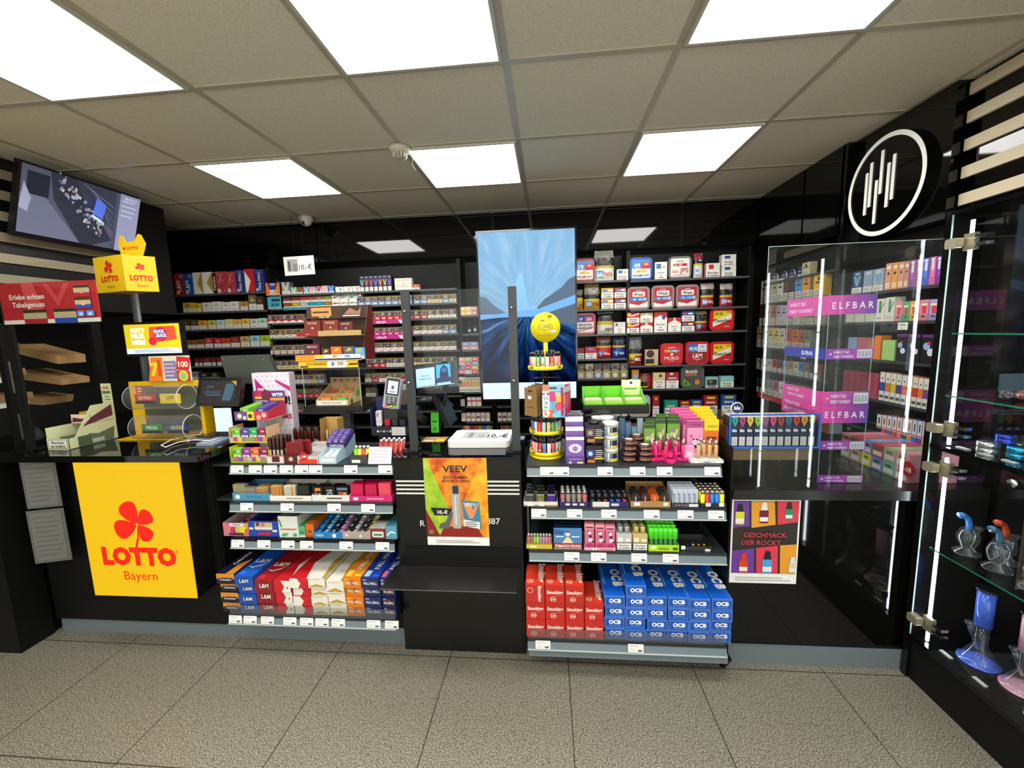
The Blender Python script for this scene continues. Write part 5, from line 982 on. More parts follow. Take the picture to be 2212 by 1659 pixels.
def gum_tray(px0, px1, py0, py1, cols, front, word, c):
    cx, w_, h, o = tray('gum_tray', px0, px1, py0, py1, 1.765, Z3, .19, c, front, word, hb=.055, inner=c)
    n = len(cols)
    for i, cc in enumerate(cols):
        me = _me.setdefault(('gum', cc), M().box(-.0095, .0095, 0, .034, 0, .009, mat(cc, .3)).box(-.006, .006, .008, .026, .009, .0094, mat(shade(cc, 1.35) if cc != '#1A1A1C' else '#E4E4E4')).data('gum_pack'))
        for j in range(4): cp(me, 'gum_pack', (cx-w_/2+w_*(i+.5)/n, 1.775+j*.04, Z3+.018+.009*j), 0, '%s gum pack, column %s, row %s of the %s' % ({'#2A8AD8': 'blue', '#7AC0E8': 'light blue', '#1A1A1C': 'black', '#E08AB0': 'pink', '#C8C8C8': 'silver', '#D8C870': 'yellow'}[cc], ORD[i], ORD[j], word.split(' on ')[0]), 'chewing gum', 'gum packs in the two flat trays')
gum_tray(678, 741, 1163, 1177, ['#2A8AD8', '#7AC0E8', '#1A1A1C', '#E08AB0'], fblue, 'blue gum tray on the third shelf', '#2A78B8')
gum_tray(741, 801, 1162, 1178, ['#1A1A1C', '#C8C8C8', '#1A1A1C', '#D8C870'], lambda f: (f.r(0, 0, 1, 1, '#A89C94'), f.c(.15, .5, .05, '#E4DED8'), f.c(.65, .4, .05, '#E4DED8')), 'grey gum tray on the third shelf', '#A89C94')
put('airwaves_box', 'gum box', 'dark red and green gum box right of the grey tray', None, 'aw', lambda f: (f.r(0, 0, 1, 1, '#8A2A34'), f.rr(.1, .15, .9, .7, .1, '#E0E0D8'), f.r(.2, .3, .8, .5, '#3A8A4A')), '#7A2430', 802, 833, 1157, 1179, 1.77, Z3, .2, ptop=lambda f: (f.r(0, 0, 1, .4, '#D8DCD4'), f.r(.1, .45, .9, .9, '#2A4A34'))).name = 'gum_box'
put('gum_box', 'gum box', 'icy blue gum box at the right end of the third shelf', None, 'ib', lambda f: (f.r(0, 0, 1, 1, '#5A98A8'), f.p([(.1, .2), (.5, .5), (.9, .4), (.9, .5), (.5, .62), (.1, .35)], '#D8ECF0')), '#4A88A0', 834, 858, 1152, 1180, 1.77, Z3, .2)
# ---- second shelf: cigarette cases
def case(px0, px1, py0, py1, c, word, kind='', d=.025, Y=1.79, z=None):
    def g(f):
        f.r(0, 0, 1, 1, c)
        if kind == 'stripe':
            for i in range(9): f.r(0, .08+i*.1, 1, .11+i*.1, shade(c, .55))
            f.r(.68, 0, .82, 1, '#C8861E')
        if kind == 'trip': f.p([(.2, .6), (.8, .65), (.75, .9), (.25, .88)], '#D8802A'); f.c(.35, .3, .18, '#C87A6A', 9); f.c(.65, .25, .16, '#D8DCE0', 9); f.c(.5, .35, .1, '#3A3A44', 9)
        if kind == 'trip2': f.t('a trip', .5, .62, .16, '#E8E4DC', .03, wmax=.7); f.c(.5, .28, .28, '#8AA4BC', 12); f.c(.5, .28, .13, '#1A1A1E', 12)
        if kind == 'trip3': f.r(.05, .72, .95, .9, '#5A78A8'); f.c(.35, .35, .22, '#A84A4A', 9); f.c(.72, .32, .2, '#D88A3A', 9)
        if kind == 'dot': f.c(.5, .5, .07, shade(c, 1.2), 8)
    put('cigarette_case', 'cigarette case', word, 'cigarette cases on the second left shelf', 'cs'+c+kind, g, c, px0, px1, py0, py1, Y, Z2+.012 if z is None else z, d, exact=True)
def flip(px0, px1, py0, py1, c, cc, word, Y=1.775): return tray('case_tray', px0, px1, py0, py1, Y, Z2, .16, c, lambda f: (f.r(0, 0, 1, 1, c), f.rr(.08, .25, .2, .75, .02, '#D8E4E8'), f.r(.4, .4, .8, .6, cc)), word, hb=.05)
flip(504, 583, 1078, 1094, '#4A8AA8', '#3A7898', 'light blue case tray at the left end of the second shelf')
flip(584, 674, 1084, 1095, '#E4E0D6', '#8A8478', 'white case tray on the second shelf, second from left')
flip(675, 756, 1083, 1096, '#DDD9D0', '#3A3834', 'white case tray with black print on the second shelf')
flip(757, 848, 1086, 1098, '#C8286E', '#E8A0C0', 'magenta case tray at the right end of the second shelf')
case(504, 530, 1047, 1078, '#8A8264', 'plain olive cigarette case at the left end'); case(530, 553, 1054, 1078, '#8A746A', 'plain taupe cigarette case beside the olive one'); case(554, 578, 1054, 1078, '#C89A6A', 'tan striped case in the light blue tray', 'stripe')
case(586, 608, 1050, 1083, '#D89A5A', 'orange striped cigarette case', 'stripe'); case(614, 638, 1050, 1083, '#DDD8C0', 'cream striped cigarette case', 'stripe'); case(642, 668, 1049, 1083, '#1E1E16', 'black cigarette case with gold strap', 'dot')
case(676, 698, 1052, 1082, '#14130F', 'black case with orange figure print', 'trip'); case(701, 724, 1052, 1082, '#14130F', 'black case with ring and lettering print', 'trip2'); case(727, 752, 1052, 1082, '#14130F', 'black case with blue band print', 'trip3')
case(758, 785, 1047, 1085, '#C0104A', 'left magenta cigarette case', 'dot'); case(789, 814, 1047, 1085, '#B80C44', 'middle magenta cigarette case', 'dot'); case(818, 844, 1045, 1085, '#D8455A', 'right coral-pink cigarette case', 'dot')
for i, c in enumerate(('#B80C44', '#C0104A', '#C83A50')): case(763+i*29, 788+i*29, 1042, 1078, c, 'magenta case in the rear row, %s from left' % ORD[i], 'dot', Y=1.83)
for i, c in enumerate(('#A08868', '#3A2A20', '#24241C', '#3A3430', '#2A2820', '#14130F')): case(560+i*32, 584+i*32, 1048, 1076, c, 'dark case in the rear row, %s from left' % ORD[i], '', Y=1.84)
# ---- top shelf of the left module
t = thing('pod_display', 'three-tier yellow and green display of colourful vape packs', 'display stand')
def Xp(px, py, Y): return at(px, py, Y=Y).x
dX0, dX1 = Xp(497, 985, 1.81), Xp(581, 985, 1.81); dY = 1.81; 
tiers = [(Z1, 1.815, '#A8B82A'), (at(540, 957, Y=1.86).z, 1.86, '#D8C82A'), (at(550, 908, Y=1.90).z, 1.90, '#7A4A90')]
def wtf(c, lab='WTF!'):
    k = ('wtf', c)
    if k not in _me:
        m = M().rbox(-.0205, .0205, 0, .02, 0, .06, mat(c, .3), .006); f = m.front(-.0205, .0205, 0, 0, .06); f.rr(.06, .06, .94, .4, .03, '#E8E6E0'); f.bars(.15, .85, .1, .36, 2, '#6A6862', .35); f.c(.25, .7, .16, shade(c, .6), 9); f.t('WTF!', .64, .66, .14, '#EFEFEA', .02, wmax=.5); _me[k] = m.data('vape_pack')
    return _me[k]
CW = {'#7AC03A': 'green', '#5A4A98': 'purple', '#3AA86A': 'emerald', '#8A2A48': 'maroon', '#8A3A90': 'violet', '#E0642A': 'orange', '#D83A4A': 'red'}
for k, (z, y, c) in enumerate(tiers[:2]):
    xa, xb = Xp((497, 500)[k], 985, y), Xp(581, 985, y); w_ = xb-xa
    m = M().box(xa, xb, y, y+.10, z+.001, z+.006, mat(c, .3)); m.box(xa, xb, y, y+.003, z+.006, z+.018, mat(c, .3)); f = m.front(xa, xb, y, z+.006, z+.03)
    rn = random.Random(k)
    for i in range(9): f.r(i/9, .1, (i+1)/9, 1, ['#8A9A4A', '#B85A6A', '#6A5A8A', '#C88A5A', '#A8B0A0', '#B04A6A', '#C8C040', '#A86A8A', '#7A9A5A'][(i+k*4) % 9])
    for s_ in (xa, xb-.002): m.box(s_, s_+.002, y, y+.10, z+.006, z+.08, mat('#C8C83A' if k == 0 else '#E0B88A', .3))
    obj('tray', m, t)
    for i, c in enumerate((['#7AC03A', '#8A3A90', '#E0642A', '#8A2A48'], ['#7AC03A', '#5A4A98', '#3AA86A', '#8A2A48'])[k]):
        cp(wtf(c), 'vape_pack', (xa+.012+(w_-.02)*(i+.5)/4, y+.0045, z+.0135), 0, '%s vape pack, %s from left in the %s display tier' % (CW[c], ORD[i], ('lower', 'middle')[k]), 'vape pack', 'vape packs in the three-tier display')
z, y, c = tiers[2]; xa, xb = Xp(505, 885, y), Xp(578, 885, y)
m = M().box(xa, xb, y, y+.14, z+.001, z+.004, mat('#D8C82A')); m.box(xa, xb, y, y+.002, z+.004, z+.045, mat('#7A4A90')); f = m.front(xa, xb, y, z, z+.045)
f.r(0, 0, .38, 1, '#6A4A8A'); f.r(.38, 0, .58, 1, '#D8D02A'); f.r(.58, 0, 1, 1, '#C8304A'); f.c(.15, .5, .07, '#D8E0A0'); f.c(.3, .3, .05, '#E8E4E0'); f.c(.47, .5, .06, '#3A3A1A'); f.c(.72, .35, .07, '#E0A080'); f.c(.88, .6, .07, '#E8B0B0')
m.prism([(.003, .004), (.14, .004), (.14, .075), (.003, .045)], (xb, y, z), (0, 1, 0), (0, 0, 1), .002, mat('#C8304A'))
m.box(xa, xb, y+.14, y+.142, z, z+.13, mat('#5A3A80')); f = m.front(xa, xb, y+.14, z+.07, z+.13); f.rr(.06, .25, .28, .95, .04, '#C82A4A'); f.r(.08, .3, .28, .48, '#E0C03A'); f.c(.45, .6, .16, '#6A1A3A'); f.t('WTF!', .78, .5, .3, '#F0EEF4', .05, wmax=.4); f.r(.55, .12, 1, .36, '#E8902A'); f.t('IN JEDER PACK', .28, .02, .12, '#E8E4F0', .02, wmax=.5)
obj('top_tray', m, t)
for i in range(2):
    for j in range(5):
        c = ('#7AC03A', '#5A4A98')[i]; cp(wtf(c), 'vape_pack', (xa+(xb-xa)*(.27+.47*i), y+.006+j*.023, z+.0045+.002*j), 0, '%s vape pack in the top display tier, %s from the front' % (CW[c], ORD[j]), 'vape pack', 'vape packs in the three-tier display')
def jpsf(f):
    f.r(0, 0, 1, 1, '#DCD2DE')
    for i in range(7):
        for j in range(12): f.l -= 0; f.m.poly([f.q((.08+.13*i+.06*(j % 2))*f.w, (.06+.08*j)*f.h)] + [f.q((.12+.13*i+.06*(j % 2))*f.w, (.068+.08*j)*f.h)] + [f.q((.09+.13*i+.06*(j % 2))*f.w, (.075+.08*j)*f.h)], mat('#8A7A90'))
    f.l += 1; f.p([(.06, .62), (.36, .72), (.06, .92), (.08, .75)], '#B81E78'); f.t('JPS', .2, .68, .08, '#F0E0EC', .02, wmax=.2); f.p([(.6, .9), (1, .78), (1, .7), (.66, .84)], '#B81E78'); f.t('U!', .85, .5, .12, '#1A1818', .06, wmax=.3); f.t('S', .8, .38, .08, '#B82A58', .04); f.t('IMS', .85, .26, .08, '#B82A58', .04, wmax=.3)
a, b = at(543, 806, Y=2.06), at(624, 812, Y=2.06)
cs = M().box(-(b.x-a.x)/2, (b.x-a.x)/2, 0, .05, 0, a.z-Z1-.002, mat('#C8BCC8')); f = cs.front(-(b.x-a.x)/2, (b.x-a.x)/2, 0, .08, a.z-Z1-.002); jpsf(f)
tag(obj('standing_display_box', cs, None, ((a.x+b.x)/2, 2.06, Z1+.001)), 'tall white patterned display box with magenta triangle behind the vape packs', 'display box')
# brown cigar tubes
def tubes(key, c, c2, L, r):
    k = ('tb', key)
    if k not in _me:
        m = M().lathe([(r*.9, 0), (r, .003), (r, L-.012), (r*.75, L-.003), (r*.35, L), (0, L)], mat(c, .25, .2), n=12); f = cylface(m, (0, 0, 0), r, .012, .05, span=PI*.6, nx=4); f.r(.3, 0, .9, 1, c2); _me[k] = m.data('cigar_tube')
    return _me[k]
def ctray(px0, px1, py0, py1, Y, d, c, front, word, z=None, hb=None): return tray('cigar_box', px0, px1, py0, py1, Y, Z1 if z is None else z, d, c, front, word, hb=hb)
cx, w_, h, _ = ctray(577, 614, 989, 1006, 1.81, .11, '#A84A34', lambda f: (f.r(0, 0, 1, 1, '#D8CFC8'), f.r(.3, .15, .75, .85, '#4A2018'), f.r(0, .85, 1, 1, '#C8583A')), 'low open box holding upright brown cigar tubes')
for j in range(3):
    for i in range(4): cp(tubes('br', '#33150F', '#B0A8A0', .125, .0095), 'cigar_tube', (cx-w_/2+.014+i*(w_-.028)/3, 1.826+j*.03, Z1+.003), 0, 'upright brown cigar tube, %s from left in %s row of the low box' % (ORD[i], ORD[j]), 'cigar tube', 'brown cigar tubes in the low box')
cx, w_, h, _ = ctray(630, 688, 960, 975, 1.99, .06, '#B84A34', None, 'red box of brown cigar tubes at the back', hb=.10)
for i in range(7): cp(tubes('br', '#33150F', '#B0A8A0', .125, .0095), 'cigar_tube', (cx-w_/2+.012+i*(w_-.024)/6, 2.012+.018*(i % 2), Z1+.003), 0, 'brown cigar tube, %s from left in the rear red box' % ORD[i], 'cigar tube', 'brown cigar tubes in the rear red box')
cx, w_, h, _ = ctray(615, 643, 988, 1007, 1.805, .16, '#4A1C16', lambda f: (f.r(0, 0, 1, 1, '#4A1C16'), f.c(.5, .5, .18, '#C8A8A0', 8)), 'dark brown box of slim dark red cigar packs')
sl = M().box(-.006, .006, 0, .02, 0, .098, mat('#7A1A1E', .35)).data('slim_cigar_pack')
for j in range(2):
    for i in range(6): cp(sl, 'slim_cigar_pack', (cx-w_/2+.012+i*.0135+(.018 if j else 0), 1.815+j*.035, Z1+.003), 0, 'slim dark red cigar pack, %s from left, %s row' % (ORD[i], ('front', 'back')[j]), 'cigar pack', 'slim dark red cigar packs')
cx, w_, h, _ = ctray(643, 688, 992, 1008, 1.80, .15, '#C8C0B8', lambda f: (f.r(0, 0, 1, 1, '#C8BEB8'), f.r(.05, 0, .95, .62, '#D83A20'), f.c(.33, 1.0, .2, '#B8242A', 16), f.t('2,80', .33, .85, .28, '#F0E8E4', .03, wmax=.3)), 'low tray of white tubes with a red 2,80 price disc', hb=.07)
for i in range(7): cp(tubes('wh', '#C8C4C0', '#8A7A74', .12, .006), 'cigar_tube', (cx-w_/2+.01+i*(w_-.02)/6, 1.82, Z1+.018), 0, 'thin white cigar tube lying in the 2,80 tray, %s from left' % ORD[i], 'cigar tube', 'thin white cigar tubes', rx=-PI/2+.25)
# yellow-brown upright carton with glass cigars
a, b = at(690, 905, Y=1.97), at(733, 965, Y=1.97); w_ = b.x-a.x; h = a.z-Z1-.002
m = M().box(-w_/2, w_/2, .06, .062, 0, h, mat('#B08A4A')).box(-w_/2, -w_/2+.002, 0, .06, 0, h, mat('#9A7638')).box(w_/2-.002, w_/2, 0, .06, 0, h, mat('#9A7638')).box(-w_/2, w_/2, 0, .06, 0, .002, mat('#9A7638')).box(-w_/2, w_/2, 0, .002, 0, .035, mat('#B86A3A'))
f = m.front(-w_/2, w_/2, 0, 0, .035); f.c(.25, .9, .22, '#A82A2A', 14); f.t('2,90', .25, .75, .25, '#E8D8D0', .02, wmax=.36)
tag(obj('cigar_carton', m, None, ((a.x+b.x)/2, 1.97, Z1+.001)), 'upright open kraft carton of golden cigars with red price disc', 'cigar box')
for i in range(4): cp(tubes('go%d' % (i == 0), '#A89C90' if i == 0 else '#B07A2A', '#8A5A2A', .115, .0075), 'cigar_tube', ((a.x+b.x)/2-w_/2+.018+i*(w_-.036)/3, 2.0, Z1+.004), 0, 'golden glass cigar tube, %s from left in the kraft carton' % ORD[i], 'cigar tube', 'golden cigar tubes in the kraft carton')
# filter box, capsule box
cx, w_, h, _ = tray('filter_box', 689, 727, 992, 1008, 1.80, Z1, .09, '#A8C4D0', lambda f: (f.r(0, 0, 1, 1, '#B8CCD4'), f.rr(.15, .3, .85, .65, .03, '#E4E8E4')), 'pale blue open box of white filter rolls', hb=.075)
fl = M().lathe([(.011, 0), (.0125, .002), (.0125, .012), (.011, .014)], WHITE, n=14).data('filter_roll')
for j in range(4):
    for i in range(2): cp(fl, 'filter_roll', (cx-w_/2+.02+i*.034, 1.808+j*.022, Z1+.022+j*.004), 0, 'white filter roll, %s column, %s from the front' % (('left', 'right')[i], ORD[j]), 'filter roll', 'white filter rolls', rx=-PI/2)
a, b = at(707, 952, Y=1.88), at(735, 970, Y=1.88)
def caps(f): f.r(0, 0, 1, 1, '#3A2A68'); f.t('CAPSULES', .5, .2, .5, '#E8E6F0', .04, wmax=.9)
m = M().box(-.048, .048, 0, .11, 0, .022, mat('#3A2A68')); f = m.front(-.048, .048, 0, 0, .022); caps(f)
for i in range(3):
    for j in range(5): x = -.031+i*.031; m.box(x-.013, x+.013, .008+j*.02, .024+j*.02, .022, .034, mat(['#4A3A80', '#5A4A98'][(i+j) % 2])).box(x-.008, x+.008, .0078+j*.02, .008+j*.02, .024, .032, mat('#E0B8A8' if j == 0 else '#C8D0A0'))
o = tag(obj('capsule_box', m, None, ((a.x+b.x)/2+.01, 1.885, Z1+.058)), 'slanted dark violet flavour capsule box on the filter box', 'box'); o.rotation_euler = (.42, 0, 0)
tag(obj('box_riser', M().box(-.045, .045, 0, .10, 0, .052, mat('#8AA8B8')).prism([(0, 0), (.1, 0), (.1, .045)], (.045, 0, .052), (0, 1, 0), (0, 0, 1), .09, mat('#8AA8B8')), None, ((a.x+b.x)/2+.01, 1.895, Z1+.001)), 'pale blue riser box under the violet capsule box', 'box')
# filter stick trays
def lighter_me(c, L=.075, r=.0095, top='#C8CCD0', bt='#1A1A1A', wrap=None):
    k = ('lt', c, L, r, top, bt, str(wrap))
    if k not in _me:
        m = M().lathe([(r*.92, 0), (r, .002), (r, L*.78)], mat(c, .25), n=12, sy=.62).lathe([(r*.95, L*.78), (r*.95, L*.97), (r*.7, L)], mat(top, .2, .9 if top[1] in 'CBA' else 0), n=12, sy=.62).box(-.003, .003, r*.2, r*.75, L*.8, L*1.02, mat(bt))
        if wrap: 
            f = cylface(m, (0, 0, 0), r*1.0, L*.08, L*.62, span=PI*.7, nx=5); f.fn = (lambda fn: lambda x, y: ((lambda p, n: ((p[0], p[1]*.62, p[2]), n))(*fn(x, y))))(f.fn); wrap(f)
        _me[k] = m.data('lighter')
    return _me[k]
cx, w_, h, _ = tray('lighter_tray', 756, 793, 985, 1004, 1.80, Z1, .06, '#3A3A38', lambda f: f.rr(.1, .1, .6, .45, .02, '#D8D8D0'), 'small dark tray of green, yellow and red lighters')
for i, c in enumerate(('#6AB82A', '#E0CC2A', '#C8302A', '#E0CC2A')): cp(lighter_me(c), 'lighter', (cx-w_/2+.012+i*(w_-.024)/3, 1.825, Z1+.005), 0, '%s lighter with silver top, %s from left' % ({'#6AB82A': 'green', '#E0CC2A': 'yellow', '#C8302A': 'red'}[c], ORD[i]), 'lighter', 'coloured lighters by the white notice', rx=-.3)
for j in range(2):
    for i in range(5): cp(lighter_me('#A8302A'), 'lighter', (Xp(815, 970, 1.86)+i*.026, 1.88+.035*j, Z1+.022), 0, 'red lighter leaning behind the white notice, %s from left, %s row' % (ORD[i], ('front', 'rear')[j]), 'lighter', 'red lighters behind the white notice', rx=-.5)
tag(obj('lighter_tray', M().box(Xp(806, 970, 1.86), Xp(806, 970, 1.86)+.145, 1.862, 1.97, Z1+.001, Z1+.02, mat('#2A1A3A'))), 'low dark violet tray carrying red lighters', 'tray')
m = M().prism([(0, 0), (.112, 0), (.112, .075), (0, .075)], (0, 0, 0), (1, 0, 0), (0, .35, 1), .0012, PAPER); f = Face(m, (0, -.0002, 0), (1, 0, 0), (0, .35, 1), .112, .079); f.bars(.03, .97, .1, .95, 9, '#8A8A8C', .25)
tag(obj('printed_notice', m, None, (Xp(794, 990, 1.797), 1.797, Z1+.001)), 'white printed notice leaning at the right end of the top left shelf', 'notice')
# ---- raised platform with cigar displays
PZ = 1.165
a = at(662, 877, Z=PZ); b = at(777, 878, Z=PZ); PY = (a.y+b.y)/2
t = thing('raised_platform', 'raised black platform on a grey post over the left shelf', 'platform')
obj('platform_board', M().box(a.x-.005, b.x+.01, PY, PY+.30, PZ-.035, PZ, mat('#151512', .3)), t)
pxc = Xp(748, 910, PY+.1); obj('post', M().box(pxc-.03, pxc+.03, PY+.09, PY+.13, Z1, PZ-.035, mat('#4A4E50', .4)), t)
obj('post_foot', M().box(pxc-.05, pxc+.05, PY+.05, PY+.17, Z1-.02, Z1-.0, GREY), t) if 0 else None
xa, xb = a.x, b.x; zc = PZ
t = thing('acrylic_case', 'clear acrylic case with yellow banner on the raised platform', 'display case')
zt = at(715, 794, Y=PY+.01).z; zt2 = at(715, 779, Y=PY+.01).z
m = M()
for (x0, x1, y0, y1) in ((xa, xa+.003, PY+.01, PY+.22), (xb-.003, xb, PY+.01, PY+.22), (xa+.003, xb-.003, PY+.22, PY+.223)): m.box(x0, x1, y0, y1, zc+.001, zt, CLEAR)
m.box(xa, xb, PY+.01, PY+.223, zt, zt+.004, mat('#2A2A28', .3)); obj('clear_walls', m, t)
obj('clear_edge', M().box(xa, xa+.003, PY+.008, PY+.0099, zc+.001, zt, EDGE).box(xb-.003, xb, PY+.008, PY+.0099, zc+.001, zt, EDGE), t)
m = M().box(xa-.01, xb+.0, PY, PY+.004, zt, zt2, mat('#E8B81A')); f = m.front(xa-.01, xb, PY, zt, zt2); f.t('DUO EXPERIENCE', .3, .4, .32, '#2A2410', .03, wmax=.34); f.r(.02, .1, .16, .3, '#1A1810'); f.p([(.48, 0), (.5, 1), (.82, 1), (.8, 0)], '#E8E4DC'); f.c(.58, .5, .03, '#C8602A'); f.r(.56, .35, .6, .8, '#5A80A8'); f.r(.66, .35, .76, .8, '#8A98A8'); f.r(.67, .3, .75, .5, '#D8A070'); f.p([(.84, .35), (1, .4), (1, .6), (.86, .6)], '#2A2410')
obj('banner', m, t)
# four-compartment cigarillo box
def fra(f): f.r(0, 0, 1, 1, '#D8B888'); f.r(.03, .1, .97, .9, '#3A2A1E'); f.r(.04, .13, .96, .87, '#F0EDE6'); f.t('Rauchen ist t\u00f6dlich', .5, .35, .36, '#3A3834', .02, wmax=.8)
W4 = at(752, 868, Y=PY+.02).x-at(683, 868, Y=PY+.02).x; xo = Xp(717, 868, PY+.02)
m = M(); wm = mat('#D8B070'); hF, hB, dd = .03, .11, .17
m.box(-W4/2, W4/2, 0, .002, 0, hF, wm); f = m.front(-W4/2, W4/2, 0, 0, hF); fra(f); m.box(-W4/2, W4/2, 0, dd, 0, .002, mat('#A87A4A')); m.box(-W4/2, W4/2, dd, dd+.002, 0, hB+.03, mat('#A8845C'))
for x, c in ((-W4/2+.002, wm), (.001, wm), (W4/2, mat('#C8B078'))): m.prism([(.002, .002), (dd, .002), (dd, hB), (.002, hF)], (x, 0, 0), (0, 1, 0), (0, 0, 1), .002, c)
f = Face(m, (W4/2+.0002, .002, .002), (0, 1, 0), (0, 0, 1), dd, .09); f.c(.45, .3, .12, '#C8C08A'); f.c(.72, .55, .12, '#7A9A3A'); f.c(.25, .15, .08, '#5A4A20')
f = m.front(-W4/2, W4/2, dd, hB, hB+.03)
for i, c in enumerate(('#6A4A30', '#8A5A30', '#5A7A30', '#7A5A3A')): f.c(.15+.22*i, .4, .06, c)
m.box(-W4/2+.002, W4/2-.002, .085, .087, 0, .055, mat('#B88A50'))
tag(obj('cigarillo_tray', m, None, (xo, PY+.02, PZ+.001)), 'four-compartment kraft tray with white warning label on the platform', 'box')
for i, (cx_, y, z, c, s_) in enumerate(((-.5, .012, .004, '#D8701E', 'ORANGE'), (.5, .012, .004, '#4E9A1E', 'GREEN'), (-.5, .092, .035, '#8A2A18', 'RED'), (.5, .092, .035, '#A8641A', 'GOLD'))):
    m = M().box(-.028, .028, 0, .02, 0, .038, mat(c)); f = m.front(-.028, .028, 0, 0, .038); f.t(s_, .5, .35, .2, shade(c, 1.5), .01, wmax=.7); f.r(.4, .7, .6, .75, shade(c, 1.5))
    o = tag(obj('cigarillo_pack', m, None, (xo+cx_*W4/2, PY+.02+y, PZ+z+.002)), '%s cigarillo pack in the %s %s compartment' % ({'O': 'orange', 'G': 'green', 'R': 'dark red'}.get(s_[0]) if s_ != 'GOLD' else 'golden brown', ('front', 'front', 'rear', 'rear')[i], ('left', 'right')[i % 2]), 'cigarillo pack', 'cigarillo packs in the compartment tray'); o.rotation_euler = (-.35, 0, 0)
# two-tier cigarillo display on top
t = thing('cigarillo_display', 'dark red two-tier cigarillo display with picture header over the yellow banner', 'display stand')
Zt = zt2; yA = PY+.0; H = at(720, 660, Y=yA+.1).z-Zt
RED = mat('#5A1410', .4); xL, xR = Xp(655, 720, yA+.08), Xp(792, 720, yA+.08)
obj('frame', M().box(xL, xR, yA+.17, yA+.173, Zt+.001, Zt+H, mat('#3A2A1E')).prism([(0, .001), (.17, .001), (.17, H), (.12, H)], (xR+.002, yA, Zt), (0, 1, 0), (0, 0, 1), .002, RED), t)
zz1, zz2 = at(700, 795, Y=yA).z, at(700, 726, Y=yA+.03).z
m = M().box(xL-.005, xR-.004, yA-.005, yA+.165, zt2+.001, zt2+.004, mat('#E8B81A')); f = m.front(xL-.005, xR-.004, yA-.0055, zt2+.001, zt2+.034); m.box(xL-.005, xR-.004, yA-.005, yA-.003, zt2+.004, zt2+.034, mat('#E0A01A')); f.r(0, .5, .3, 1, '#E08A1A'); f.r(0, 0, .3, .5, '#E8901E'); f.r(.3, 0, 1, 1, '#E8E4DA'); f.r(.3, .08, 1, .35, '#2A2620'); f.r(.3, .5, .44, 1, '#E8B81A'); f.r(.58, .5, .64, .9, '#D88A5A'); f.r(.76, .5, .84, .85, '#7A98B8')
obj('lower_tray', m, t)
zu = at(700, 726, Y=yA+.02).z
m = M().box(xL-.002, xR-.004, yA+.02, yA+.165, zu, zu+.003, mat('#B8945A')).box(xL-.002, xR-.004, yA+.02, yA+.022, zu+.003, zu+.028, mat('#B89A60')); f = m.front(xL-.002, xR-.004, yA+.0195, zu, zu+.028); f.r(0, 0, .34, 1, '#8A1A1C'); f.r(.34, 0, 1, 1, '#B8985C'); f.r(.14, .4, .2, .5, '#D8B0A0')
obj('upper_tray', m, t)
zh = at(715, 680, Y=yA+.12).z; m = M().box(xL, xR, yA+.13, yA+.133, zh-.02, Zt+H, mat('#4A2A1A')); f = m.front(xL, xR, yA+.13, zh-.02, Zt+H)
f.r(0, 0, .14, 1, '#4A342A'); f.r(.08, .2, .4, .9, '#D89A4A'); f.r(.1, .45, .36, .6, '#5A3420'); f.r(.4, .3, .55, 1, '#4A2818'); f.r(.56, .1, .92, .9, '#3A1E18'); f.p([(.6, .3), (.7, .8), (.82, .5), (.88, .9), (.86, .3)], '#A8745A'); f.bars(.58, .9, .08, .3, 1, '#E0D8D0'); f.t('Mein Stil', .28, .05, .18, '#F0E8E0', .01, wmax=.3)
obj('header_card', m, t)
def moods(c, yl=False): 
    def g(f): f.r(0, .32, 1, 1, c); f.r(0, .26, 1, .32, '#C8A060' if yl else '#8A2A1E'); f.t('MOODS', .5, .76, .13, '#E0C8A0', .01, wmax=.8); f.c(.5, .5, .06, '#E0C8A0', 8); f.r(0, 0, 1, .28, '#EDE9E2'); f.bars(.15, .85, .04, .25, 2, '#4A4640', .4, False)
    return g
for i, (x0, x1, y0, c, yl) in enumerate(((657, 692, 687, '#7A2416', 0), (697, 730, 687, '#7A2E18', 1), (732, 762, 691, '#5A1E1E', 1))):
    put('cigarillo_pack', 'cigarillo pack', 'upper-tier brown cigarillo pack, %s from left' % ORD[i], 'brown packs in the dark red display', 'mo%d' % i, moods(c, yl), c, x0, x1, y0, 720, yA+.025, zu+.003, .02)
for i, (x0, x1, y0, c, wd) in enumerate(((658, 690, 730, '#5A1830', 'plum'), (694, 712, 740, '#3A3834', 'black and gold'), (714, 737, 737, '#D8641A', 'orange'), (741, 764, 737, '#4A5A68', 'grey-blue'), (766, 785, 740, '#6AA0C8', 'light blue'))):
    put('cigarillo_pack', 'cigarillo pack', '%s pack on the lower tier, %s from left' % (wd, ORD[i]), 'lower-tier packs in the dark red display', 'ml%d' % i, moods(c) if i == 0 else (lambda c: lambda f: (f.r(0, 0, 1, 1, c), f.p([(.2, .6), (.5, .9), (.85, .8), (.6, .65)], '#D8A83A'), f.r(0, 0, 1, .3, '#EDE9E2'), f.r(.15, .1, .8, .16, '#5A564E')))(c), c, x0, x1, y0, 765, yA+.005, zt2+.005, .02)
# ================================================================ big screen, column top, clipper stand, right shelves
def lit(c, k=.9): return mat(c, .3, 0, k)
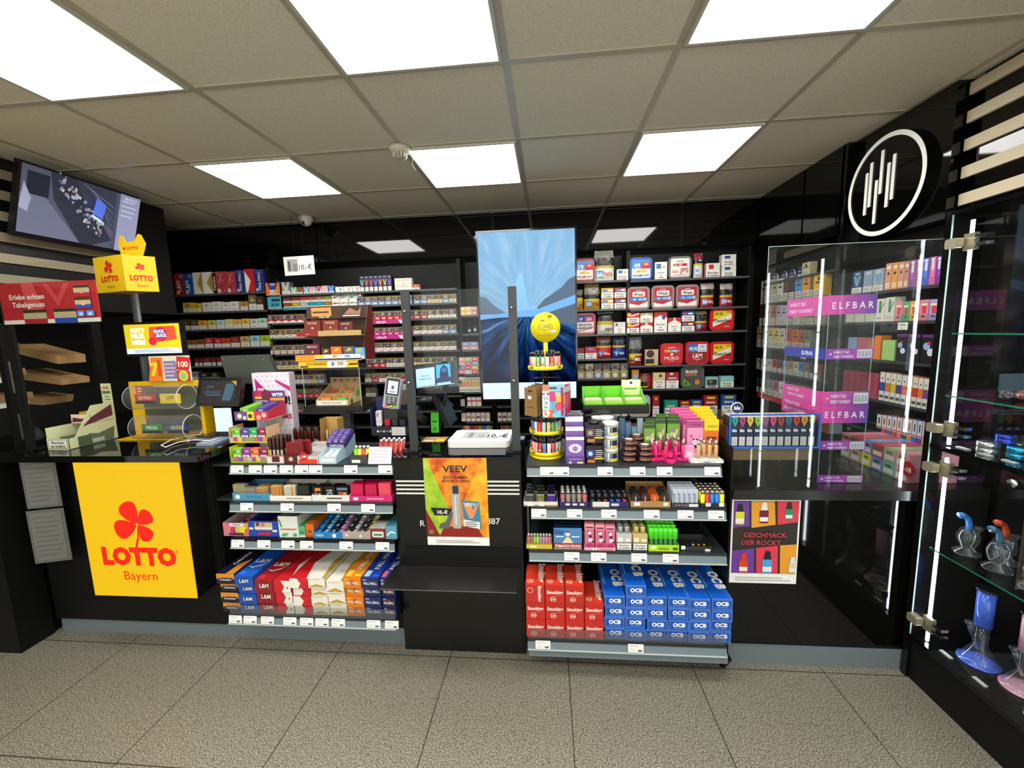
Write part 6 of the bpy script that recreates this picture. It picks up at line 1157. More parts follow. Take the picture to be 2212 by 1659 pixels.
# ---- big portrait screen
SY = 2.85; tl, br_ = at(1030, 498, Y=SY), at(1246, 862, Y=SY); tr = at(1246, 490, Y=SY); bl = at(1040, 872, Y=SY)
sx0, sx1 = (tl.x+bl.x)/2-.003, (tr.x+br_.x)/2+.003; sz0, sz1 = (bl.z+br_.z)/2, (tl.z+tr.z)/2
t = thing('digital_screen', 'big portrait screen showing a blue icy landscape, on a black pole', 'screen')
obj('screen_frame', M().box(sx0, sx1, SY+.001, SY+.045, sz0, sz1, BLACK).box(sx0, sx0+.011, SY-.002, SY, sz0, sz1, BLACK).box(sx1-.011, sx1, SY-.002, SY, sz0, sz1, BLACK).box(sx0+.011, sx1-.011, SY-.002, SY, sz1-.011, sz1, BLACK).box(sx0+.011, sx1-.011, SY-.002, SY, sz0, sz0+.02, BLACK), t)
def scene_mat():
    m = bpy.data.materials.new('landscape_picture'); m.use_nodes = True; nt = m.node_tree; L = nt.links; nt.nodes.clear()
    o = nt.nodes.new('ShaderNodeOutputMaterial'); e = nt.nodes.new('ShaderNodeEmission'); L.new(e.outputs[0], o.inputs[0]); e.inputs[1].default_value = 1.0
    co = nt.nodes.new('ShaderNodeTexCoord'); se = nt.nodes.new('ShaderNodeSeparateXYZ'); L.new(co.outputs['Generated'], se.inputs[0])
    def mth(op, a, b=None):
        n = nt.nodes.new('ShaderNodeMath'); n.operation = op
        for i, q in enumerate((a, b)):
            if q is None: continue
            if isinstance(q, (int, float)): n.inputs[i].default_value = q
            else: L.new(q, n.inputs[i])
        return n.outputs[0]
    X = mth('SUBTRACT', se.outputs['X'], .5); Z = mth('SUBTRACT', se.outputs['Z'], .52)
    ang = mth('ARCTAN2', X, mth('MULTIPLY', Z, 1.7)); rad = mth('SQRT', mth('ADD', mth('MULTIPLY', X, X), mth('MULTIPLY', Z, Z)))
    cb = nt.nodes.new('ShaderNodeCombineXYZ'); L.new(mth('MULTIPLY', ang, 3.2), cb.inputs[0]); L.new(mth('MULTIPLY', rad, 1.6), cb.inputs[1])
    n = nt.nodes.new('ShaderNodeTexNoise'); n.inputs['Scale'].default_value = 2.4; n.inputs['Detail'].default_value = 5; L.new(cb.outputs[0], n.inputs['Vector'])
    def ramp(fac, st):
        r = nt.nodes.new('ShaderNodeValToRGB'); L.new(fac, r.inputs[0]); el = r.color_ramp.elements
        el[0].position, el[0].color = st[0][0], (*lin(st[0][1]), 1); el[1].position, el[1].color = st[-1][0], (*lin(st[-1][1]), 1)
        for p, c in st[1:-1]: k = el.new(p); k.color = (*lin(c), 1)
        return r.outputs[0]
    sky = ramp(n.outputs[0], [(.3, '#8CBEE6'), (.52, '#98C8EE'), (.75, '#B4DAF4')]); sea = ramp(n.outputs[0], [(.33, '#0E1E3A'), (.48, '#23456F'), (.6, '#3C77B8'), (.72, '#8CBEEC')])
    dk = nt.nodes.new('ShaderNodeMixRGB'); dk.blend_type = 'MULTIPLY'; dk.inputs[0].default_value = 1; L.new(sea, dk.inputs[1]); L.new(ramp(se.outputs['Z'], [(.12, '#2A3A58'), (.34, '#8A9AB8'), (.46, '#FFFFFF')]), dk.inputs[2])
    st = mth('GREATER_THAN', se.outputs['Z'], .5); mx = nt.nodes.new('ShaderNodeMixRGB'); L.new(st, mx.inputs[0]); L.new(dk.outputs[0], mx.inputs[1]); L.new(sky, mx.inputs[2])
    L.new(mx.outputs[0], e.inputs[0]); return m
dx0, dx1, dz0, dz1 = sx0+.012, sx1-.012, sz0+.021, sz1-.012
m = M().poly([(dx0, SY-.0005, dz0), (dx1, SY-.0005, dz0), (dx1, SY-.0005, dz1), (dx0, SY-.0005, dz1)], scene_mat()); f = m.front(dx0, dx1, SY-.0008, dz0, dz1)
f.p([(0, .52), (0, .63), (.06, .625), (.14, .58), (.22, .545), (.3, .52)], lit('#33485E', .8)); f.p([(1, .52), (1, .73), (.93, .71), (.86, .665), (.8, .645), (.74, .62), (.68, .6), (.55, .52)], lit('#2C4058', .8))
for q in ([(.27, .5), (.34, .56), (.58, .56), (.66, .52)], [(.34, .56), (.37, .68), (.42, .755), (.445, .765), (.47, .72), (.5, .6), (.52, .56)], [(.36, .66), (.32, .685), (.29, .73), (.3, .69), (.33, .665), (.37, .65)]): f.p(q, lit('#5A8AB2', .75))
f.p([(0, .505), (.3, .53), (.62, .545), (1, .62), (1, .57), (.6, .5), (.3, .505), (0, .49)], lit('#4A80C0', .7)); f.p([(.6, .5), (1, .56), (1, .44), (.8, .46)], lit('#22384E', .8))
f.r(0, 0, 1, .1, lit('#B4E4F6', 1)); f.t('R', .34, .045, .014, lit('#5A8CA8'), .0); f.t('10', .52, .045, .012, lit('#5A8CA8'), .0); f.r(.05, .068, .3, .069, lit('#7AB0CC'))
obj('display', m, t)
obj('pole', M().box(-.405, -.37, SY+.0, SY+.03, .25, sz0, BLACK).box(-.5, -.28, SY-.1, SY+.15, .0, .012, BLACK), t)
# ---- cash desk column top
CT = .981
m = M().rbox(-.023, .023, 0, .012, 0, .115, mat('#4AC81E', .35), .004); f = m.front(-.023, .023, -.0003, 0, .115); f.rr(.14, .53, .78, .6, .03, '#14301A'); f.c(.48, .2, .2, '#1A4A1E', 14); f.r(.38, .16, .58, .24, '#4AC81E')
a = at(940, 935, Z=CT); cp(m.data('card_stand'), 'card_stand', (a.x, a.y, CT+.001), 0, 'bright green upright card stand on the central column', 'card stand', rx=-.1)
m = M().poly([(-.06, 0, 0), (.06, 0, 0), (.06, .085, 0), (-.06, .085, 0)], mat('#C88A4A')); m = M().box(-.062, .062, 0, .1, 0, .0012, mat('#C88A4A')); f = Face(m, (-.062, 0, .0012), (1, 0, 0), (0, 1, 0), .124, .1); f.rr(.08, .12, .5, .38, .02, '#F0E4D4'); f.c(.76, .3, .2, '#D8D83A', 16); f.c(.76, .3, .14, '#E8E04A', 12); f.t('SIZE', .76, .24, .1, '#3A4A1A', .01); f.bars(.2, .7, .6, .85, 2, '#E8D0B0')
a = at(935, 954, Z=CT); cp(m.data('card'), 'flyer', (a.x, a.y-.01, CT+.0005), 0, 'orange-brown flyer lying under the green card stand', 'flyer')
a, b = at(966, 968, Z=CT), at(1101, 966, Z=CT)
w_ = b.x-a.x; m = M().rbox(-w_/2, w_/2, 0, .235, 0, .033, mat('#E4E3DF', .3), .02, 'z', 4); f = Face(m, (-w_/2, 0, .0332), (1, 0, 0), (0, 1, 0), w_, .235)
f.r(.2, .25, .6, .8, '#B8B6B2'); f.r(.28, .32, .36, .7, '#8A8884'); f.r(.45, .32, .56, .55, '#A09E9A'); f.t('10,-\u20ac', .78, .3, .3, '#4A4844', .02, wmax=.34)
tag(obj('payment_tray', m, None, ((a.x+b.x)/2, a.y, CT+.0005)), 'white coin tray printed with 10 euro on the central column', 'coin tray')
# tablet on arm behind the screen
TY = 2.25; a, b = at(897, 787, Y=TY), at(992, 838, Y=TY)
TY = 2.2
t = thing('customer_tablet', 'tilted tablet showing a greeting behind the clear screen', 'tablet')
def tp(px, py): return at(px, py, Y=TY)
P = [tp(890, 790), tp(988, 777), tp(995, 841), tp(893, 846)]; U_ = (P[1]-P[0]); V_ = (P[0]-P[3])
m = M(); w_, h_ = U_.length, V_.length; m.prism([(0, 0), (w_, 0), (w_, h_), (0, h_)], P[3]+Vector((0, .0, 0)), U_.normalized(), V_.normalized(), .014, BLACK)
obj('tablet_body', m, t)
m = M(); f = Face(m, P[3]+Vector((0, -.0006, 0)), U_, V_, w_, h_); f.r(.06, .1, .93, .92, lit('#1A2A3A', .6)); f.r(.08, .16, .49, .84, lit('#9CC8EE', 1)); f.r(.08, .12, .92, .135, lit('#CFE4F4')); f.t('Herzlich', .28, .52, .07, lit('#2A4A6A', .3), .01); f.t('Willkommen', .28, .4, .07, lit('#2A4A6A', .3), .01)
f.r(.53, .14, .84, .9, lit('#2E9ADC', .9)); f.p([(.6, .4), (.62, .75), (.7, .88), (.78, .76), (.8, .4)], lit('#142448', .6)); f.c(.7, .68, .055, lit('#3A5A90', .7)); f.r(.53, .22, .84, .4, lit('#1E2C5A', .6)); f.r(.55, .14, .83, .21, lit('#8AC0E8', 1))
obj('tablet_display', m, t); c_ = (P[0]+P[1]+P[2]+P[3])/4
obj('tablet_arm', M().tube([c_+Vector((0, .02, 0)), c_+Vector((.02, .08, -.12)), c_+Vector((.0, .06, -.28)), (c_.x, TY+.07, .80)], .013, BLACK, 10).cyl((c_.x, TY+.07, .756), (c_.x, TY+.07, .80), .06, BLACK, 16), t)
# dark cash terminal seen from the side, with scanner
t = thing('cash_terminal', 'dark cash register screen seen edge-on behind the green card stand', 'cash register')
obj('terminal_screen', M().prism([(0, 0), (.03, -.01), (-.055, .2), (-.085, .2)], at(978, 902, Y=2.4), (1, 0, 0), (0, 0, 1), -.2, MATTE), t)
q_ = at(960, 885, Y=2.5); obj('terminal_foot', M().tube([q_, q_+Vector((-.06, 0, -.03)), (q_.x-.07, 2.5, .76)], [.02, .03, .05], MATTE, 10), t)
ow = M().box(-1.4, .7, 2.26, 2.75, .73, .755, MATTE).box(-1.4, -1.38, 2.26, 2.75, 0, .73, MATTE).box(.68, .7, 2.26, 2.75, 0, .73, MATTE); tag(obj('back_counter', ow), 'low black work counter behind the central column', 'counter')
m = M().tube([at(893, 872, Y=2.42), at(920, 866, Y=2.42), at(950, 862, Y=2.42)], [.02, .024, .022], DARK, 10).tube([at(950, 862, Y=2.42), at(957, 868, Y=2.42), at(975, 880, Y=2.45)], [.024, .03, .02], DARK, 10)
tag(obj('barcode_scanner', m.tube([at(905, 873, Y=2.42), at(897, 905, Y=2.42), at(890, 938, Y=2.42)], .016, DARK, 8)), 'dark handheld barcode scanner resting behind the left screen post', 'scanner')
# ---- card terminal and its lighter stand
Ya = 1.99
t = thing('card_terminal', 'grey card payment terminal with lit display on a stand', 'card terminal')
P0 = at(826, 880, Y=Ya-.02); P1 = at(860, 885, Y=Ya-.02); P2 = at(868, 815, Y=Ya+.03); P3 = at(834, 813, Y=Ya+.03)
U_, V_ = P1-P0, P3-P0; w_, h_ = U_.length, V_.length; m = M(); m.prism(rr(0, w_, 0, h_, .008), P0, U_.normalized(), V_.normalized(), .03, mat('#8C8F90', .35))
obj('terminal_body', m, t)
m = M(); f = Face(m, P0+Vector((0, -.0006, 0)), U_, V_, w_, h_); f.rr(.08, .42, .92, .97, .06, '#0E0F12'); f.r(.2, .48, .82, .88, lit('#A8C8F8', 1.1)); f.r(.42, .62, .6, .74, lit('#2A3A6A', .4)); f.r(.3, .52, .7, .55, lit('#2A3A6A', .4))
for i in range(3):
    for j in range(4): f.rr(.14+i*.27, .125+j*.07, .34+i*.27, .17+j*.07, .03, '#2A2C2E')
for i, c in enumerate(('#C83A34', '#D8C82A', '#5AB03A')): f.rr(.12+i*.27, .05, .35+i*.27, .1, .03, c)
obj('keypad', m, t)
c_ = (P0+P1)/2; obj('stand', M().tube([c_+Vector((.0, .03, .03)), c_+Vector((.02, .04, -.04)), c_+Vector((.1, .12, -.06)), c_+Vector((.12, .16, -.1))], [.035, .03, .025, .025], DARK, 10).box(c_.x-.035, c_.x+.035, c_.y+.0, c_.y+.012, c_.z-.055, c_.z-.002, mat('#2A2C2C', .2)), t)
Yl = 2.06
t = thing('lighter_stand', 'navy stand holding white, red and black stick lighters below the card terminal', 'display stand')
a, b = at(803, 940, Y=Yl), at(882, 940, Y=Yl); za, zb_ = at(840, 941, Y=Yl).z, at(840, 922, Y=Yl).z
m = M().box(a.x, b.x, Yl, Yl+.06, za, zb_, mat('#12142A')); f = m.front(a.x, b.x, Yl-.0004, za, zb_)
for i in range(5): f.c(.18+i*.085, .5, .033, ['#D8C8A0', '#C8A84A', '#B8B0A8', '#C8A84A', '#B8B8B8'][i], 3 if i % 2 else 10)
f.r(.56, .02, .93, .98, '#DAD8D2'); obj('stand_base', m, t)
obj('stand_back', M().box(a.x+.01, b.x+.005, Yl+.06, Yl+.064, za, za+.20, mat('#12164A')).box(a.x, a.x+.004, Yl+.0, Yl+.06, zb_, zb_+.1, mat('#12164A')), t)
obj('stand_foot', M().box(a.x+.03, b.x-.03, Yl+.015, Yl+.055, Z1, za, DARK), t)
def bigl(c):
    m = M().rbox(-.0155, .0155, -.009, .009, 0, .082, mat(c, .3), .008).tube([(-.006, -.011, .05), (-.006, -.013, .07), (.003, -.012, .076)], .0022, CHROME, 6); f = m.front(-.0155, .0155, -.0095, 0, .08); f.r(.3, .3, .7, .34, '#6A6A6A'); return m.data('stick_lighter')
for i, (px, c, wd) in enumerate(((819, '#D8D0D4', 'white'), (837, '#B8141E', 'red'), (853, '#2A2E36', 'slate'), (869, '#1E2024', 'black'))): cp(bigl(c), 'stick_lighter', (at(px, 920, Y=Yl+.02).x, Yl+.03, zb_+.001), 0, 'large %s lighter in the navy stand' % wd, 'lighter', 'large lighters in the navy stand')
hk = M().box(-.004, .004, 0, .03, 0, .12, mat('#5A4A40', .3)).data('pack'); tt = None
for i in range(4): cp(_me.setdefault('hang', M().box(-.012, .012, 0, .004, 0, .11, mat('#6A5A4A', .25)).box(-.012, .012, -.001, 0, .08, .11, mat('#B8B4AC', .2)).data('hanging_pack')), 'hanging_pack', (at(872+i*3, 870, Y=2.12).x, 2.10+i*.012, at(872, 873, Y=2.12).z), .5, 'small brown hanging pack beside the card terminal, %s of four' % ORD[i], 'pack', 'hanging packs beside the card terminal')
obj_ = M().tube([(at(866, 800, Y=2.16).x, 2.16, at(866, 832, Y=2.16).z), (at(878, 800, Y=2.13).x, 2.13, at(870, 832, Y=2.13).z)], .003, CHROME).cyl((at(878, 800, Y=2.16).x, 2.165, Z1), (at(878, 800, Y=2.16).x, 2.165, at(866, 828, Y=2.16).z), .006, DARK)
tag(obj('hook_stand', obj_), 'thin dark hook stand holding small brown packs', 'stand')
# ---- lighter carousel
CXc, CYc = at(1181, 960, Y=1.93).x, 1.93
t = thing('lighter_carousel', 'round three-tier lighter stand with yellow disc sign on the right shelf', 'display stand', (0, 0, 0))
YEL = mat('#E8D416', .35); ZT = [at(1181, 1000, Y=1.84).z, at(1181, 942, Y=1.84).z, at(1183, 800, Y=1.84).z]; ZT[0] = Z1+.018
RT_ = .082
for k, z in enumerate(ZT):
    m = M().lathe([(0, z-.002), (RT_-.004, z-.002), (RT_, z), (RT_, z+.016), (RT_-.003, z+.016), (RT_-.003, z+.002), (0, z+.002)], YEL, (CXc, CYc, 0), 36)
    fc = cylface(m, (CXc, CYc, 0), RT_, z, .016, span=PI, nx=16)
    for u in ((.18,), (.74,)): fc.r(u[0], .05, u[0]+.1, 1.2, '#C8B814'); fc.r(u[0]+.02, .4, u[0]+.08, .8, '#2A2A10')
    obj('tier', m, t)
obj('base', M().lathe([(0, Z1+.001), (.08, Z1+.001), (.082, Z1+.008), (.07, Z1+.015), (0, Z1+.015)], YEL, (CXc, CYc, 0), 36), t)
obj('column', M().cyl((CXc, CYc+.0, Z1+.02), (CXc, CYc, ZT[2]), .014, BLACK, 12), t)
zs = at(1178, 707, Y=1.93).z; rs = (at(1210, 707, Y=1.93).x-at(1146, 707, Y=1.93).x)/2; xs_ = at(1178, 707, Y=1.93).x
obj('sign_post', M().box(xs_-.010, xs_+.010, CYc-.001, CYc+.001, ZT[2]+.02, zs, YEL), t)
m = M().cyl((xs_, CYc-.004, zs), (xs_, CYc-.002, zs), rs, YEL, 40); f = Face(m, (xs_-rs, CYc-.0043, zs-rs), (1, 0, 0), (0, 0, 1), 2*rs, 2*rs)
f.r(.27, .43, .73, .59, '#1E1E12'); f.r(.285, .442, .715, .578, '#E8D416'); f.t('CLIPPER', .5, .465, .085, '#1A1A12', .01, wmax=.4); f.t('reusable', .46, .375, .04, '#5A5214', 0); f.rr(.68, .32, .86, .4, .02, '#E8E6D8')
for a0 in range(18): aa = a0*2*PI/18; f.p([(.41+.12*math.cos(aa), .74+.12*math.sin(aa)), (.41+.127*math.cos(aa), .74+.127*math.sin(aa)), (.41+.127*math.cos(aa+.3), .74+.127*math.sin(aa+.3)), (.41+.12*math.cos(aa+.3), .74+.12*math.sin(aa+.3))], '#7A7014')
f.r(.34, .7, .48, .77, '#B8A814'); f.t('MORE', .41, .715, .035, '#3A3810', .01); f.p([(.56, .88), (.66, .92), (.73, .88), (.72, .82), (.6, .8)], '#8A7E14'); f.p([(.6, .8), (.7, .8), (.69, .6), (.63, .6)], '#CDBB14'); f.bars(.2, .8, .22, .26, 1, '#8A7E14'); f.r(.15, .3, .85, .304, '#CDBB14')
obj('sign_disc', m, t)
wr = [('#A8C8B8', 'mint'), ('#D8502A', 'orange'), ('#E0DCD4', 'white'), ('#8AC0A0', 'green'), ('#A82A24', 'red'), ('#E8C8A0', 'cream'), ('#E0A88A', 'peach'), ('#D83A4A', 'pink-red'), ('#B8BCC0', 'grey'), ('#3A70B0', 'blue'), ('#6AA84A', 'leaf green'), ('#E08A9A', 'rose')]
for k, z in enumerate(ZT):
    for ring, (rad, n, dz) in enumerate(((RT_-.013, 20, 0), (RT_-.036, 12, .007))):
        for i in range(n):
            a = -PI/2+(i-n//2+.5)*2*PI/n; c, wd = wr[(i*5+k*3+ring) % 12]
            fr = math.sin(a) < .25
            me = lighter_me(c, .074, .0085, '#111111', '#9A9A9A', (lambda c2: lambda f: f.r(.15, .3, .85, .45, c2))(wr[(i*7+k+4) % 12][0]))
            cp(me, 'refillable_lighter', (CXc+rad*math.cos(a), CYc+rad*math.sin(a), z+.0025+dz), a+PI/2, '%s-wrapped black-topped lighter, %s tier, %s ring, position %d clockwise' % (wd, ('bottom', 'middle', 'top')[k], ('outer', 'inner')[ring], i+1), 'lighter', 'lighters in the round yellow stand')
# hanging bags
zb_ = at(1150, 893, Y=1.90).z; zt_ = at(1150, 822, Y=1.90).z
def bagm(k, c, pf, hh, s=.035):
    m = M(); P = [(-s, 0), (s, 0), (s*.93, hh*.5), (s*.97, hh), (-s*.97, hh), (-s*.93, hh*.5)]; m.prism(P, (0, 0, 0), (1, 0, 0), (0, 0, 1), .009, mat(c, .35)); f = Face(m, (-s*.95, -.0003, 0), (1, 0, 0), (0, 0, 1), s*1.9, hh); pf(f); return m.data('hanging_bag')
br1 = bagm(0, '#8A6A40', lambda f: (f.rr(.3, .86, .7, .92, .03, '#3A2A1A'), f.rr(.3, .6, .6, .72, .03, '#E4E0D8'), f.r(.2, .3, .8, .34, '#6A4E2C')), .13)
giz = bagm(1, '#5AA8C8', lambda f: (f.r(0, .75, .3, 1, '#E07A5A'), f.r(.3, .8, 1, 1, '#8AC0D0'), f.r(.1, .5, .6, .8, '#C83A80'), f.r(.6, .4, 1, .7, '#E8B83A'), f.r(0, .25, .4, .5, '#6AB0C8'), f.r(0, 0, .5, .25, '#E0602A'), f.p([(.4, .1), (1, .3), (1, 0), (.5, 0)], '#7AC0D8'), f.c(.75, .35, .2, '#E04A5A'), f.rr(.3, .88, .65, .93, .03, '#2A3A4A'), f.t('GIZEH', .28, .42, .2, '#EFEDE8', .05, rot=PI/2), f.t('50', .68, .66, .12, '#F0EADA', .01)), .15, .052)
pnk = bagm(2, '#B82A5A', lambda f: (f.r(0, .8, 1, 1, '#C8B8C0'), f.r(.2, .2, .8, .7, '#D04A7A')), .13)
for i in range(4): cp(br1, 'hanging_bag', (CXc-.070+i*.013, CYc-.090+i*.026, zb_+.003*i), -.6-.08*i, 'brown paper filter bag hanging left of the carousel, %s from the front' % ORD[i], 'bag', 'filter bags hanging on the carousel')
cp(giz, 'hanging_bag', (CXc+.036, CYc-.10, zb_-.006), .12, 'colourful filter bag hanging at the front of the carousel', 'bag', 'filter bags hanging on the carousel')
for i in range(4): cp(pnk, 'hanging_bag', (CXc+.092+i*.004, CYc-.075+i*.024, zb_+.002), 1.1, 'dark pink filter bag hanging right of the carousel, %s from the front' % ORD[i], 'bag', 'filter bags hanging on the carousel')
tag(obj('bag_hook', M().tube([(CXc-.06, CYc-.02, zt_+.01), (CXc, CYc-.03, zt_+.015), (CXc+.07, CYc-.03, zt_+.01)], .004, BLACK).cyl((CXc, CYc-.03, zt_+.015), (CXc, CYc-.01, zt_+.015), .004, BLACK)), 'black hook bar carrying bags between the carousel tiers', 'hook')
# ---- top right shelf, other goods
TZ = SHR[0][3]
def front(px0, px1, py0, py1, Y, c, paint, word, cat='pack', name='tobacco_pack', d=.03, z=None, grp=None, key=None, rz=0, ptop=None): return put(name, cat, word, grp, key or word[:24], paint, c, px0, px1, py0, py1, Y, TZ if z is None else z, d, ptop=ptop, exact=True)
def lion(f): f.r(0, 0, 1, 1, '#7A5AA0'); f.r(0, .88, 1, 1, '#E8E4EC'); f.p([(.5+(.34+.06*(i % 2))*math.cos(i*PI/12), .56+(.16+.03*(i % 2))*math.sin(i*PI/12)) for i in range(24)], '#D8CCE4'); f.c(.5, .55, .15, '#8A6AB0', 10); f.c(.44, .57, .02, '#E8E4EC', 6); f.c(.56, .57, .02, '#E8E4EC', 6); f.r(.35, .2, .65, .26, '#D8485A')
def lionbox(f): f.r(0, 0, 1, 1, '#5A3C84'); f.t('50', .22, .12, .28, '#EDE9F2', .04); f.r(.6, .1, .92, .35, '#D8D090'); f.r(.15, .66, .85, .78, '#A890C8')
front(1223, 1263, 988, 1010, 1.79, '#5A3C84', lionbox, 'purple tray reading 50 in front of the lion packs', 'box', 'filter_tray', .012)
for i in range(3): front(1223-1*i, 1262-1*i, 944-22*i, 990, 1.806+.028*i, '#6A4A90' if i < 3 else '#4A8A6A', lion, 'purple lion filter pack, %s from the front' % ORD[i], 'filter pack', 'filter_pack', .02, TZ+.001, 'lion filter packs')
for i in range(3): front(1223, 1258, 916-1*i, 980, 1.896+.024*i, '#4A8A6A', lambda f: (f.r(0, 0, 1, 1, '#4E8E70'), f.r(0, .8, 1, 1, '#2A6A4E')), 'green filter pack behind the lion packs, %s from the front' % ORD[i], 'filter pack', 'filter_pack', .018, TZ+.001, 'green filter packs behind the lion packs')
m = M().box(-.035, .035, 0, .001, 0, .065, mat('#B4B4B8', .4)); f = m.front(-.035, .035, -.0003, 0, .065); f.bars(.1, .9, .05, .95, 5, '#4A4A50', .3); zz_ = at(1240, 915, Y=2.0).z
tag(obj('price_note', m, None, (at(1240, 900, Y=2.0).x, 2.0, zz_)), 'grey price note on a wire above the purple packs', 'note')
tag(obj('note_holder', M().cyl((at(1240, 900, Y=2.0).x, 2.004, TZ+.001), (at(1240, 900, Y=2.0).x, 2.004, zz_+.01), .002, CHROME)), 'thin wire holding the grey price note', 'holder')
def tin(px, py0, py1, Y, r, c, z, lab, word, grp, capc='#DAD8D2', n=1):
    h = at(px, py0, Y=Y).z-at(px, py1, Y=Y).z; k = ('tin', c, round(r*1e4), round(h*1e3), lab)
    if k not in _me:
        m = M().lathe([(r*.97, 0), (r, .002), (r, h*.72)], mat(c, .35), n=20).lathe([(r*1.02, h*.72), (r*1.02, h*.97), (r*.96, h), (0, h)], mat(capc, .35), n=20)
        f = cylface(m, (0, 0, 0), r, h*.06, h*.62, nx=8); f.r(.15, 0, .45, 1, '#8A9AB0' if c[1] == 'C' else '#5A4030'); f.r(.45, .35, .85, 1, '#1E1C1E'); f.r(.45, .02, .85, .25, '#D8C02A'); f.bars(.5, .82, .5, .9, 3, '#D8D4CC')
        if lab: f = cylface(m, (0, 0, 0), r*1.02, 0, h, nx=8); f.t(lab, .5, .3, .4, '#D88A6A', .03, wmax=.5)
        _me[k] = m.data('tobacco_can')
    x = at(px, (py0+py1)/2, Y=Y-r).x; return cp(_me[k], 'tobacco_can', (x, Y, z+.0006), 0, word, 'can', grp), h
# black screw-top tins (square with rounded corners)
for lv in range(2):
    for cix, (yb, Yq) in enumerate(((0, 1.80),)):
        m = M().rbox(-.041, .041, 0, .06, 0, .082, mat('#16161A', .35), .012, 'z').lathe([(.024, .082), (.024, .094), (0, .094)], mat('#16161A' if 1 else '#fff', .35), (0, .03, 0), 18); f = m.front(-.041, .041, -.0004, 0, .082)
        f.r(.04, .35, .48, .78, '#5A4A48' if lv else '#2A3A80'); f.c(.26, .55, .13, '#A8988A' if lv else '#B8C0D8', 9); f.bars(.54, .95, .35, .78, 4, '#E0DCD4', .3); f.r(.48, .24, .96, .33, '#D8B82A'); f.r(.1, .04, .5, .22, '#B86A3A')
        cp(m.data('tobacco_tin'), 'tobacco_tin', (at(1285, 960, Y=Yq).x, Yq, TZ+.0006+lv*.0952), 0, 'black rounded tobacco tin, %s of the front pair' % ('lower', 'upper')[lv], 'tin', 'black tobacco tins')
for i, (px, Yq) in enumerate(((1290, 1.93), (1277, 2.03))): 
    m = M().rbox(-.041, .041, 0, .06, 0, .17, mat('#1C1C20', .35), .012, 'z').lathe([(.024, .17), (.026, .172), (.026, .185), (.022, .187), (0, .187)], mat('#C8C6C0', .35), (0, .03, 0), 18)
    cp(m.data('tobacco_bottle'), 'tobacco_tin', (at(px, 960, Y=Yq).x, Yq-.02, TZ+.0006), 0, 'tall dark tin with white screw lid, %s row behind the black pair' % ('first', 'second')[i], 'tin', 'dark tins with white lids')
for ci, (px, Yq, n, p0) in enumerate(((1321, 1.85, 3, 0), (1311, 1.935, 3, 1), (1330, 2.02, 3, 2), (1304, 2.025, 3, 3))):
    zc = TZ
    for lv in range(n):
        o, h = tin(px, 963, 990, Yq, .0345, '#C8CCC8', zc, '', 'white and grey tobacco can, %s from bottom, %s stack from the front' % (ORD[lv], ORD[ci]), 'white tobacco cans'); zc += .0615 if 0 else h+.001
for ci, (px, n) in enumerate(((1361, 4), (1396, 3), (1378, 4))):
    Yq = 1.845 if ci < 2 else 1.925; zc = TZ
    for lv in range(n):
        h = .0245; k = ('sc', lv % 2)
        if k not in _me:
            m = M().lathe([(.030, 0), (.033, .004), (.033, .018), (.030, h-.002), (.028, h), (.018, h), (.012, h+.0), (0, h)], mat('#3A2020', .3, .2), n=24); f = cylface(m, (0, 0, 0), .0332, .003, .018, span=PI*.8, nx=8); f.t('SCOOTER', .5, .25, .5, '#C88A6A', .04, wmax=.8)
            f = Face(m, (-.02, -.02, h+.0002), (1, 0, 0), (0, 1, 0), .04, .04); f.c(.5, .5, .45, '#C8B8A8', 14); _me[k] = m.data('round_tin')
        cp(_me[k], 'round_tin', (at(px, 985, Y=Yq-.033).x, Yq, zc+.0006), .1*lv, 'round dark brown lettered tin, %s from bottom in the %s stack' % (ORD[lv], ('left', 'right', 'rear')[ci]), 'tin', 'round dark brown tins'); zc += h+.0008
for i in range(9):
    px = 1338+(i % 5)*13; rw = i//5; c = ('#3A5A78', '#4A6A88', '#5A8088', '#8A9AA0', '#7AA0A8')[i % 5]
    front(px, px+12, 905+(i % 3)*9+rw*6, 960, 1.95+.05*rw, c, (lambda c: lambda f: (f.r(0, 0, 1, 1, c), f.p([(.1, .1), (.6, .5), (.9, .4), (.5, .2)], '#D0DCE0')))(c), 'blue-grey filter bag in a heap, %s of the %s row' % (ORD[i % 5], ('front', 'rear')[rw]), 'filter bag', 'filter_bag', .02, None, 'blue-grey filter bags', 'fb%d%d' % (i % 5, rw))
m = M().prism([(0, 0), (.1, 0), (.085, .03), (-.01, .03)], (0, 0, 0), (1, 0, 0), (0, .3, 1), .06, mat('#A82A1A')); f = Face(m, (.0, -.0006, .004), (1, 0, 0), (0, .3, 1), .09, .022); f.t('MAX', .6, .2, .5, '#E8B8A0', .04)
a = at(1363, 927, Y=2.05); tag(obj('filter_carton', m, None, (a.x, 2.05, a.z)), 'orange-red carton lying on a filter riser at the back', 'box'); tag(obj('box_riser', M().box(a.x, a.x+.1, 2.055, 2.14, TZ+.001, a.z-.001, mat('#8A8E90'))), 'grey riser box carrying the orange-red carton', 'box')
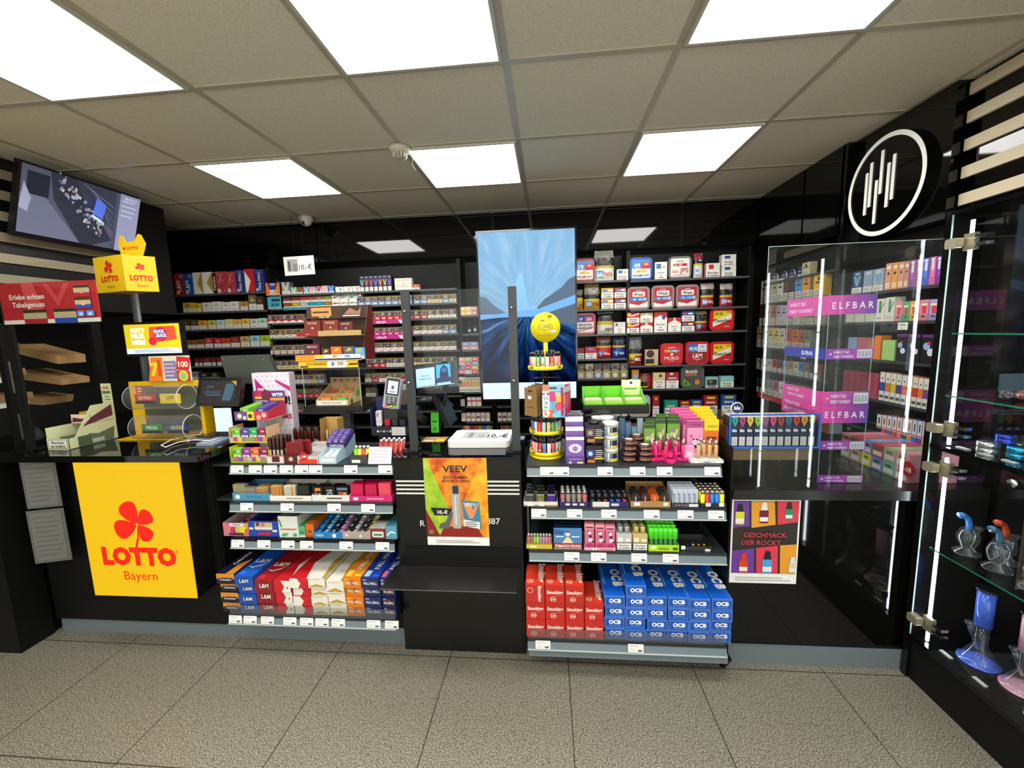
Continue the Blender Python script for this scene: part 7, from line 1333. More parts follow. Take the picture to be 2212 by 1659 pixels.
# green leaf packs on a grey riser
for i, (x0, x1, y0, y1, Yq) in enumerate(((1391, 1415, 917, 950, 1.90), (1416, 1438, 906, 943, 1.93), (1441, 1468, 906, 943, 1.93))):
    front(x0, x1, y0, 992, Yq, '#5A8A2A', lambda f: (f.r(0, 0, 1, 1, '#6A9A34'), f.r(0, .88, 1, 1, '#2A4A1E'), f.p([(.1, .6), (.9, .75), (.8, .55), (.2, .5)], '#B8C87A'), f.c(.5, .68, .16, ['#5A8A2A', '#9A6AA8', '#B83A3A'][1], 9), f.r(0, 0, 1, .35, '#4E6A2E')), 'green leaf-print wrap pack, %s from left at front' % ORD[i], 'wrap pack', 'wrap_pack', .012, None, 'green leaf-print packs', 'gl%d' % i)
    for j in range(3): front(x0+2, x1, y0-5-3*j, 992, Yq+.025*(j+1), '#4E7A2A', lambda f: (f.r(0, 0, 1, 1, '#5E8E30'), f.r(0, .9, 1, 1, '#24401A')), 'green wrap pack behind, %s from left, %s from the front' % (ORD[i], ORD[j+1]), 'wrap pack', 'wrap_pack', .012, None, 'green leaf-print packs', 'gr%d%d' % (i, j))
def panda(f): f.r(0, 0, 1, 1, '#D890B4'); f.r(0, .82, 1, 1, '#A8487A'); f.t('G-ROLLZ', .55, .88, .05, '#3A1A2A', .01, wmax=.6); f.c(.5, .42, .17, '#EEE8EC', 12); f.c(.4, .5, .06, '#1A1A1C', 8); f.c(.6, .5, .06, '#1A1A1C', 8); f.c(.5, .3, .2, '#1E1A1E', 10, .5); f.c(.45, .42, .03, '#1A1A1C', 6); f.c(.55, .42, .03, '#1A1A1C', 6); f.c(.25, .6, .1, '#E0486A', 8); f.r(.3, .05, .7, .12, '#F0D8E4')
for i in range(5): front(1484-9*i, 1519-6*i, 910-7*i, 992, 1.885+.04*i, '#C85A94', panda if i < 2 else (lambda f: (f.r(0, 0, 1, 1, '#C8488A'), f.r(0, .85, 1, 1, '#D85A9A'))), 'pink panda pouch, %s from the front' % ORD[i], 'pouch', 'wrap_pouch', .02, None, 'pink panda pouches', 'pd%d' % i)
def ape(f): f.r(0, 0, 1, 1, '#D8681A'); f.r(0, .72, 1, 1, '#E0C81A'); f.t('G-ROLLZ', .55, .8, .06, '#2A2410', .01, wmax=.7); f.c(.5, .25, .2, '#3A1E14', 10); f.c(.5, .22, .1, '#B87A4A', 8); f.r(.15, .5, .85, .56, '#5A2A10')
for i in range(5): front(1521-8*i, 1552-5*i, 907-7*i, 992, 1.875+.04*i, '#D8B81A', ape if i == 0 else (lambda f: (f.r(0, 0, 1, 1, '#D8B81A'), f.r(0, .85, 1, 1, '#E8CC1A'))), 'yellow and orange pouch, %s from the front' % ORD[i], 'pouch', 'wrap_pouch', .02, None, 'yellow pouches', 'yp%d' % i)
def pandabox(f): f.r(0, 0, 1, 1, '#DC94B8'); f.t('2WK', .5, .35, .3, '#F4E4EE', .04, wmax=.6)
front(1478, 1500, 965, 1002, 1.835, '#DC94B8', pandabox, 'pink low box in front of the panda pouches', 'box', 'wrap_box', .03)
# pink clover-shaped lighter stand
t = thing('lighter_rosette', 'hot pink petal-shaped tray with pink lighters standing in it', 'display stand'); PK = mat('#D82A7A', .35)
cxr, cyr = at(1442, 985, Y=1.86).x, 1.86; m = M()
P = [(cxr+(.066+.026*math.cos(5*(a+.3)))*math.cos(a)*1.15, cyr+(.05+.02*math.cos(5*(a+.3)))*math.sin(a)) for a in [2*PI*i/50 for i in range(50)]]
for z0, z1, k in ((.001, .014, 1), (.022, .032, .8)):
    Q = [(cxr+(x-cxr)*k, cyr+(y-cyr)*k+(.012 if k < 1 else 0)) for x, y in P]; m.prism(Q, (0, 0, TZ+z1), (1, 0, 0), (0, 1, 0), z1-z0, PK)
m.cyl((cxr, cyr+.01, TZ+.012), (cxr, cyr+.01, TZ+.024), .03, PK); obj('petal_trays', m, t)
k_ = 0
for a0, n, r0 in ((0, 10, 1), (.3, 6, .5)):
    for i in range(n):
        a = a0+2*PI*i/n; x, y = cxr+.062*r0*math.cos(a)*1.15, cyr+.046*r0*math.sin(a)+(.006 if r0 < 1 else 0); k_ += 1
        c = ('#D01A6A', '#D82A5A', '#B81470')[i % 3]; cp(lighter_me(c, .078, .0075, '#C8B0B8', '#D8D8D8'), 'lighter', (x, y, TZ+(.0145 if r0 == 1 else .0325)), a, 'hot pink lighter in the petal tray, %s ring, position %d' % (('inner', 'outer')[int(r0 == 1)], i+1), 'lighter', 'pink lighters in the petal tray')
# wooden-look lighters in white tray
a, b = at(1492, 1003, Y=1.80), at(1563, 1003, Y=1.80); m = M().box(a.x, b.x, 1.80, 1.90, TZ+.001, TZ+.014, mat('#D8DAD6')); m.box(a.x+.002, b.x-.002, 1.802, 1.898, TZ+.014, TZ+.016, mat('#C8CAC4')); f = m.front(a.x, b.x, 1.7995, TZ, TZ+.014); f.rr(.1, .1, .25, .7, .02, '#F0F0EC'); f.r(.4, .3, .6, .6, '#8A8C8A'); f.rr(.75, .1, .92, .7, .02, '#F0F0EC')
tag(obj('lighter_tray', m), 'white tray of tan lighters at the right end of the top shelf', 'tray')
for i, (px, Yq) in enumerate(((1509, 1.825), (1521, 1.845), (1533, 1.83), (1535, 1.87), (1547, 1.83), (1515, 1.875))): cp(lighter_me('#B8905C', .076, .0085, '#C8C8CC', '#B86A5A' if i < 2 else '#C8C8CC'), 'lighter', (at(px, 975, Y=Yq).x, Yq, TZ+.0165), 0, 'tan lighter with chrome top in the white tray, position %d' % (i+1), 'lighter', 'tan lighters in the white tray')
# green boxes tray on post
GZ, GY_ = 1.15, 1.97; a, b = at(1260, 876, Y=GY_), at(1403, 878, Y=GY_)
t = thing('raised_tray', 'black tray on a grey post holding three lime green boxes', 'tray stand')
obj('tray_body', M().box(a.x, b.x, GY_, GY_+.2, 1.146, 1.15, BLACK).box(a.x, b.x, GY_, GY_+.004, 1.15, 1.18, BLACK).box(a.x, b.x, GY_, GY_+.003, 1.135, 1.146, BLACK).box(a.x, a.x+.004, GY_+.004, GY_+.2, 1.15, 1.18, BLACK).box(b.x-.004, b.x, GY_+.004, GY_+.2, 1.15, 1.18, BLACK), t)
pc_ = at(1323, 915, Y=GY_+.1).x; obj('post', M().box(pc_-.022, pc_+.022, GY_+.09, GY_+.13, TZ+.001, 1.146, mat('#4E5458', .4)), t)
w3 = (b.x-a.x-.012)/3
LIME = mat('#6AC81A', .45)
for i in range(3):
    w_ = w3-.004; m = M(); hF, hB, dd = .03, .10, .13
    m.box(-w_/2, w_/2, 0, .0015, 0, hF, LIME); m.box(-w_/2, w_/2, dd-.0015, dd, 0, hB, LIME); m.box(-w_/2, w_/2, 0, dd, 0, .0015, LIME)
    for x in (-w_/2+.0015, w_/2): m.prism([(.0015, 0), (dd-.0015, 0), (dd-.0015, hB), (.0015, hF)], (x, 0, 0), (0, 1, 0), (0, 0, 1), .0015, LIME)
    if i == 2: m.box(-w_/2, w_/2, dd, dd+.0015, 0, hB+.03, mat('#E0D4B0')); f = m.front(-w_/2, w_/2, dd-.002, hB*.5, hB+.03); f.r(0, .55, 1, 1, '#E4D8B4'); f.c(.5, .8, .2, '#F0EEE4', 9); f.c(.5, .8, .08, '#3A3A2A', 7); f.r(0, 0, 1, .55, '#C8D890'); f.r(.15, .38, .8, .46, '#5A8A2A')
    f = m.front(-w_/2, w_/2, -.0004, 0, hF); f.rr(.38, .0, .64, .8, .05, '#EDEDE8')
    x = a.x+.006+w3*(i+.5)+0; o = cp(m.data('green_box'), 'lime_box', (x, GY_+.03, 1.151), 0, 'lime green open box, %s of three on the raised tray' % ('left', 'middle', 'right')[i], 'box', 'lime green open boxes')
    for j in range(3): pm_ = M().rbox(-w_/2+.006, w_/2-.006, 0, .012, 0, .042+.004*j, mat(('#8AB83A', '#C8C090', '#E0E0D0')[j], .4), .01); cp(pm_.data('wrap_pouch'), 'wrap_pouch', (x, GY_+.042+.02*j, 1.1535), 0, 'small pale green pouch in the %s lime box, %s from the front' % (('left', 'middle', 'right')[i], ORD[j]), 'pouch', 'pouches in the lime boxes', rx=-.3)
# ---- second right shelf
Q2 = SHR[1][3]; Yb = 1.765
def rt(name, px0, px1, py0, py1, d, c, front_, word, Y=1.745, z=None, hb=None): return tray(name, px0, px1, py0, py1, Y, Q2 if z is None else z, d, c, front_, word, hb=hb)
cx, w_, h, _ = rt('case_tray', 1131, 1205, 1083, 1093, .13, '#D8D2C6', lambda f: (f.r(0, 0, 1, .3, '#A88A6A'), f.rr(.1, .1, .3, .6, .02, '#F0F0EC'), f.rr(.45, .1, .6, .6, .02, '#F0F0EC')), 'white tray of small flip cases at the left end', hb=.02)
for i, (c, wd) in enumerate((('#3A3C38', 'black'), ('#6A6838', 'olive'), ('#3A1A7A', 'violet'))):
    for j in range(4): 
        k = ('flip', c)
        if k not in _me: m = M().rbox(-.0165, .0165, 0, .014, 0, .045, mat(c, .3), .004).box(-.0165, .0165, -.0002, .0142, .045, .052, CHROME); f = m.front(-.0165, .0165, -.0004, 0, .045); f.p([(.5, .8), (.6, .45), (.9, .5), (.55, .3), (.5, .1), (.45, .3), (.1, .5), (.4, .45)], shade(c, 1.5)); _me[k] = m.data('petrol_lighter')
        cp(_me[k], 'petrol_lighter', (cx-w_/2+.028+i*(w_-.056)/2, 1.752+j*.026, Q2+.003+.004*j), 0, '%s petrol lighter, %s from the front in its column' % (wd, ORD[j]), 'lighter', 'petrol lighters in the white tray')
def purp(n): return lambda f: (f.r(0, 0, 1, 1, '#2A2060'), *[f.rr(.2+i*.25, .25, .36+i*.25, .7, .02, '#D8D4DC') for i in range(n)])
cx, w_, h, _ = rt('lighter_tray', 1209, 1271, 1082, 1092, .1, '#2A2060', purp(3), 'violet tray of eye-print lighters', hb=.03)
for i in range(5):
    for j in range(3): cp(lighter_me(['#8A4A5A', '#7A6A5A', '#6A5A50', '#7A6A5A', '#9A4A4A'][i], .066, .0105, '#A8A8AA', '#C8C8C8', lambda f: f.r(.3, .15, .7, .4, '#C8B090')), 'lighter', (cx-w_/2+.014+i*(w_-.028)/4, 1.758+j*.028, Q2+.003), 0, 'brown eye-print lighter, %s from left, %s row' % (ORD[i], ORD[j]), 'lighter', 'eye-print lighters in the violet tray')
cx, w_, h, _ = rt('lighter_tray', 1273, 1359, 1082, 1093, .12, '#241C58', lambda f: (f.r(0, 0, 1, 1, '#241C58'), f.r(.08, 0, .5, 1, '#D8D8D8'), f.rr(.55, .2, .75, .7, .02, '#C8C8D0')), 'violet tray of dark torch lighters with a white label', hb=.035)
for i, c in enumerate(('#1A1A1C', '#1E1A1C', '#6A1A22', '#1E3A78', '#1E48A0', '#8A1E28')):
    for j in range(2):
        k = ('torch', c)
        if k not in _me: _me[k] = M().cyl((0, 0, 0), (0, 0, .032), .0115, mat(c, .25), 12).cyl((0, 0, .032), (0, -.004, .055), .0125, mat('#1C1C1E', .3), 12, .009).data('torch_lighter')
        cp(_me[k], 'torch_lighter', (cx-w_/2+.016+i*(w_-.032)/5, 1.762+j*.04, Q2+.003), .2*i, '%s torch lighter, %s from left, %s row' % ({'#6A1A22': 'dark red', '#1E3A78': 'dark blue', '#1E48A0': 'blue', '#8A1E28': 'red'}.get(c, 'black'), ORD[i], ('front', 'back')[j]), 'lighter', 'torch lighters in the violet tray')
cx, w_, h, _ = rt('lighter_tray', 1362, 1449, 1080, 1093, .13, '#A8804E', lambda f: (f.r(0, 0, 1, 1, '#A8804E'), f.rr(.08, .25, .24, .8, .02, '#E8E4DC'), f.rr(.82, .25, .94, .8, .02, '#E8E4DC')), 'kraft tray of translucent rounded lighters', hb=.07)
for i, c in enumerate(('#2A2A2A', '#4A2428', '#C85A1A', '#3A3028')):
    for j in range(2): cp(_me.setdefault(('rl', c), M().rbox(-.0185, .0185, 0, .02, 0, .05, mat(c, .15), .009).rbox(-.013, .013, .002, .018, .05, .06, mat(shade(c, .7), .2), .004).box(-.002, .002, -.0006, 0, .02, .042, mat('#C8B8A8')).data('rounded_lighter')), 'rounded_lighter', (cx-w_/2+.024+i*(w_-.048)/3, 1.755+j*.045, Q2+.003+.004*j), 0, '%s rounded lighter in the kraft tray, %s row' % (('smoky black', 'dark wine', 'orange', 'brown')[i], ('front', 'back')[j]), 'lighter', 'rounded lighters in the kraft tray')
cx, w_, h, _ = rt('lighter_tray', 1451, 1511, 1084, 1094, .13, '#2A2A3A', lambda f: (f.r(0, 0, 1, 1, '#3A3A48'), *[f.c(.16+i*.12, .5, .035, ('#D8B82A', '#C86A5A')[i % 2], 3 + 7*(i % 2)) for i in range(4)], f.rr(.62, .2, .95, .8, .02, '#E0E0E0')), 'dark tray of white script lighters')
for i in range(5):
    for j in range(4): cp(_me.setdefault('wl', (lambda m: (Face(m, (-.0105, -.0054, 0), (1, 0, 0), (0, 0, 1), .021, .062).t('Davidoff', .55, .5, .3, '#3A3C4A', .0, rot=PI/2), m)[1])(M().rbox(-.0105, .0105, -.005, .005, 0, .066, mat('#B8C4D4', .3), .003).rbox(-.0105, .0105, -.005, .005, .066, .076, mat('#C0C8D4', .3), .003)).data('lighter')), 'lighter', (cx-w_/2+.015+i*(w_-.03)/4, 1.756+j*.026, Q2+.003+.002*j), 0, 'white lighter with dark script, %s from left, %s row' % (ORD[i], ORD[j]), 'lighter', 'white script lighters')
cx, w_, h, _ = rt('lighter_tray', 1513, 1569, 1086, 1095, .13, '#1E1E20', lambda f: (f.rr(.2, .3, .4, 1.2, .03, '#E0E0E0'), f.rr(.72, .3, .92, 1.2, .03, '#E0E0E0')), 'dark tray of clear coloured lighters at the right end')
for i, c in enumerate(('#D8D01E', '#C81E24', '#1E6AB8', '#1E6AB8', '#D8D01E')):
    for j in range(4): cp(lighter_me(c, .07, .0095, '#B8B09A', '#2A2A2A'), 'lighter', (cx-w_/2+.013+i*(w_-.026)/4, 1.758+j*.026, Q2+.003+.002*j), 0, '%s clear lighter, %s from left, %s row' % ({'#D8D01E': 'yellow', '#C81E24': 'red', '#1E6AB8': 'blue'}[c], ORD[i], ORD[j]), 'lighter', 'clear coloured lighters')
# ---- third right shelf
Q3 = SHR[2][3]
cx, w_, h, _ = rt('clip_tray', 1137, 1193, 1176, 1185, .08, '#C8B02A', lambda f: (f.r(0, 0, 1, 1, '#C8B83A'), f.rr(.15, .25, .4, .75, .03, '#E8E0B0')), 'yellow tray of gradient keyring lighters', 1.715, Q3)
for i, c in enumerate(('#A84A4A', '#8A4A5A', '#6AA83A', '#7AB83A', '#8A6A9A', '#9A6A9A', '#A86A8A', '#A85A6A')): cp(lighter_me(c, .058, .006, '#C8C8C8', '#D8D8D8', lambda f: f.r(0, 0, 1, .35, '#C8A83A')), 'small_lighter', (cx-w_/2+.01+i*(w_-.02)/7, 1.733, Q3+.003), 0, '%s small gradient lighter, %s from left' % ({'#A84A4A': 'red', '#8A4A5A': 'plum', '#6AA83A': 'green', '#7AB83A': 'green'}.get(c, 'mauve'), ORD[i]), 'lighter', 'small gradient lighters')
def tpf(f): f.r(0, .3, 1, 1, '#4A80B8'); f.p([(0, 1), (.4, .9), (.3, .7), (0, .75)], '#2A5A90'); f.r(0, 0, 1, .3, '#A82A30'); f.t('TOBACCO POUCH', .5, .08, .13, '#F0EAE0', .04, wmax=.92); f.c(.5, .75, .09, '#E8D0B0', 10); f.r(.44, .84, .56, .9, '#1E2A3A'); f.p([(.3, .3), (.45, .6), (.55, .6), (.7, .3)], '#E0D0B0'); f.r(.08, .6, .36, .66, '#D8E0E8'); f.r(.64, .6, .92, .66, '#D8E0E8'); f.r(0, 0, 1, .04, '#C8C0B0')
put('pouch_box', 'box', 'blue comic-print pouch box with red band', None, 'tp', tpf, '#4A80B8', 1196, 1257, 1144, 1186, 1.72, Q3, .012)
for j in range(5): put('tobacco_wallet', 'pouch', 'dark blue pouch behind the comic-print box, %s from the front' % ORD[j], 'dark blue pouches', 'dbp%d' % j, lambda f: (f.r(0, 0, 1, 1, '#14243A'), f.r(0, .9, 1, 1, '#24405E')), '#14243A', 1197, 1255, 1140-6*j, 1184, 1.738+.03*j, Q3, .02, exact=True)
tray('pink_tray', 1262, 1330, 1182, 1188, 1.71, Q3, .14, '#E8A0B0', lambda f: (f.r(0, 0, 1, 1, '#E8A8B4'), f.rr(.25, .1, .4, .7, .02, '#F4E8EC'), f.r(.5, .3, .9, .6, '#D85A7A')), 'pink tray under the panda boxes', 'tray')
def pb(f): f.r(0, 0, 1, 1, '#D0688A'); f.r(0, .82, 1, 1, '#E89AA4'); f.r(.1, .86, .9, .93, '#7A2A4A'); f.c(.5, .66, .2, '#F0ECEC', 10, .8); f.c(.32, .72, .08, '#1A1A1C', 7); f.c(.6, .52, .2, '#1A1A1C', 9, .6); f.c(.6, .36, .24, '#F0ECEC', 10, .8); f.c(.85, .3, .12, '#1A1A1C', 8); f.r(.15, .0, .85, .22, '#B82A6A')
for i, x in enumerate((1263, 1286, 1308)):
    for j in range(3): put('panda_box', 'box', 'pink panda box, %s column, %s from the front' % (('left', 'middle', 'right')[i], ORD[j]), 'pink panda boxes', 'pb%d' % j, pb if j == 0 else (lambda f: f.r(0, 0, 1, 1, '#E08A98')), '#E8909C', x, x+20.5, 1134-i*0-7*j+i*2, 1180, 1.722+.045*j, Q3+.003, .03, exact=True)
gmt = {}
for gi, (px0, px1, c, fc) in enumerate(((1332, 1365, '#B0B0AC', '#C0BCB8'), (1367, 1399, '#B8B088', '#C8B070'))):
    def rau(f, fc=fc): f.r(0, .5, 1, 1, fc); f.rr(.1, .56, .4, .8, .04, '#EDEAE4'); f.rr(.6, .56, .9, .75, .04, '#EDEAE4'); f.r(0, 0, 1, .5, '#3A3A3A'); f.r(.04, .04, .96, .46, '#E8E6E2'); f.t('Rauchen', .5, .27, .12, '#1E1E1E', .02); f.t('ist t\u00f6dlich', .5, .1, .12, '#1E1E1E', .02, wmax=.8)
    put('tube_box', 'box', '%s box with white death warning below glass tubes' % ('silver', 'gold')[gi], 'two boxes under glass tubes', 'rb%d' % gi, rau, fc, px0, px1, 1155, 1189, 1.715, Q3, .13)
    ztop = Q3+at(1350, 1155, Y=1.715).z-at(1350, 1189, Y=1.715).z
    gm_ = M().lathe([(.0105, 0), (.0115, .002), (.0115, .03), (.0105, .03), (.0105, .004), (0, .004)], mat('#8A8E88' if gi == 0 else '#A8A060', .15, .2), n=12).data('glass_tube')
    xm = at((px0+px1)/2, 1150, Y=1.72).x
    for i in range(2):
        for j in range(4): cp(gm_, 'glass_tube', (xm-.014+i*.028, 1.735+j*.03, ztop+.002), 0, '%s glass tube, %s column, %s from the front' % (('smoky', 'yellowish')[gi], ('left', 'right')[i], ORD[j]), 'tube', 'short glass tubes')
tr_ = tray('lime_tray', 1401, 1467, 1176, 1190, 1.71, Q3, .14, '#A8D81E', lambda f: (f.rr(.08, .4, .25, .85, .02, '#E8F0D8'), f.t('G-ROLLZ', .5, .3, .3, '#1E2A0E', .03, wmax=.34), f.r(.8, .25, .96, .65, '#3A5A1E')), 'lime tray holding green pre-roll tubes', 'tray', hb=.05)
cx, w_ = tr_[0], tr_[1]
gt = M().lathe([(.0095, 0), (.0105, .004), (.0105, .05)], mat('#1E5A24', .2), n=12).lathe([(.0105, .05), (.0125, .052), (.0125, .085), (.012, .094), (.006, .097), (0, .098)], mat('#4AD02A', .3), n=12).box(-.004, .004, -.0112, -.0105, .01, .045, mat('#2A8A34')).data('joint_tube')
for i in range(6):
    for j in range(4): cp(gt, 'joint_tube', (cx-w_/2+.014+i*(w_-.028)/5, 1.725+j*.03, Q3+.003+.004*j), 0, 'green capped tube, %s from left, %s row in the lime tray' % (ORD[i], ORD[j]), 'tube', 'green capped tubes')
o = tray('grinder_tray', 1471, 1538, 1178, 1187, 1.72, Q3, .1, '#2A2A28', lambda f: (f.rr(.0, .3, .14, 1.2, .03, '#E8E8E4'), f.rr(.78, -.2, .95, .5, .03, '#E8E8E4')), 'low dark tray of four small metal pieces', 'tray')
for i, (c, wd) in enumerate((('#2A3A9A', 'blue'), ('#C8C8CC', 'silver'), ('#C8962A', 'gold'), ('#B8A02A', 'brass'))): cp(M().lathe([(.004, 0), (.009, .003), (.005, .009), (.008, .013), (0, .014)], mat(c, .2, .8), n=10).data('metal_filter'), 'metal_filter', (at(1486+i*12, 1176, Y=1.745).x, 1.75, Q3+.003), 0, 'small %s metal piece in the dark tray' % wd, 'metal piece', 'small metal pieces')
# ---- bottom right shelf
Q4 = SHR[3][3]
def fsm(f): f.r(0, 0, 1, 1, '#C02820'); f.t('Smoking', .5, .52, .2, '#EFE6DC', .03, wmax=.84, rot=.0); f.c(.4, .22, .15, '#EFE6DC', 18); f.c(.4, .22, .13, '#C02820', 18); f.t('275', .4, .16, .11, '#EFE6DC', .03); f.r(.55, .42, .8, .46, '#D86A5A')
def fsmr(f): f.r(0, 0, 1, 1, '#C02820'); f.t('Smoking', .66, .5, .2, '#EFE6DC', .03, rot=-PI/2); f.c(.25, .7, .15, '#EFE6DC', 18); f.c(.25, .7, .13, '#C02820', 18)
def tsm(f): f.r(0, 0, 1, 1, '#D83A22'); f.t('Smoking', .68, .6, .2, '#EFE6DC', .03, rot=-PI/2); f.c(.25, .18, .17, '#EFE6DC', 18, 1); f.c(.25, .18, .145, '#D83A22', 18, 1); f.t('275', .25, .15, .05, '#EFE6DC', .03)
for i, (a, b) in enumerate(((1137, 1178), (1179, 1220), (1221, 1261), (1262, 1303))):
    A_, B_ = at(a, 1330, Y=1.70), at(b, 1330, Y=1.70); h = .084
    if i == 0: A_.x = max(A_.x, -.128)
    n = 2 if i == 3 else 3
    for k in range(n):
        me = packdata('sm%d%d' % (k == n-1 and i == 0, k == n-1), B_.x-A_.x-.0015, .16, h-.001, '#C02820', fsmr if (k == n-1 and i == 0) else fsm, 'tube_carton', None, tsm if k == n-1 else None)
        tag(obj('tube_carton', me, None, ((A_.x+B_.x)/2, 1.676+.08+.006*(k % 2), Q4+k*h+.0006)), 'red box with white script, column %s from left, %s from bottom' % (ORD[i], ORD[k]), 'box', 'red script boxes on the lowest right shelf')
def focb(f): f.r(0, 0, 1, 1, '#6A98E0'); f.r(.02, .04, .98, .96, '#0F50B0'); f.r(.05, .1, .95, .9, '#6A98E0'); f.r(.06, .13, .94, .87, '#0F50B0'); f.t('OCB', .52, .42, .34, '#F0F2F4', .06, wmax=.7); f.r(.25, .24, .8, .3, '#6A98D8')
def tocb(f): f.r(0, 0, 1, 1, '#4A88E0'); f.r(.03, .01, .97, .99, '#0A5AC8'); [f.t(c, .6, .32+.17*i, .15, '#EFEFE6', .06, rot=-PI/2) for i, c in enumerate('BCO')]; f.r(.1, .3, .16, .8, '#7AA8E8'); f.r(.06, .84, .3, .95, '#7A3A5A')
for i, (a, b, n) in enumerate(((1305, 1349, 4), (1350, 1393, 5), (1394, 1438, 4), (1439, 1484, 4), (1485, 1531, 4), (1532, 1577, 4))):
    A_, B_ = at(a, 1330, Y=1.70), at(b, 1330, Y=1.70); h = .0515
    for k in range(n):
        me = packdata('oc%d' % (k == n-1), B_.x-A_.x-.0015, .27, h-.001, '#0F50B0', focb, 'tube_carton', None, tocb if k == n-1 else None)
        cap = i == 1 and k == n-1
        rn2 = random.Random(i*7+k); tag(obj('tube_carton', me, None, ((A_.x+B_.x)/2+rn2.uniform(-.003, .003)*(i < 5 or 0), 1.676+.135+.01*rn2.random(), Q4+k*h+.0006)), 'blue lettered carton, column %s from left, %s from bottom' % (ORD[i], ORD[k]), 'box', 'blue lettered cartons on the lowest right shelf')
tag(obj('shelf_guard', M().box(SHR[3][0]+.005, SHR[3][1]-.005, 1.668, 1.6695, Q4-.002, Q4+.045, GUARD)), 'low smoked acrylic guard in front of the red and blue boxes', 'shelf guard')
# ================================================================ left counter, walls, ceiling devices, right counter, showcase goods
LT = 1.0305
# ---- red advert stand
t = thing('advert_stand', 'red acrylic-framed tobacco advert on a dark stand at the far left', 'advert stand')
YS = 1.72; a, b, c_, d_ = at(2, 603, Y=YS), at(213, 614, Y=YS), at(219, 698, Y=YS), at(10, 698, Y=YS)
ax0, ax1, az0, az1 = d_.x, c_.x, (c_.z+d_.z)/2, (a.z+b.z)/2
m = M().box(ax0, ax1, YS, YS+.004, az0, az1, '#B81E24'); f = m.front(ax0, ax1, YS-.0003, az0, az1)
f.r(0, 0, 1, .1, '#E6DED2'); f.p([(.28, .1), (.24, 1), (.36, 1), (.46, .1)], '#D8484A'); f.p([(.46, .95), (.6, .4), (.74, .95), (.68, .95), (.6, .62), (.52, .95)], '#D04044')
f.t('Erlebe echten', .1, .6, .125, '#F4EAE2', .02, al='l', wmax=.58); f.t('Tabakgenuss', .12, .41, .125, '#F4EAE2', .02, al='l', wmax=.53)
for u0, v0, u1, v1, c in ((.22, 0, .46, .34, '#B01A2A'), (.54, 0, .77, .34, '#1E48A0'), (.78, .62, .94, .88, '#B01A2A'), (.78, .34, .94, .58, '#1E48A0')):
    f.r(u0, v0, u1, v0+(v1-v0)*.35, c); f.r(u0, v0+(v1-v0)*.35, u1, v0+(v1-v0)*.75, '#B8A890'); f.c((u0+u1)/2, v0+(v1-v0)*.55, .03, '#C89A80', 8); f.r(u0, v0+(v1-v0)*.75, u1, v1, '#2A2824'); f.r(u0, v0+(v1-v0)*.72, u1, v0+(v1-v0)*.78, '#C8B040')
f.rr(.79, .14, .86, .27, .01, '#3A80C8'); f.rr(.88, .14, .96, .27, .01, '#3A80C8'); f.t('20', .825, .17, .06, '#EEF2F6', .02, wmax=.05); f.t('60', .92, .17, .06, '#EEF2F6', .02, wmax=.05)
obj('advert', m, t)
obj('clear_frame', M().box(ax0-.005, ax1+.005, YS-.006, YS-.004, az0-.006, az1+.085, CLEAR), t)
obj('stand_post', M().box(ax0-.02, ax0+.02, YS+.006, YS+.02, LT, az0+.1, MATTE).box(ax0-.06, ax0+.02, YS+.0, YS+.1, LT, LT+.006, MATTE), t)
# mask-like dark ornament
a = at(42, 922, Y=1.86); m = M().lathe([(.0, -.03), (.02, -.024), (.028, 0), (.02, .026), (0, .034)], mat('#C8C8C2', .4), a, 14, sy=.4); m.lathe([(.08, 0), (.085, .03), (.06, .07), (.03, .1), (0, .11)], MATTE, (a.x, 1.90, LT), 20, sy=.5);
tag(obj('masked_figure', m), 'small dark hooded ornament with a pale mask on the left counter', 'ornament')
# cigar box display
t = thing('cigar_display', 'pale green two-level card display of cigar boxes on the left counter', 'display stand')
xa, xb = at(103, 965, Y=1.76).x, at(160, 965, Y=1.76).x; W_ = .12
CRM = mat('#C8CCA0', .5); m = M(); m.box(xa, xa+W_, 1.76, 1.762, LT, LT+.055, CRM); f = m.front(xa, xa+W_, 1.7595, LT, LT+.055); f.r(.06, .1, .94, .92, '#2A2A24'); f.r(.08, .14, .92, .88, '#DCD8CC'); f.t('Rauchen', .5, .55, .26, '#3A3A34', .03, wmax=.6); f.t('ist t\u00f6dlich', .5, .2, .26, '#3A3A34', .03, wmax=.7)
m.box(xa, xa+W_, 1.762, 1.99, LT, LT+.002, CRM); m.prism([(0, 0), (.23, 0), (.23, .2), (.12, .2), (.03, .055), (0, .055)], (xa+W_, 1.76, LT), (0, 1, 0), (0, 0, 1), .002, CRM); f = Face(m, (xa+W_+.0003, 1.76, LT), (0, 1, 0), (0, 0, 1), .23, .2); f.p([(.25, .02), (.9, .02), (.95, .35), (.6, .25), (.4, .3)], '#5A6A58'); f.p([(.3, .5), (.95, .65), (.95, .95), (.5, .7)], '#5A2A3A'); f.r(.45, .04, .7, .14, '#A8B8A0')
m.box(xa+.01, xa+W_, 1.87, 1.872, LT+.11, LT+.155, mat('#D8C8A8')); f = m.front(xa+.01, xa+W_, 1.8695, LT+.11, LT+.155); f.p([(.03, .1), (.9, .15), (.95, .7), (.5, .5), (.1, .65)], '#5A2438'); m.box(xa+.01, xa+W_, 1.872, 1.99, LT+.108, LT+.11, CRM)
m.box(xa+.06, xa+W_, 1.99, 1.992, LT+.1, LT+.30, CRM); f = m.front(xa+.06, xa+W_, 1.9895, LT+.13, LT+.30); f.r(.2, .82, .8, .9, '#B88A4A'); f.r(.1, .68, .9, .76, '#5A6A4A'); f.bars(.3, .85, .45, .62, 2, '#7A8A5A'); f.p([(.65, .3), (.8, .38), (.98, .3), (.8, .22)], '#B8242C')
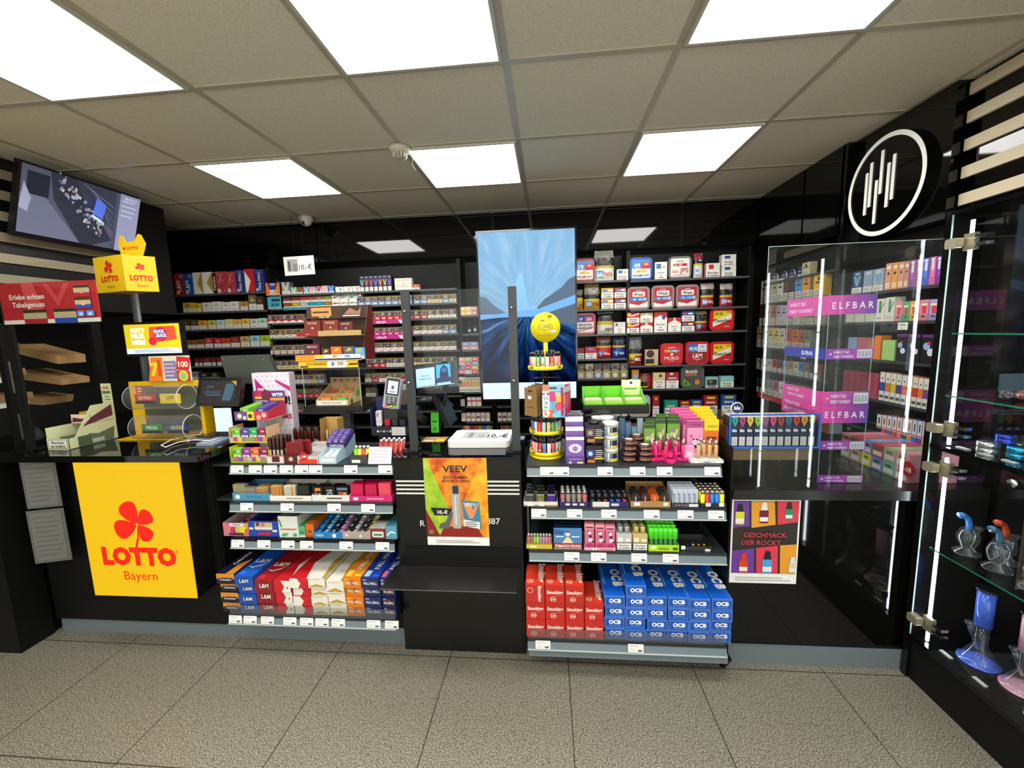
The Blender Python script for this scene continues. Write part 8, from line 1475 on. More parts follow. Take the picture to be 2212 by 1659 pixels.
m.box(xa, xa+.003, 1.762, 1.99, LT, LT+.108, CRM)
obj('card_body', m, t)
for z, y, c, w_, wd in ((LT+.112, 1.90, '#C89A2A', .09, 'yellow cigar box on the upper level'), (LT+.004, 1.80, '#4A5A44', .10, 'dark green cigar box on the lower level'), (LT+.004, 1.87, '#A83A1A', .05, 'orange-red cigar box at the rear of the lower level')):
    m = M().box(0, w_, 0, .06, 0, .05, c); f = m.front(0, w_, -.0003, 0, .05); f.r(.15, .3, .85, .6, shade(c, .7)); tag(obj('cigar_box', m, None, (xa+.022, y, z)), wd, 'cigar box')
# scratch ticket display
t = thing('ticket_display', 'yellow lottery scratch ticket display with two clear drums', 'ticket dispenser')
DRUM = sheet((.86, .88, .84), 1, .05); YT = 1.93; YLW = mat('#D8A808', .4); tx0, tx1 = at(246, 900, Y=YT).x, at(426, 900, Y=YT).x; zt = at(330, 828, Y=YT).z
m = M().box(tx0, tx1, YT+.1, YT+.105, LT, zt, YLW).box(tx1-.02, tx1, YT+.045, YT+.1, LT, zt-.012, YLW).box(tx0, tx1, YT+.0, YT+.1, LT, LT+.006, YLW); f = m.front(tx0, tx1, YT+.0995, LT, zt); f.r(.08, .78, .3, .92, '#C8201E'); f.bars(.1, .28, .8, .9, 2, '#E8C0A0'); f.r(.08, .66, .28, .68, '#3A3010')
obj('back_panel', m, t)
obj('dark_insert', M().box(tx0+.09, tx1-.025, YT+.085, YT+.099, LT+.03, zt-.03, mat('#4A4A40', .4)), t)
for k, (py, px0, px1) in enumerate(((858, 290, 412), (922, 302, 425))):
    Q = at(350, py, Y=YT); x0, x1 = at(px0, py, Y=YT).x, at(px1, py, Y=YT).x; r = .062
    m = M(); n = 28; vs = [(x, YT+r*math.cos(2*PI*i/n), Q.z+r*math.sin(2*PI*i/n)) for x in (x0, x1-.02) for i in range(n)]; m.mesh(vs, [(i, (i+1) % n, n+(i+1) % n, n+i) for i in range(n)], DRUM, True)
    o = obj('drum', m, t); m = M().tube([(x1-.02, YT+r*math.cos(2*PI*i/n), Q.z+r*math.sin(2*PI*i/n)) for i in range(n+1)], .002, mat('#C8CCC8', .15), 6).tube([(x0, YT+r*math.cos(2*PI*i/n), Q.z+r*math.sin(2*PI*i/n)) for i in range(n+1)], .0015, mat('#A8ACA8', .15), 6); obj('rim', m, o)
    for j, (u, c, s_, ic) in enumerate((((.08, '#B82A1A', 'EXTRA', '#E8C8B0'), (.52, '#E0C01E', 'LOS', '#1A1810')) if k == 0 else ((.1, '#2A7A2A', 'MEGA', '#E0E8D8'), (.55, '#1E3A7A', 'GL\u00dcCK', '#D8C040')))):
        w_ = (x1-x0)*.36; m = M().box(0, w_, 0, .002, 0, .05, c); f = m.front(0, w_, -.0003, 0, .05); f.t(s_, .5, .45, .34, ic, .03, wmax=.86); f.r(0, 0, 1, .3, '#1E1C1C' if k or j == 0 else c); tag(obj('scratch_ticket', m, None, (x0+(x1-x0)*u, YT-.02, Q.z-.03)), '%s scratch ticket in the %s clear drum' % (('red', 'yellow', 'green', 'blue')[k*2+j], ('upper', 'lower')[k]), 'ticket', 'scratch tickets in the clear drums')
a = at(320, 770, Y=YT+.09); b = at(415, 825, Y=YT+.09); w_ = b.x-a.x; h_ = a.z-zt
m = M().box(a.x, b.x, YT+.09, YT+.095, zt+.001, a.z, mat('#D8D0C0')); f = m.front(a.x, b.x, YT+.0897, zt, a.z); f.p([(-.06, 0), (.3, 0), (.34, .95), (.05, .95)], '#E07A1E'); f.t('7', .12, .25, .5, '#E8C81E', .05); f.r(.2, .2, .28, .85, '#C8481E'); f.r(.36, .1, .66, .8, '#6A7AA8'); f.bars(.38, .64, .15, .75, 4, '#D8A0A0'); f.p([(.66, .45), (.96, .4), (1.04, .92), (.7, .98)], '#C81E24'); f.t('100', .84, .56, .22, '#F0E8C8', .03, wmax=.26); f.p([(.66, 0), (.98, 0), (.98, .38), (.66, .42)], '#C0241E'); f.c(.82, .2, .12, '#D8C83A', 12); f.c(.82, .2, .08, '#8AB870', 10)
tag(obj('ticket_rack', m), 'colourful scratch ticket rack with 7 and 100 above the yellow dispenser', 'ticket rack')
# monitor and lottery cube on the pole
YM = 2.08; t = thing('lottery_totem', 'yellow lottery cube with red clovers on a grey pole', 'sign')
q = at(283, 640, Y=YM+.1); obj('pole', M().cyl((q.x, YM+.12, LT), (q.x, YM+.12, q.z+.02), .018, mat('#4A4D4E', .4), 16), t)
P1_, P2_, P3_ = at(262, 549, Y=2.0), at(343, 556, Y=2.09), at(200, 556, Y=2.06); zb1 = at(270, 628, Y=2.0).z; L1 = at(340, 630, Y=2.09)
YCL = mat('#E8C008', .45); H_ = P1_.z-zb1; A_ = Vector((P1_.x, P1_.y, 0)); B_ = Vector((at(343, 592, Y=2.10).x-.01, 2.10, 0)); D_ = Vector((at(205, 592, Y=2.06).x, 2.06, 0)); E_ = B_+D_-A_
m = M(); n4 = [A_, B_, E_, D_]; m.mesh([(p.x, p.y, z) for z in (zb1, P1_.z) for p in n4], [(0, 1, 5, 4), (1, 2, 6, 5), (2, 3, 7, 6), (3, 0, 4, 7), (4, 5, 6, 7), (3, 2, 1, 0)], YCL)
RD = '#D0200E'
for (p, q_) in ((A_, B_), (D_, A_)):
    U_ = (q_-p); f = Face(m, Vector((p.x, p.y, zb1)), U_, (0, 0, 1), U_.length, H_); clover(f, .52, .68, .13, RD); f.t('LOTTO', .5, .3, .15, RD, .05, wmax=.7, sx=1.1); f.t('Bayern', .52, .12, .09, '#A88A10' if p is D_ else '#C8601A', 0, wmax=.34)
obj('sign_cube', m, t)
Yc = 2.1; m = M(); pts = [at(x, y, Y=Yc) for x, y in ((262, 553), (255, 527), (259, 508), (266, 511), (272, 524), (290, 520), (297, 505), (304, 507), (315, 527), (308, 556))]; o_ = pts[0]
m.prism([(p.x-o_.x, p.z-o_.z) for p in pts][::-1], o_, (1, 0, 0), (0, 0, 1), .002, YCL); f = Face(m, o_+Vector((0, -.0003, 0)), (1, 0, 0), (0, 0, 1), .12, .1); f.t('LOTTO', .6, .3, .16, '#B8200E', .03, wmax=.56); f.c(.2, .38, .06, '#B8200E', 8)
tag(obj('crown_card', m, None, (0, 0, .0)), 'yellow crown-shaped card standing on the lottery cube', 'card')
t = thing('advert_monitor', 'small yellow advert monitor below the lottery cube', 'monitor')
a, b = at(262, 699, Y=YM), at(398, 768, Y=YM); m = M().box(a.x, b.x, YM, YM+.03, b.z, a.z+.005, MATTE); obj('monitor_body', m, t)
q = at(320, 735, Y=YM); obj('mount', M().box(q.x-.03, q.x+.03, YM+.03, YM+.10, q.z-.03, q.z+.03, MATTE), t)
a, b = at(266, 702, Y=YM-.001), at(394, 762, Y=YM-.001); m = M(); f = m.front(a.x, b.x, YM-.001, b.z, a.z); f.r(0, 0, 1, 1, lit('#C8B81E', .6)); f.r(0, 0, 1, .18, lit('#B8C8F0', .9)); f.bars(.15, .9, .04, .14, 2, lit('#5A6A9A', .4), .3)
for i, s_ in enumerate(("GIBT'S", 'NUR', 'HIER!')): f.t(s_, .24, .74-.21*i, (.13, .17, .15)[i], lit('#E4EAE0', .9), .05, wmax=.36)
f.p([(.44, .36), (.94, .46), (.92, .92), (.46, .9)], lit('#D8482A', .7)); f.c(.66, .66, .12, lit('#A82A5A', .6), 12); f.t('RUCK', .64, .7, .1, lit('#A8D8F0', .9), .05, wmax=.24); f.t('ZUCK', .67, .56, .1, lit('#A8D8F0', .9), .05, wmax=.24); f.c(.5, .42, .07, lit('#C81E34', .7), 10)
obj('display', m, t)
# customer displays and printer tray
t = thing('customer_display', 'black lottery customer display tilted back on the left counter', 'display screen')
YD = 1.98; a, b, c_, d_ = at(430, 815, Y=YD), at(519, 816, Y=YD), at(515, 878, Y=YD-.03), at(422, 877, Y=YD-.03); U_, V_ = c_-d_, a-d_
m = M(); w_, h_ = U_.length, V_.length; m.prism(rr(0, w_, 0, h_, .008), d_, U_.normalized(), V_.normalized(), .03, mat('#0C0C0E', .25))
obj('screen_body', m, t); m = M(); f = Face(m, d_+Vector((0, -.0006, 0)), U_, V_, w_, h_); f.r(.08, .12, .9, .88, '#1A1418'); f.t('Jetzt', .3, .64, .1, lit('#3A5060', .5), .01, wmax=.2); f.t('gl\u00fccksspiel', .36, .46, .1, lit('#3A5060', .5), .01, wmax=.44); f.r(.22, .36, .56, .42, lit('#2A4050', .5)); f.p([(.6, .2), (.8, .2), (.86, .6), (.82, .8), (.66, .78)], lit('#2E4A5A', .5)); f.p([(.78, .88), (.9, .88), (.9, .7)], lit('#8A7A1E', .5))
obj('display', m, t); q = (a+b+c_+d_)/4; obj('display_foot', M().cyl((q.x, YD+.05, LT), (q.x, YD+.02, q.z), .02, MATTE, 10), t)
m = M(); P = [at(x, y, Y=2.12) for x, y in ((476, 769), (579, 766), (598, 812), (560, 832), (490, 822))]
m.prism([(p.x-P[0].x, p.z-P[0].z) for p in P][::-1], P[0], (1, 0, 0), (0, 0, 1), .03, mat('#3A4038', .5)); f = Face(m, P[0]+Vector((0, -.0004, 0)), (1, 0, 0), (0, 0, 1), .1, .1)
for px in (482, 525, 569): q = at(px, 777, Y=2.12); m.cyl((q.x, 2.12, q.z), (q.x, 2.118, q.z), .003, CHROME, 8)
t = thing('cashier_monitor', 'grey back of a cashier monitor behind the patterned box', 'monitor'); obj('monitor_shell', m, t); q = at(545, 830, Y=2.2); q.x += .07; obj('monitor_stand', M().cyl((q.x, 2.3, .9), (q.x, 2.16, q.z+.06), .02, MATTE, 10).box(q.x-.09, q.x+.09, 2.25, 2.38, .881, .9, MATTE), t)
tag(obj('left_back_counter', M().box(-2.6, -1.45, 2.505, 2.9, .85, .88, MATTE).box(-1.63, -1.4, 2.21, 2.5, .85, .879, MATTE), None), 'low black work surface behind the lottery counter', 'counter').name = 'work_surface'
t = thing('lottery_terminal', 'white-lit lottery receipt reader beside the vape display', 'reader'); a, b = at(461, 882, Y=1.95), at(503, 932, Y=1.95)
obj('lit_plate', M().box(a.x, b.x, 1.95, 1.956, b.z, a.z, lit('#A8BCE8', .9)), t); obj('reader_bed', M().box(a.x, b.x, 1.82, 1.948, LT, LT+.012, mat('#8A94A8', .3)).box(a.x, b.x, 1.949, 1.96, LT, b.z, DARK), t)
m = M().box(-.13, .0, 0, .16, 0, .012, mat('#6A6C6A', .4)).box(-.11, -.02, .02, .14, .012, .02, mat('#2A2A2C', .3)).box(-.15, -.13, .0, .1, 0, .004, PAPER)
a = at(460, 952, Z=LT); tag(obj('notebook', m, None, (a.x, a.y-.02, LT+.001), -.15), 'grey flat device with papers on the lottery counter', 'device')
cb = [at(x, y, Z=LT+.018) for x, y in ((430, 938), (405, 942), (370, 950), (348, 962), (358, 966), (385, 955), (420, 950), (455, 952), (480, 944))]
tag(obj('white_cable', M().tube(cb, .0022, WHITE, 6)), 'white cable looping over the lottery counter', 'cable')
# two framed notices on a thin board
tag(obj('notice_board', M().prism([(0, 0), (.27, 0), (.27, .62), (0, .62)], at(150, 1225, Y=1.795)-Vector((.29, .10, .01)), (.27, .085, 0), (0, 0, 1), .004, MATTE)), 'thin black board behind the two notices left of the lottery panel', 'board')
for k, (p0, p1, p2) in enumerate((((38, 988), (113, 987), (47, 1100)), ((55, 1105), (133, 1105), (64, 1218)))):
    O1 = at(*p0, Y=1.700); Uv = Vector((.27, .085, 0)).normalized(); B1 = at(*p1, Y=1.735); w_ = (B1-O1).length; h_ = O1.z-at(*p2, Y=1.700).z; O2 = O1-Vector((0, 0, h_))
    m = M(); m.prism([(0, 0), (w_, 0), (w_, h_), (0, h_)], O2, Uv, (0, 0, 1), .003, mat('#5A5B58', .4)); f = Face(m, O2+Uv.cross(Vector((0, 0, 1)))*.0004, Uv, (0, 0, 1), w_, h_); f.r(.08, .05, .9, .95, '#6A6863'); f.bars(.15, .85, .1, .9, 9, '#5A5856', .3)
    tag(obj('framed_notice', m), 'grey printed notice in a clear sleeve left of the lottery panel, %s one' % ('upper', 'lower')[k], 'notice', 'two notices left of the lottery panel')
# ---- television
t = thing('television', 'wall television top left showing a security camera picture', 'television')
tl_, tr_v, br_v, bl_v = at(42, 345, X=-2.66), at(300, 425, X=-2.66), at(262, 545, X=-2.78), at(20, 515, X=-2.78); bl_v.y = tl_.y; U_ = Vector((0, 1, 0)); V_ = Vector((tl_.x-bl_v.x, 0, (tl_.z+tr_v.z)/2-(bl_v.z+br_v.z)/2)); w_ = tr_v.y-tl_.y; h_ = V_.length; O = Vector((bl_v.x, tl_.y, (bl_v.z+br_v.z)/2))
m = M(); m.prism([(0, 0), (w_, 0), (w_, h_), (0, h_)], O, U_, V_.normalized(), .03, mat('#0B0B0D', .3)); obj('tv_body', m, t)
m = M(); Nv = U_.cross(V_.normalized()); f = Face(m, O+Nv*.0006, U_, V_, w_, h_)
f.r(.02, .07, .98, .97, lit('#4A4C5E', .75)); f.p([(.02, .07), (.02, .6), (.2, .6), (.5, .07)], lit('#5E6276', .8)); f.r(.06, .6, .22, .9, lit('#1E2030', .7)); f.p([(.02, .4), (.08, .36), (.1, .55), (.04, .75)], lit('#8A90A8', .8)); f.p([(.22, .97), (.42, .97), (.78, .2), (.6, .07), (.5, .07), (.26, .6)], lit('#2A2C3A', .7)); f.p([(.42, .97), (.78, .97), (.78, .35), (.5, .7)], lit('#343848', .7)); rn = random.Random(5)
for i in range(90):
    u = .26+.4*rn.random(); v = .85-(u-.24)*1.5+.28*(rn.random()-.3); s_ = .008+.018*rn.random(); f.p([(u, v), (u+s_, v-.01), (u+s_*1.2, v+s_*1.6), (u+.004, v+s_*1.8)], lit(rn.choice(['#7A8098', '#9AA0B4', '#A8B8A8', '#1E2030', '#5A6078', '#8A7A88']), .75))
for i in range(5): f.p([(.45+.03*i, .95-.02*i), (.74, .72-.1*i), (.74, .705-.1*i), (.45+.03*i, .935-.02*i)], lit('#5E6478', .7))
f.p([(.55, .55), (.64, .5), (.66, .72), (.57, .8)], lit('#4A64C8', .9)); f.p([(.54, .5), (.63, .44), (.635, .48), (.545, .54)], lit('#B0C0E8', .9)); f.r(.78, .07, .98, .97, lit('#8084A0', .85)); f.bars(.8, .95, .6, .9, 4, lit('#A0A4BC', .9), .3); f.r(.8, .16, .97, .18, lit('#5A7AC0', .8)); f.t('18:45:23', .88, .89, .045, lit('#C8CCD8', .9), 0, wmax=.17)
obj('display', m, t); obj('wall_bracket', M().box(-2.866, -2.79, 2.25, 2.35, 2.2, 2.4, MATTE), t)
for i in range(6):
    z = 2.475-.11*i; tag(obj('wooden_slat', M().box(-2.879, -2.868, .25, 2.6, z-.048, z, mat('#A5977C', .5))), 'pale wooden slat on the left wall, %s from the top' % ORD[i], 'slat', 'pale wooden slats on the left wall')
    if i < 5: z = 2.521-.1115*i; tag(obj('wooden_slat', M().box(1.785, 1.799, .25, 2.022, z-.047, z, mat('#CFC0A0', .5))), 'pale wooden slat on the right wall, %s from the top' % ORD[i], 'slat', 'pale wooden slats on the right wall')
# ---- round sign on the right wall
t = thing('round_sign', 'round black sign with white ring and seven vertical bars', 'sign')
Xs = 1.715; cy0, cz0, ry = 2.345, 2.225, .243; WS = mat('#E8E6DC', .5, 0, .25)
obj('sign_body', M().cyl((Xs+.03, cy0, cz0), (Xs, cy0, cz0), ry, GLOSS, 64, smooth=False), t)
m = M(); n = 72
for i in range(n):
    a0, a1 = 2*PI*i/n, 2*PI*(i+1)/n; m.poly([(Xs-.004, cy0-r*math.cos(a), cz0+r*math.sin(a)) for r, a in ((ry, a0), (ry, a1), (ry-.022, a1), (ry-.022, a0))][::1], WS)
obj('white_ring', m, t)
for px, y0, y1 in ((1874, 375, 465), (1884, 352, 447), (1894, 390, 483), (1908, 325, 418), (1921, 352, 447), (1933, 333, 430)):
    a, b = at(px, y0, X=Xs), at(px-5, y1, X=Xs); yc = (a.y+b.y)/2; obj('bar', M().box(Xs-.005, Xs-.001, yc-.008, yc+.008, b.z, a.z, WS), t)
obj('wall_mount', M().box(Xs+.03, 1.744, cy0-.1, cy0+.1, cz0-.1, cz0+.1, MATTE), t)
# ---- ceiling devices
q = at(863, 322, Z=2.53); WH = mat('#D8D2BC', .5)
t = thing('smoke_detector', 'white round smoke detector on the ceiling with a dangling wire', 'smoke detector', (q.x, q.y, CH-.006))
obj('base', M().lathe([(0, -.052), (.03, -.052), (.034, -.05)], WH).lathe([(.035, -.032), (.052, -.022), (.056, -.012), (.056, 0), (0, 0)], WH, n=28), t)
m = M().lathe([(.032, -.05), (.032, -.03)], mat('#2A2A26'), n=24)
for i in range(12): a = 2*PI*i/12; m.box(.034*math.cos(a)-.003, .034*math.cos(a)+.003, .034*math.sin(a)-.003, .034*math.sin(a)+.003, -.051, -.03, WH)
for z in (-.044, -.038): m.lathe([(.0345, z), (.0345, z+.002)], WH, n=24)
obj('vent_cage', m, t); obj('wire', M().tube([(.05, 0, -.03), (.062, 0, -.032), (.07, -.0, -.05), (.066, 0, -.085), (.07, 0, -.1), (.083, 0, -.12)], .0013, WHITE, 6), t)
q = at(661, 473, Z=2.52); t = thing('dome_camera', 'white dome security camera on the ceiling near the back', 'camera', (q.x, q.y, CH-.006))
obj('camera_base', M().lathe([(0, -.075), (.02, -.072), (.036, -.06), (.044, -.04), (.055, -.035), (.056, 0), (0, 0)], mat('#DAD8D0', .35), n=26), t)
obj('lens', M().lathe([(0, .006), (.012, .004), (.016, 0)], mat('#0A0A0A', .1), (0, -.033, -.056), 16, ax=(.3, -.8, -.55)), t)
# paper sign 10 euro hanging over the middle rack
YP = 3.30; a, b, c_, d_ = [at(x, y, Y=YP) for x, y in ((608, 556), (676, 553), (681, 592), (616, 596))]; U_ = c_-d_; V_ = a-d_
m = M(); m.prism([(0, 0), (U_.length, 0), (U_.length, V_.length), (0, V_.length)], d_, U_.normalized(), (V_-U_.normalized()*V_.dot(U_.normalized())).normalized(), .001, PAPER); f = Face(m, d_+Vector((0, -.0006, 0)), U_, (0, 0, 1), U_.length, V_.length)
f.r(.1, .2, .45, .85, '#A8A8A6'); f.rr(.14, .25, .2, .75, .02, '#4A4A4A'); f.r(.3, .2, .44, .6, '#8A8A88'); f.t('10,-\u20ac', .7, .28, .28, '#1A1A1A', .0, wmax=.42)
tag(obj('paper_sign', m), 'white paper sign reading 10 euro above the middle rack', 'sign')
tag(obj('sign_string', M().cyl((-2.06, YP+.004, d_.z+.13), (-2.06, YP+.004, CH-.006), .0015, MATTE, 6).cyl((-1.98, YP+.004, d_.z+.13), (-1.98, YP+.004, CH-.006), .0015, MATTE, 6)), 'thin strings holding the 10 euro paper sign', 'string')
# ---- posters on the counter
def qd(px, Y, k=0): return at(*px, Y=Y)
x0, x1, z0, z1 = -.584, -.288, .552, .977; Yq = 1.7835
m = M().box(x0, x1, Yq, Yq+.0008, z0, z1, PAPER); f = m.front(x0, x1, Yq-.0002, z0, z1)
def grad(name, stops):
    mm, nt, b = nmat(name); co = N(nt, 'ShaderNodeTexCoord'); n = N(nt, 'ShaderNodeTexNoise'); n.inputs['Scale'].default_value = 14; n.inputs['Detail'].default_value = 3; nt.links.new(co.outputs['Object'], n.inputs['Vector']); r = N(nt, 'ShaderNodeValToRGB'); nt.links.new(n.outputs[0], r.inputs[0])
    e = r.color_ramp.elements; e[0].position, e[0].color = stops[0][0], (*lin(stops[0][1]), 1); e[1].position, e[1].color = stops[-1][0], (*lin(stops[-1][1]), 1)
    for p, c in stops[1:-1]: k = e.new(p); k.color = (*lin(c), 1)
    nt.links.new(r.outputs[0], b.inputs['Base Color']); b.inputs['Roughness'].default_value = .35; return mm
f.r(0, .1, 1, 1, grad('fruit_print', [(.3, '#A82A14'), (.45, '#D8641A'), (.55, '#E0921E'), (.68, '#D8782A')])); f.r(0, .1, 1, .22, '#8A1A10'); f.p([(0, 1), (.05, 1), (.4, .38), (.2, .1), (.1, .1), (0, .3)], grad('lime_print', [(.35, '#7AA81A'), (.6, '#B8CC3A')])); f.p([(.0, .42), (.22, .1), (0, .1)], '#7A1A12'); f.p([(1, 1), (.93, 1), (.62, .52), (.9, .1), (1, .1)], grad('mango_print', [(.35, '#D87A1A'), (.6, '#E8B82A')]))
f.t('VEEV', .5, .845, .075, '#2A1614', .02, wmax=.5, sx=1.15); f.t('JETZT SOMMER', .5, .77, .028, '#5A1E10', .02, wmax=.42); f.t('AKTION SICHERN', .5, .73, .028, '#5A1E10', .02, wmax=.46)
f.p([(.08, .44), (.42, .43), (.4, .35), (.14, .35)], '#14141E'); f.t('10,-\u20ac', .27, .37, .04, '#F0EEE8', .03, wmax=.22); f.rr(.43, .2, .56, .69, .02, '#A8A4A0'); f.r(.445, .6, .545, .69, '#2A2C30'); f.rr(.47, .24, .5, .58, .01, '#C8C6C4'); f.p([(.2, .2), (.36, .2), (.44, .38), (.4, .4), (.32, .28), (.22, .25)], '#5A5A5C')
f.p([(.58, .53), (.86, .51), (.88, .2), (.62, .25)], '#3A7A9A'); f.p([(.6, .5), (.7, .5), (.76, .42), (.84, .5), (.86, .5), (.76, .32), (.7, .32)], '#E08A5A'); f.t('VEEV', .72, .46, .04, '#E8EEF0', .01, wmax=.26); f.p([(.6, .31), (.86, .28), (.86, .2), (.61, .23)], '#E4E2DA'); f.bars(.63, .83, .22, .29, 3, '#3A3A3A', .35); f.c(.08, .16, .035, '#D8C8B8', 14); f.c(.08, .16, .03, '#8A1A10', 14); f.t('18+', .08, .15, .015, '#D8C8B8', 0); f.bars(.15, .85, .03, .07, 2, '#8A8884', .3)
tag(obj('poster', m), 'orange fruit vape poster on the central column', 'poster')
x0, x1, z0, z1 = .798, 1.085, .388, .786; Yq = 1.7985
m = M().box(x0, x1, Yq-.001, Yq, z0, z1, PAPER); f = m.front(x0, x1, Yq-.0012, z0, z1); f.r(.025, .12, .975, .975, '#2A2420')
def bot(u, v, c, cap, s=1): f.rr(u-.065*s, v, u+.065*s, v+.15*s, .02, c); f.r(u-.06*s, v+.02, u+.06*s, v+.07*s, '#E8E4DC'); f.p([(u-.05*s, v+.15*s), (u+.05*s, v+.15*s), (u+.03*s, v+.24*s), (u-.03*s, v+.24*s)], cap)
for P, c in (([(.025, .66), (.27, .68), (.25, .975), (.025, .975)], '#6A3A98'), ([(.3, .66), (.65, .7), (.62, .975), (.28, .975)], '#E09A2A'), ([(.68, .7), (.975, .735), (.975, .975), (.66, .975)], '#D83A4A'), ([(.025, .12), (.37, .12), (.35, .42), (.025, .385)], '#6A3A98'), ([(.4, .12), (.72, .12), (.7, .455), (.38, .425)], '#D83A4A'), ([(.75, .12), (.975, .12), (.975, .475), (.73, .46)], '#E09A2A')): f.p(P, c)
bot(.12, .7, '#D8D02A', '#1A1A1C'); bot(.47, .72, '#6A1A34', '#E8E4DC'); bot(.83, .76, '#2A8A5A', '#1A1A1C', .85); bot(.2, .13, '#D8401A', '#D8301A'); bot(.55, .13, '#4A9AD8', '#1A1A1C', 1.1); bot(.92, .14, '#D8C8A8', '#D8D8D8', .8)
f.t('GESCHMACK,', .5, .56, .055, '#C83A44', .015, wmax=.86); f.t('GESCHMACK,', .5, .562, .052, '#2A2420', -.005, wmax=.84) if 0 else None; f.t('DER ROCKT.', .45, .47, .055, '#C83A44', .015, wmax=.76); f.bars(.08, .9, .03, .09, 2, '#9A9A98', .25)
tag(obj('poster', m), 'poster of coloured flavour bottles on the right counter front', 'poster')
# ---- right counter goods
RZ = .8325
t = thing('vape_rack', 'clear rack with blue frame displaying dark vape boxes', 'display stand'); Yv = 1.86; a, b = at(1576, 895, Y=Yv), at(1768, 968, Y=Yv); BL = mat('#1E64C8', .3)
m = M(); fx0, fx1, fz0, fz1 = a.x, b.x, b.z, a.z
m.box(fx0, fx1, Yv-.004, Yv, fz1-.007, fz1, BL).box(fx0, fx1, Yv-.004, Yv, fz0, fz0+.009, BL).box(fx0, fx0+.007, Yv-.004, Yv, fz0+.009, fz1-.007, BL).box(fx1-.007, fx1, Yv-.004, Yv, fz0+.009, fz1-.007, BL)
obj('blue_frame', m, t); obj('clear_body', M().box(fx0, fx0+.003, Yv+.001, Yv+.25, RZ, fz1, CLEAR).box(fx1-.003, fx1, Yv+.001, Yv+.25, RZ, fz1, CLEAR).box(fx0+.003, fx1-.003, Yv+.001, Yv+.25, fz0+.004, fz0+.008, CLEAR).box(fx0+.003, fx1-.003, Yv+.001, Yv+.004, RZ, fz0+.004, CLEAR), t)
obj('card_insert', M().box(fx0+.01, fx1-.01, Yv+.02, Yv+.022, fz0-.06, fz0-.002, mat('#8A6A48')), t)
q = at(1592, 881, Y=Yv-.003); m = M().cyl((q.x, Yv-.002, q.z), (q.x, Yv-.005, q.z), .026, mat('#E4E8EC'), 28); f = Face(m, (q.x-.026, Yv-.0053, q.z-.026), (1, 0, 0), (0, 0, 1), .052, .052); f.c(.5, .5, .44, '#1A2450', 28); f.t('blu', .5, .36, .3, '#E8ECF2', .04); obj('round_badge', m, t)
vc = ['#2E9A84', '#A83A6A', '#D8B82A', '#8AC03A', '#9A4A78', '#D8487A', '#A83A3A', '#3A6A90', '#C8402A', '#D8922A', '#7AB02A']
for i, c in enumerate(vc):
    k = ('blu', c); w_ = (fx1-fx0-.024)/11
    m = M().box(-w_/2+.001, w_/2-.001, 0, .02, 0, fz1-fz0-.024, mat('#1A1E3A', .35), top='#D8C8C0'); f = m.front(-w_/2+.001, w_/2-.001, -.0003, 0, fz1-fz0-.024); f.r(.1, .02, .9, .32, '#C8C8C4'); f.bars(.2, .8, .05, .28, 4, '#7A7A78', .3); f.p([(.08, 1), (.92, 1), (.92, .86), (.5, .66), (.08, .86)], c); f.p([(.35, .92), (.65, .92), (.5, .78)], shade(c, .6)); f.t('blu', .45, .5, .1, '#E8ECF4', .04, wmax=.6); me = m.data('vape_box')
    for j in range(4): cp(me, 'vape_box', (fx0+.012+w_*(i+.5), Yv+.008+j*.024, fz0+.0085), 0, 'dark vape box in the blue frame, %s from left, %s row' % (ORD[i], ORD[j]), 'vape box', 'dark vape boxes in the blue-framed rack')
for j in range(6): cp(_me.setdefault(('sb', j), M().box(0, .045, 0, .02, 0, .10, mat(['#8A5A98', '#C85A7A', '#D8783A', '#C83A3A', '#A89A5A', '#B83A4A'][j], .3)).data('vape_box')), 'vape_box', (.805, 1.90+.03*j, RZ+.15), 0, 'colourful box inside the small clear case, %s from the front' % ORD[j], 'vape box', 'boxes in the small clear case')
t = thing('acrylic_case', 'small clear case of colourful boxes left of the blue frame', 'display case'); obj('clear_walls', M().box(.798, .80, 1.88, 2.12, RZ, 1.125, CLEAR).box(.852, .854, 1.88, 2.12, RZ, 1.125, CLEAR).box(.80, .852, 1.88, 2.12, RZ+.145, RZ+.149, CASE), t)
# tall clear tower with magenta bands
t = thing('acrylic_tower', 'tall clear acrylic tower with pink and purple header bands', 'display case'); ex0, ex1, ey0, ey1, ez1 = 1.19, 1.375, 1.87, 2.17, 1.665
m = M(); cl = CLEAR
for bx_ in ((ex0, ex1, ey0, ey0+.003), (ex0, ex0+.003, ey0+.003, ey1), (ex1-.003, ex1, ey0+.003, ey1), (ex0+.003, ex1-.003, ey1-.003, ey1)): m.box(*bx_, RZ+.001, ez1, cl)
obj('clear_walls', m, t); sm = M()
for z in (.86, 1.02, 1.21, 1.42): sm.box(ex0+.003, ex1-.003, ey0+.003, ey1-.003, z-.003, z, CASE)
obj('clear_shelves', sm, t); em = M()
for x in (ex0, ex1-.002): em.box(x, x+.002, ey0-.002, ey0-.0005, RZ+.001, ez1, EDGE)
em.box(ex0-.001, ex0+.001, ey1-.002, ey1, RZ+.001, ez1, EDGE); obj('clear_edges', em, t)
def gm(name, ca, cb, ax='X'):
    mm, nt, b = nmat(name); co = N(nt, 'ShaderNodeTexCoord'); se = N(nt, 'ShaderNodeSeparateXYZ'); nt.links.new(co.outputs['Generated'], se.inputs[0]); r = N(nt, 'ShaderNodeValToRGB'); nt.links.new(se.outputs[ax], r.inputs[0]); e = r.color_ramp.elements; e[0].color = (*lin(ca), 1); e[1].color = (*lin(cb), 1); nt.links.new(r.outputs[0], b.inputs['Base Color']); b.inputs['Roughness'].default_value = .3; return mm
PKP = gm('pink_purple_print', '#E04AA8', '#5A3A9A'); PP = gm('purple_print', '#8A3AA8', '#B04AA8'); PKS = mat('#D84A9A', .35)
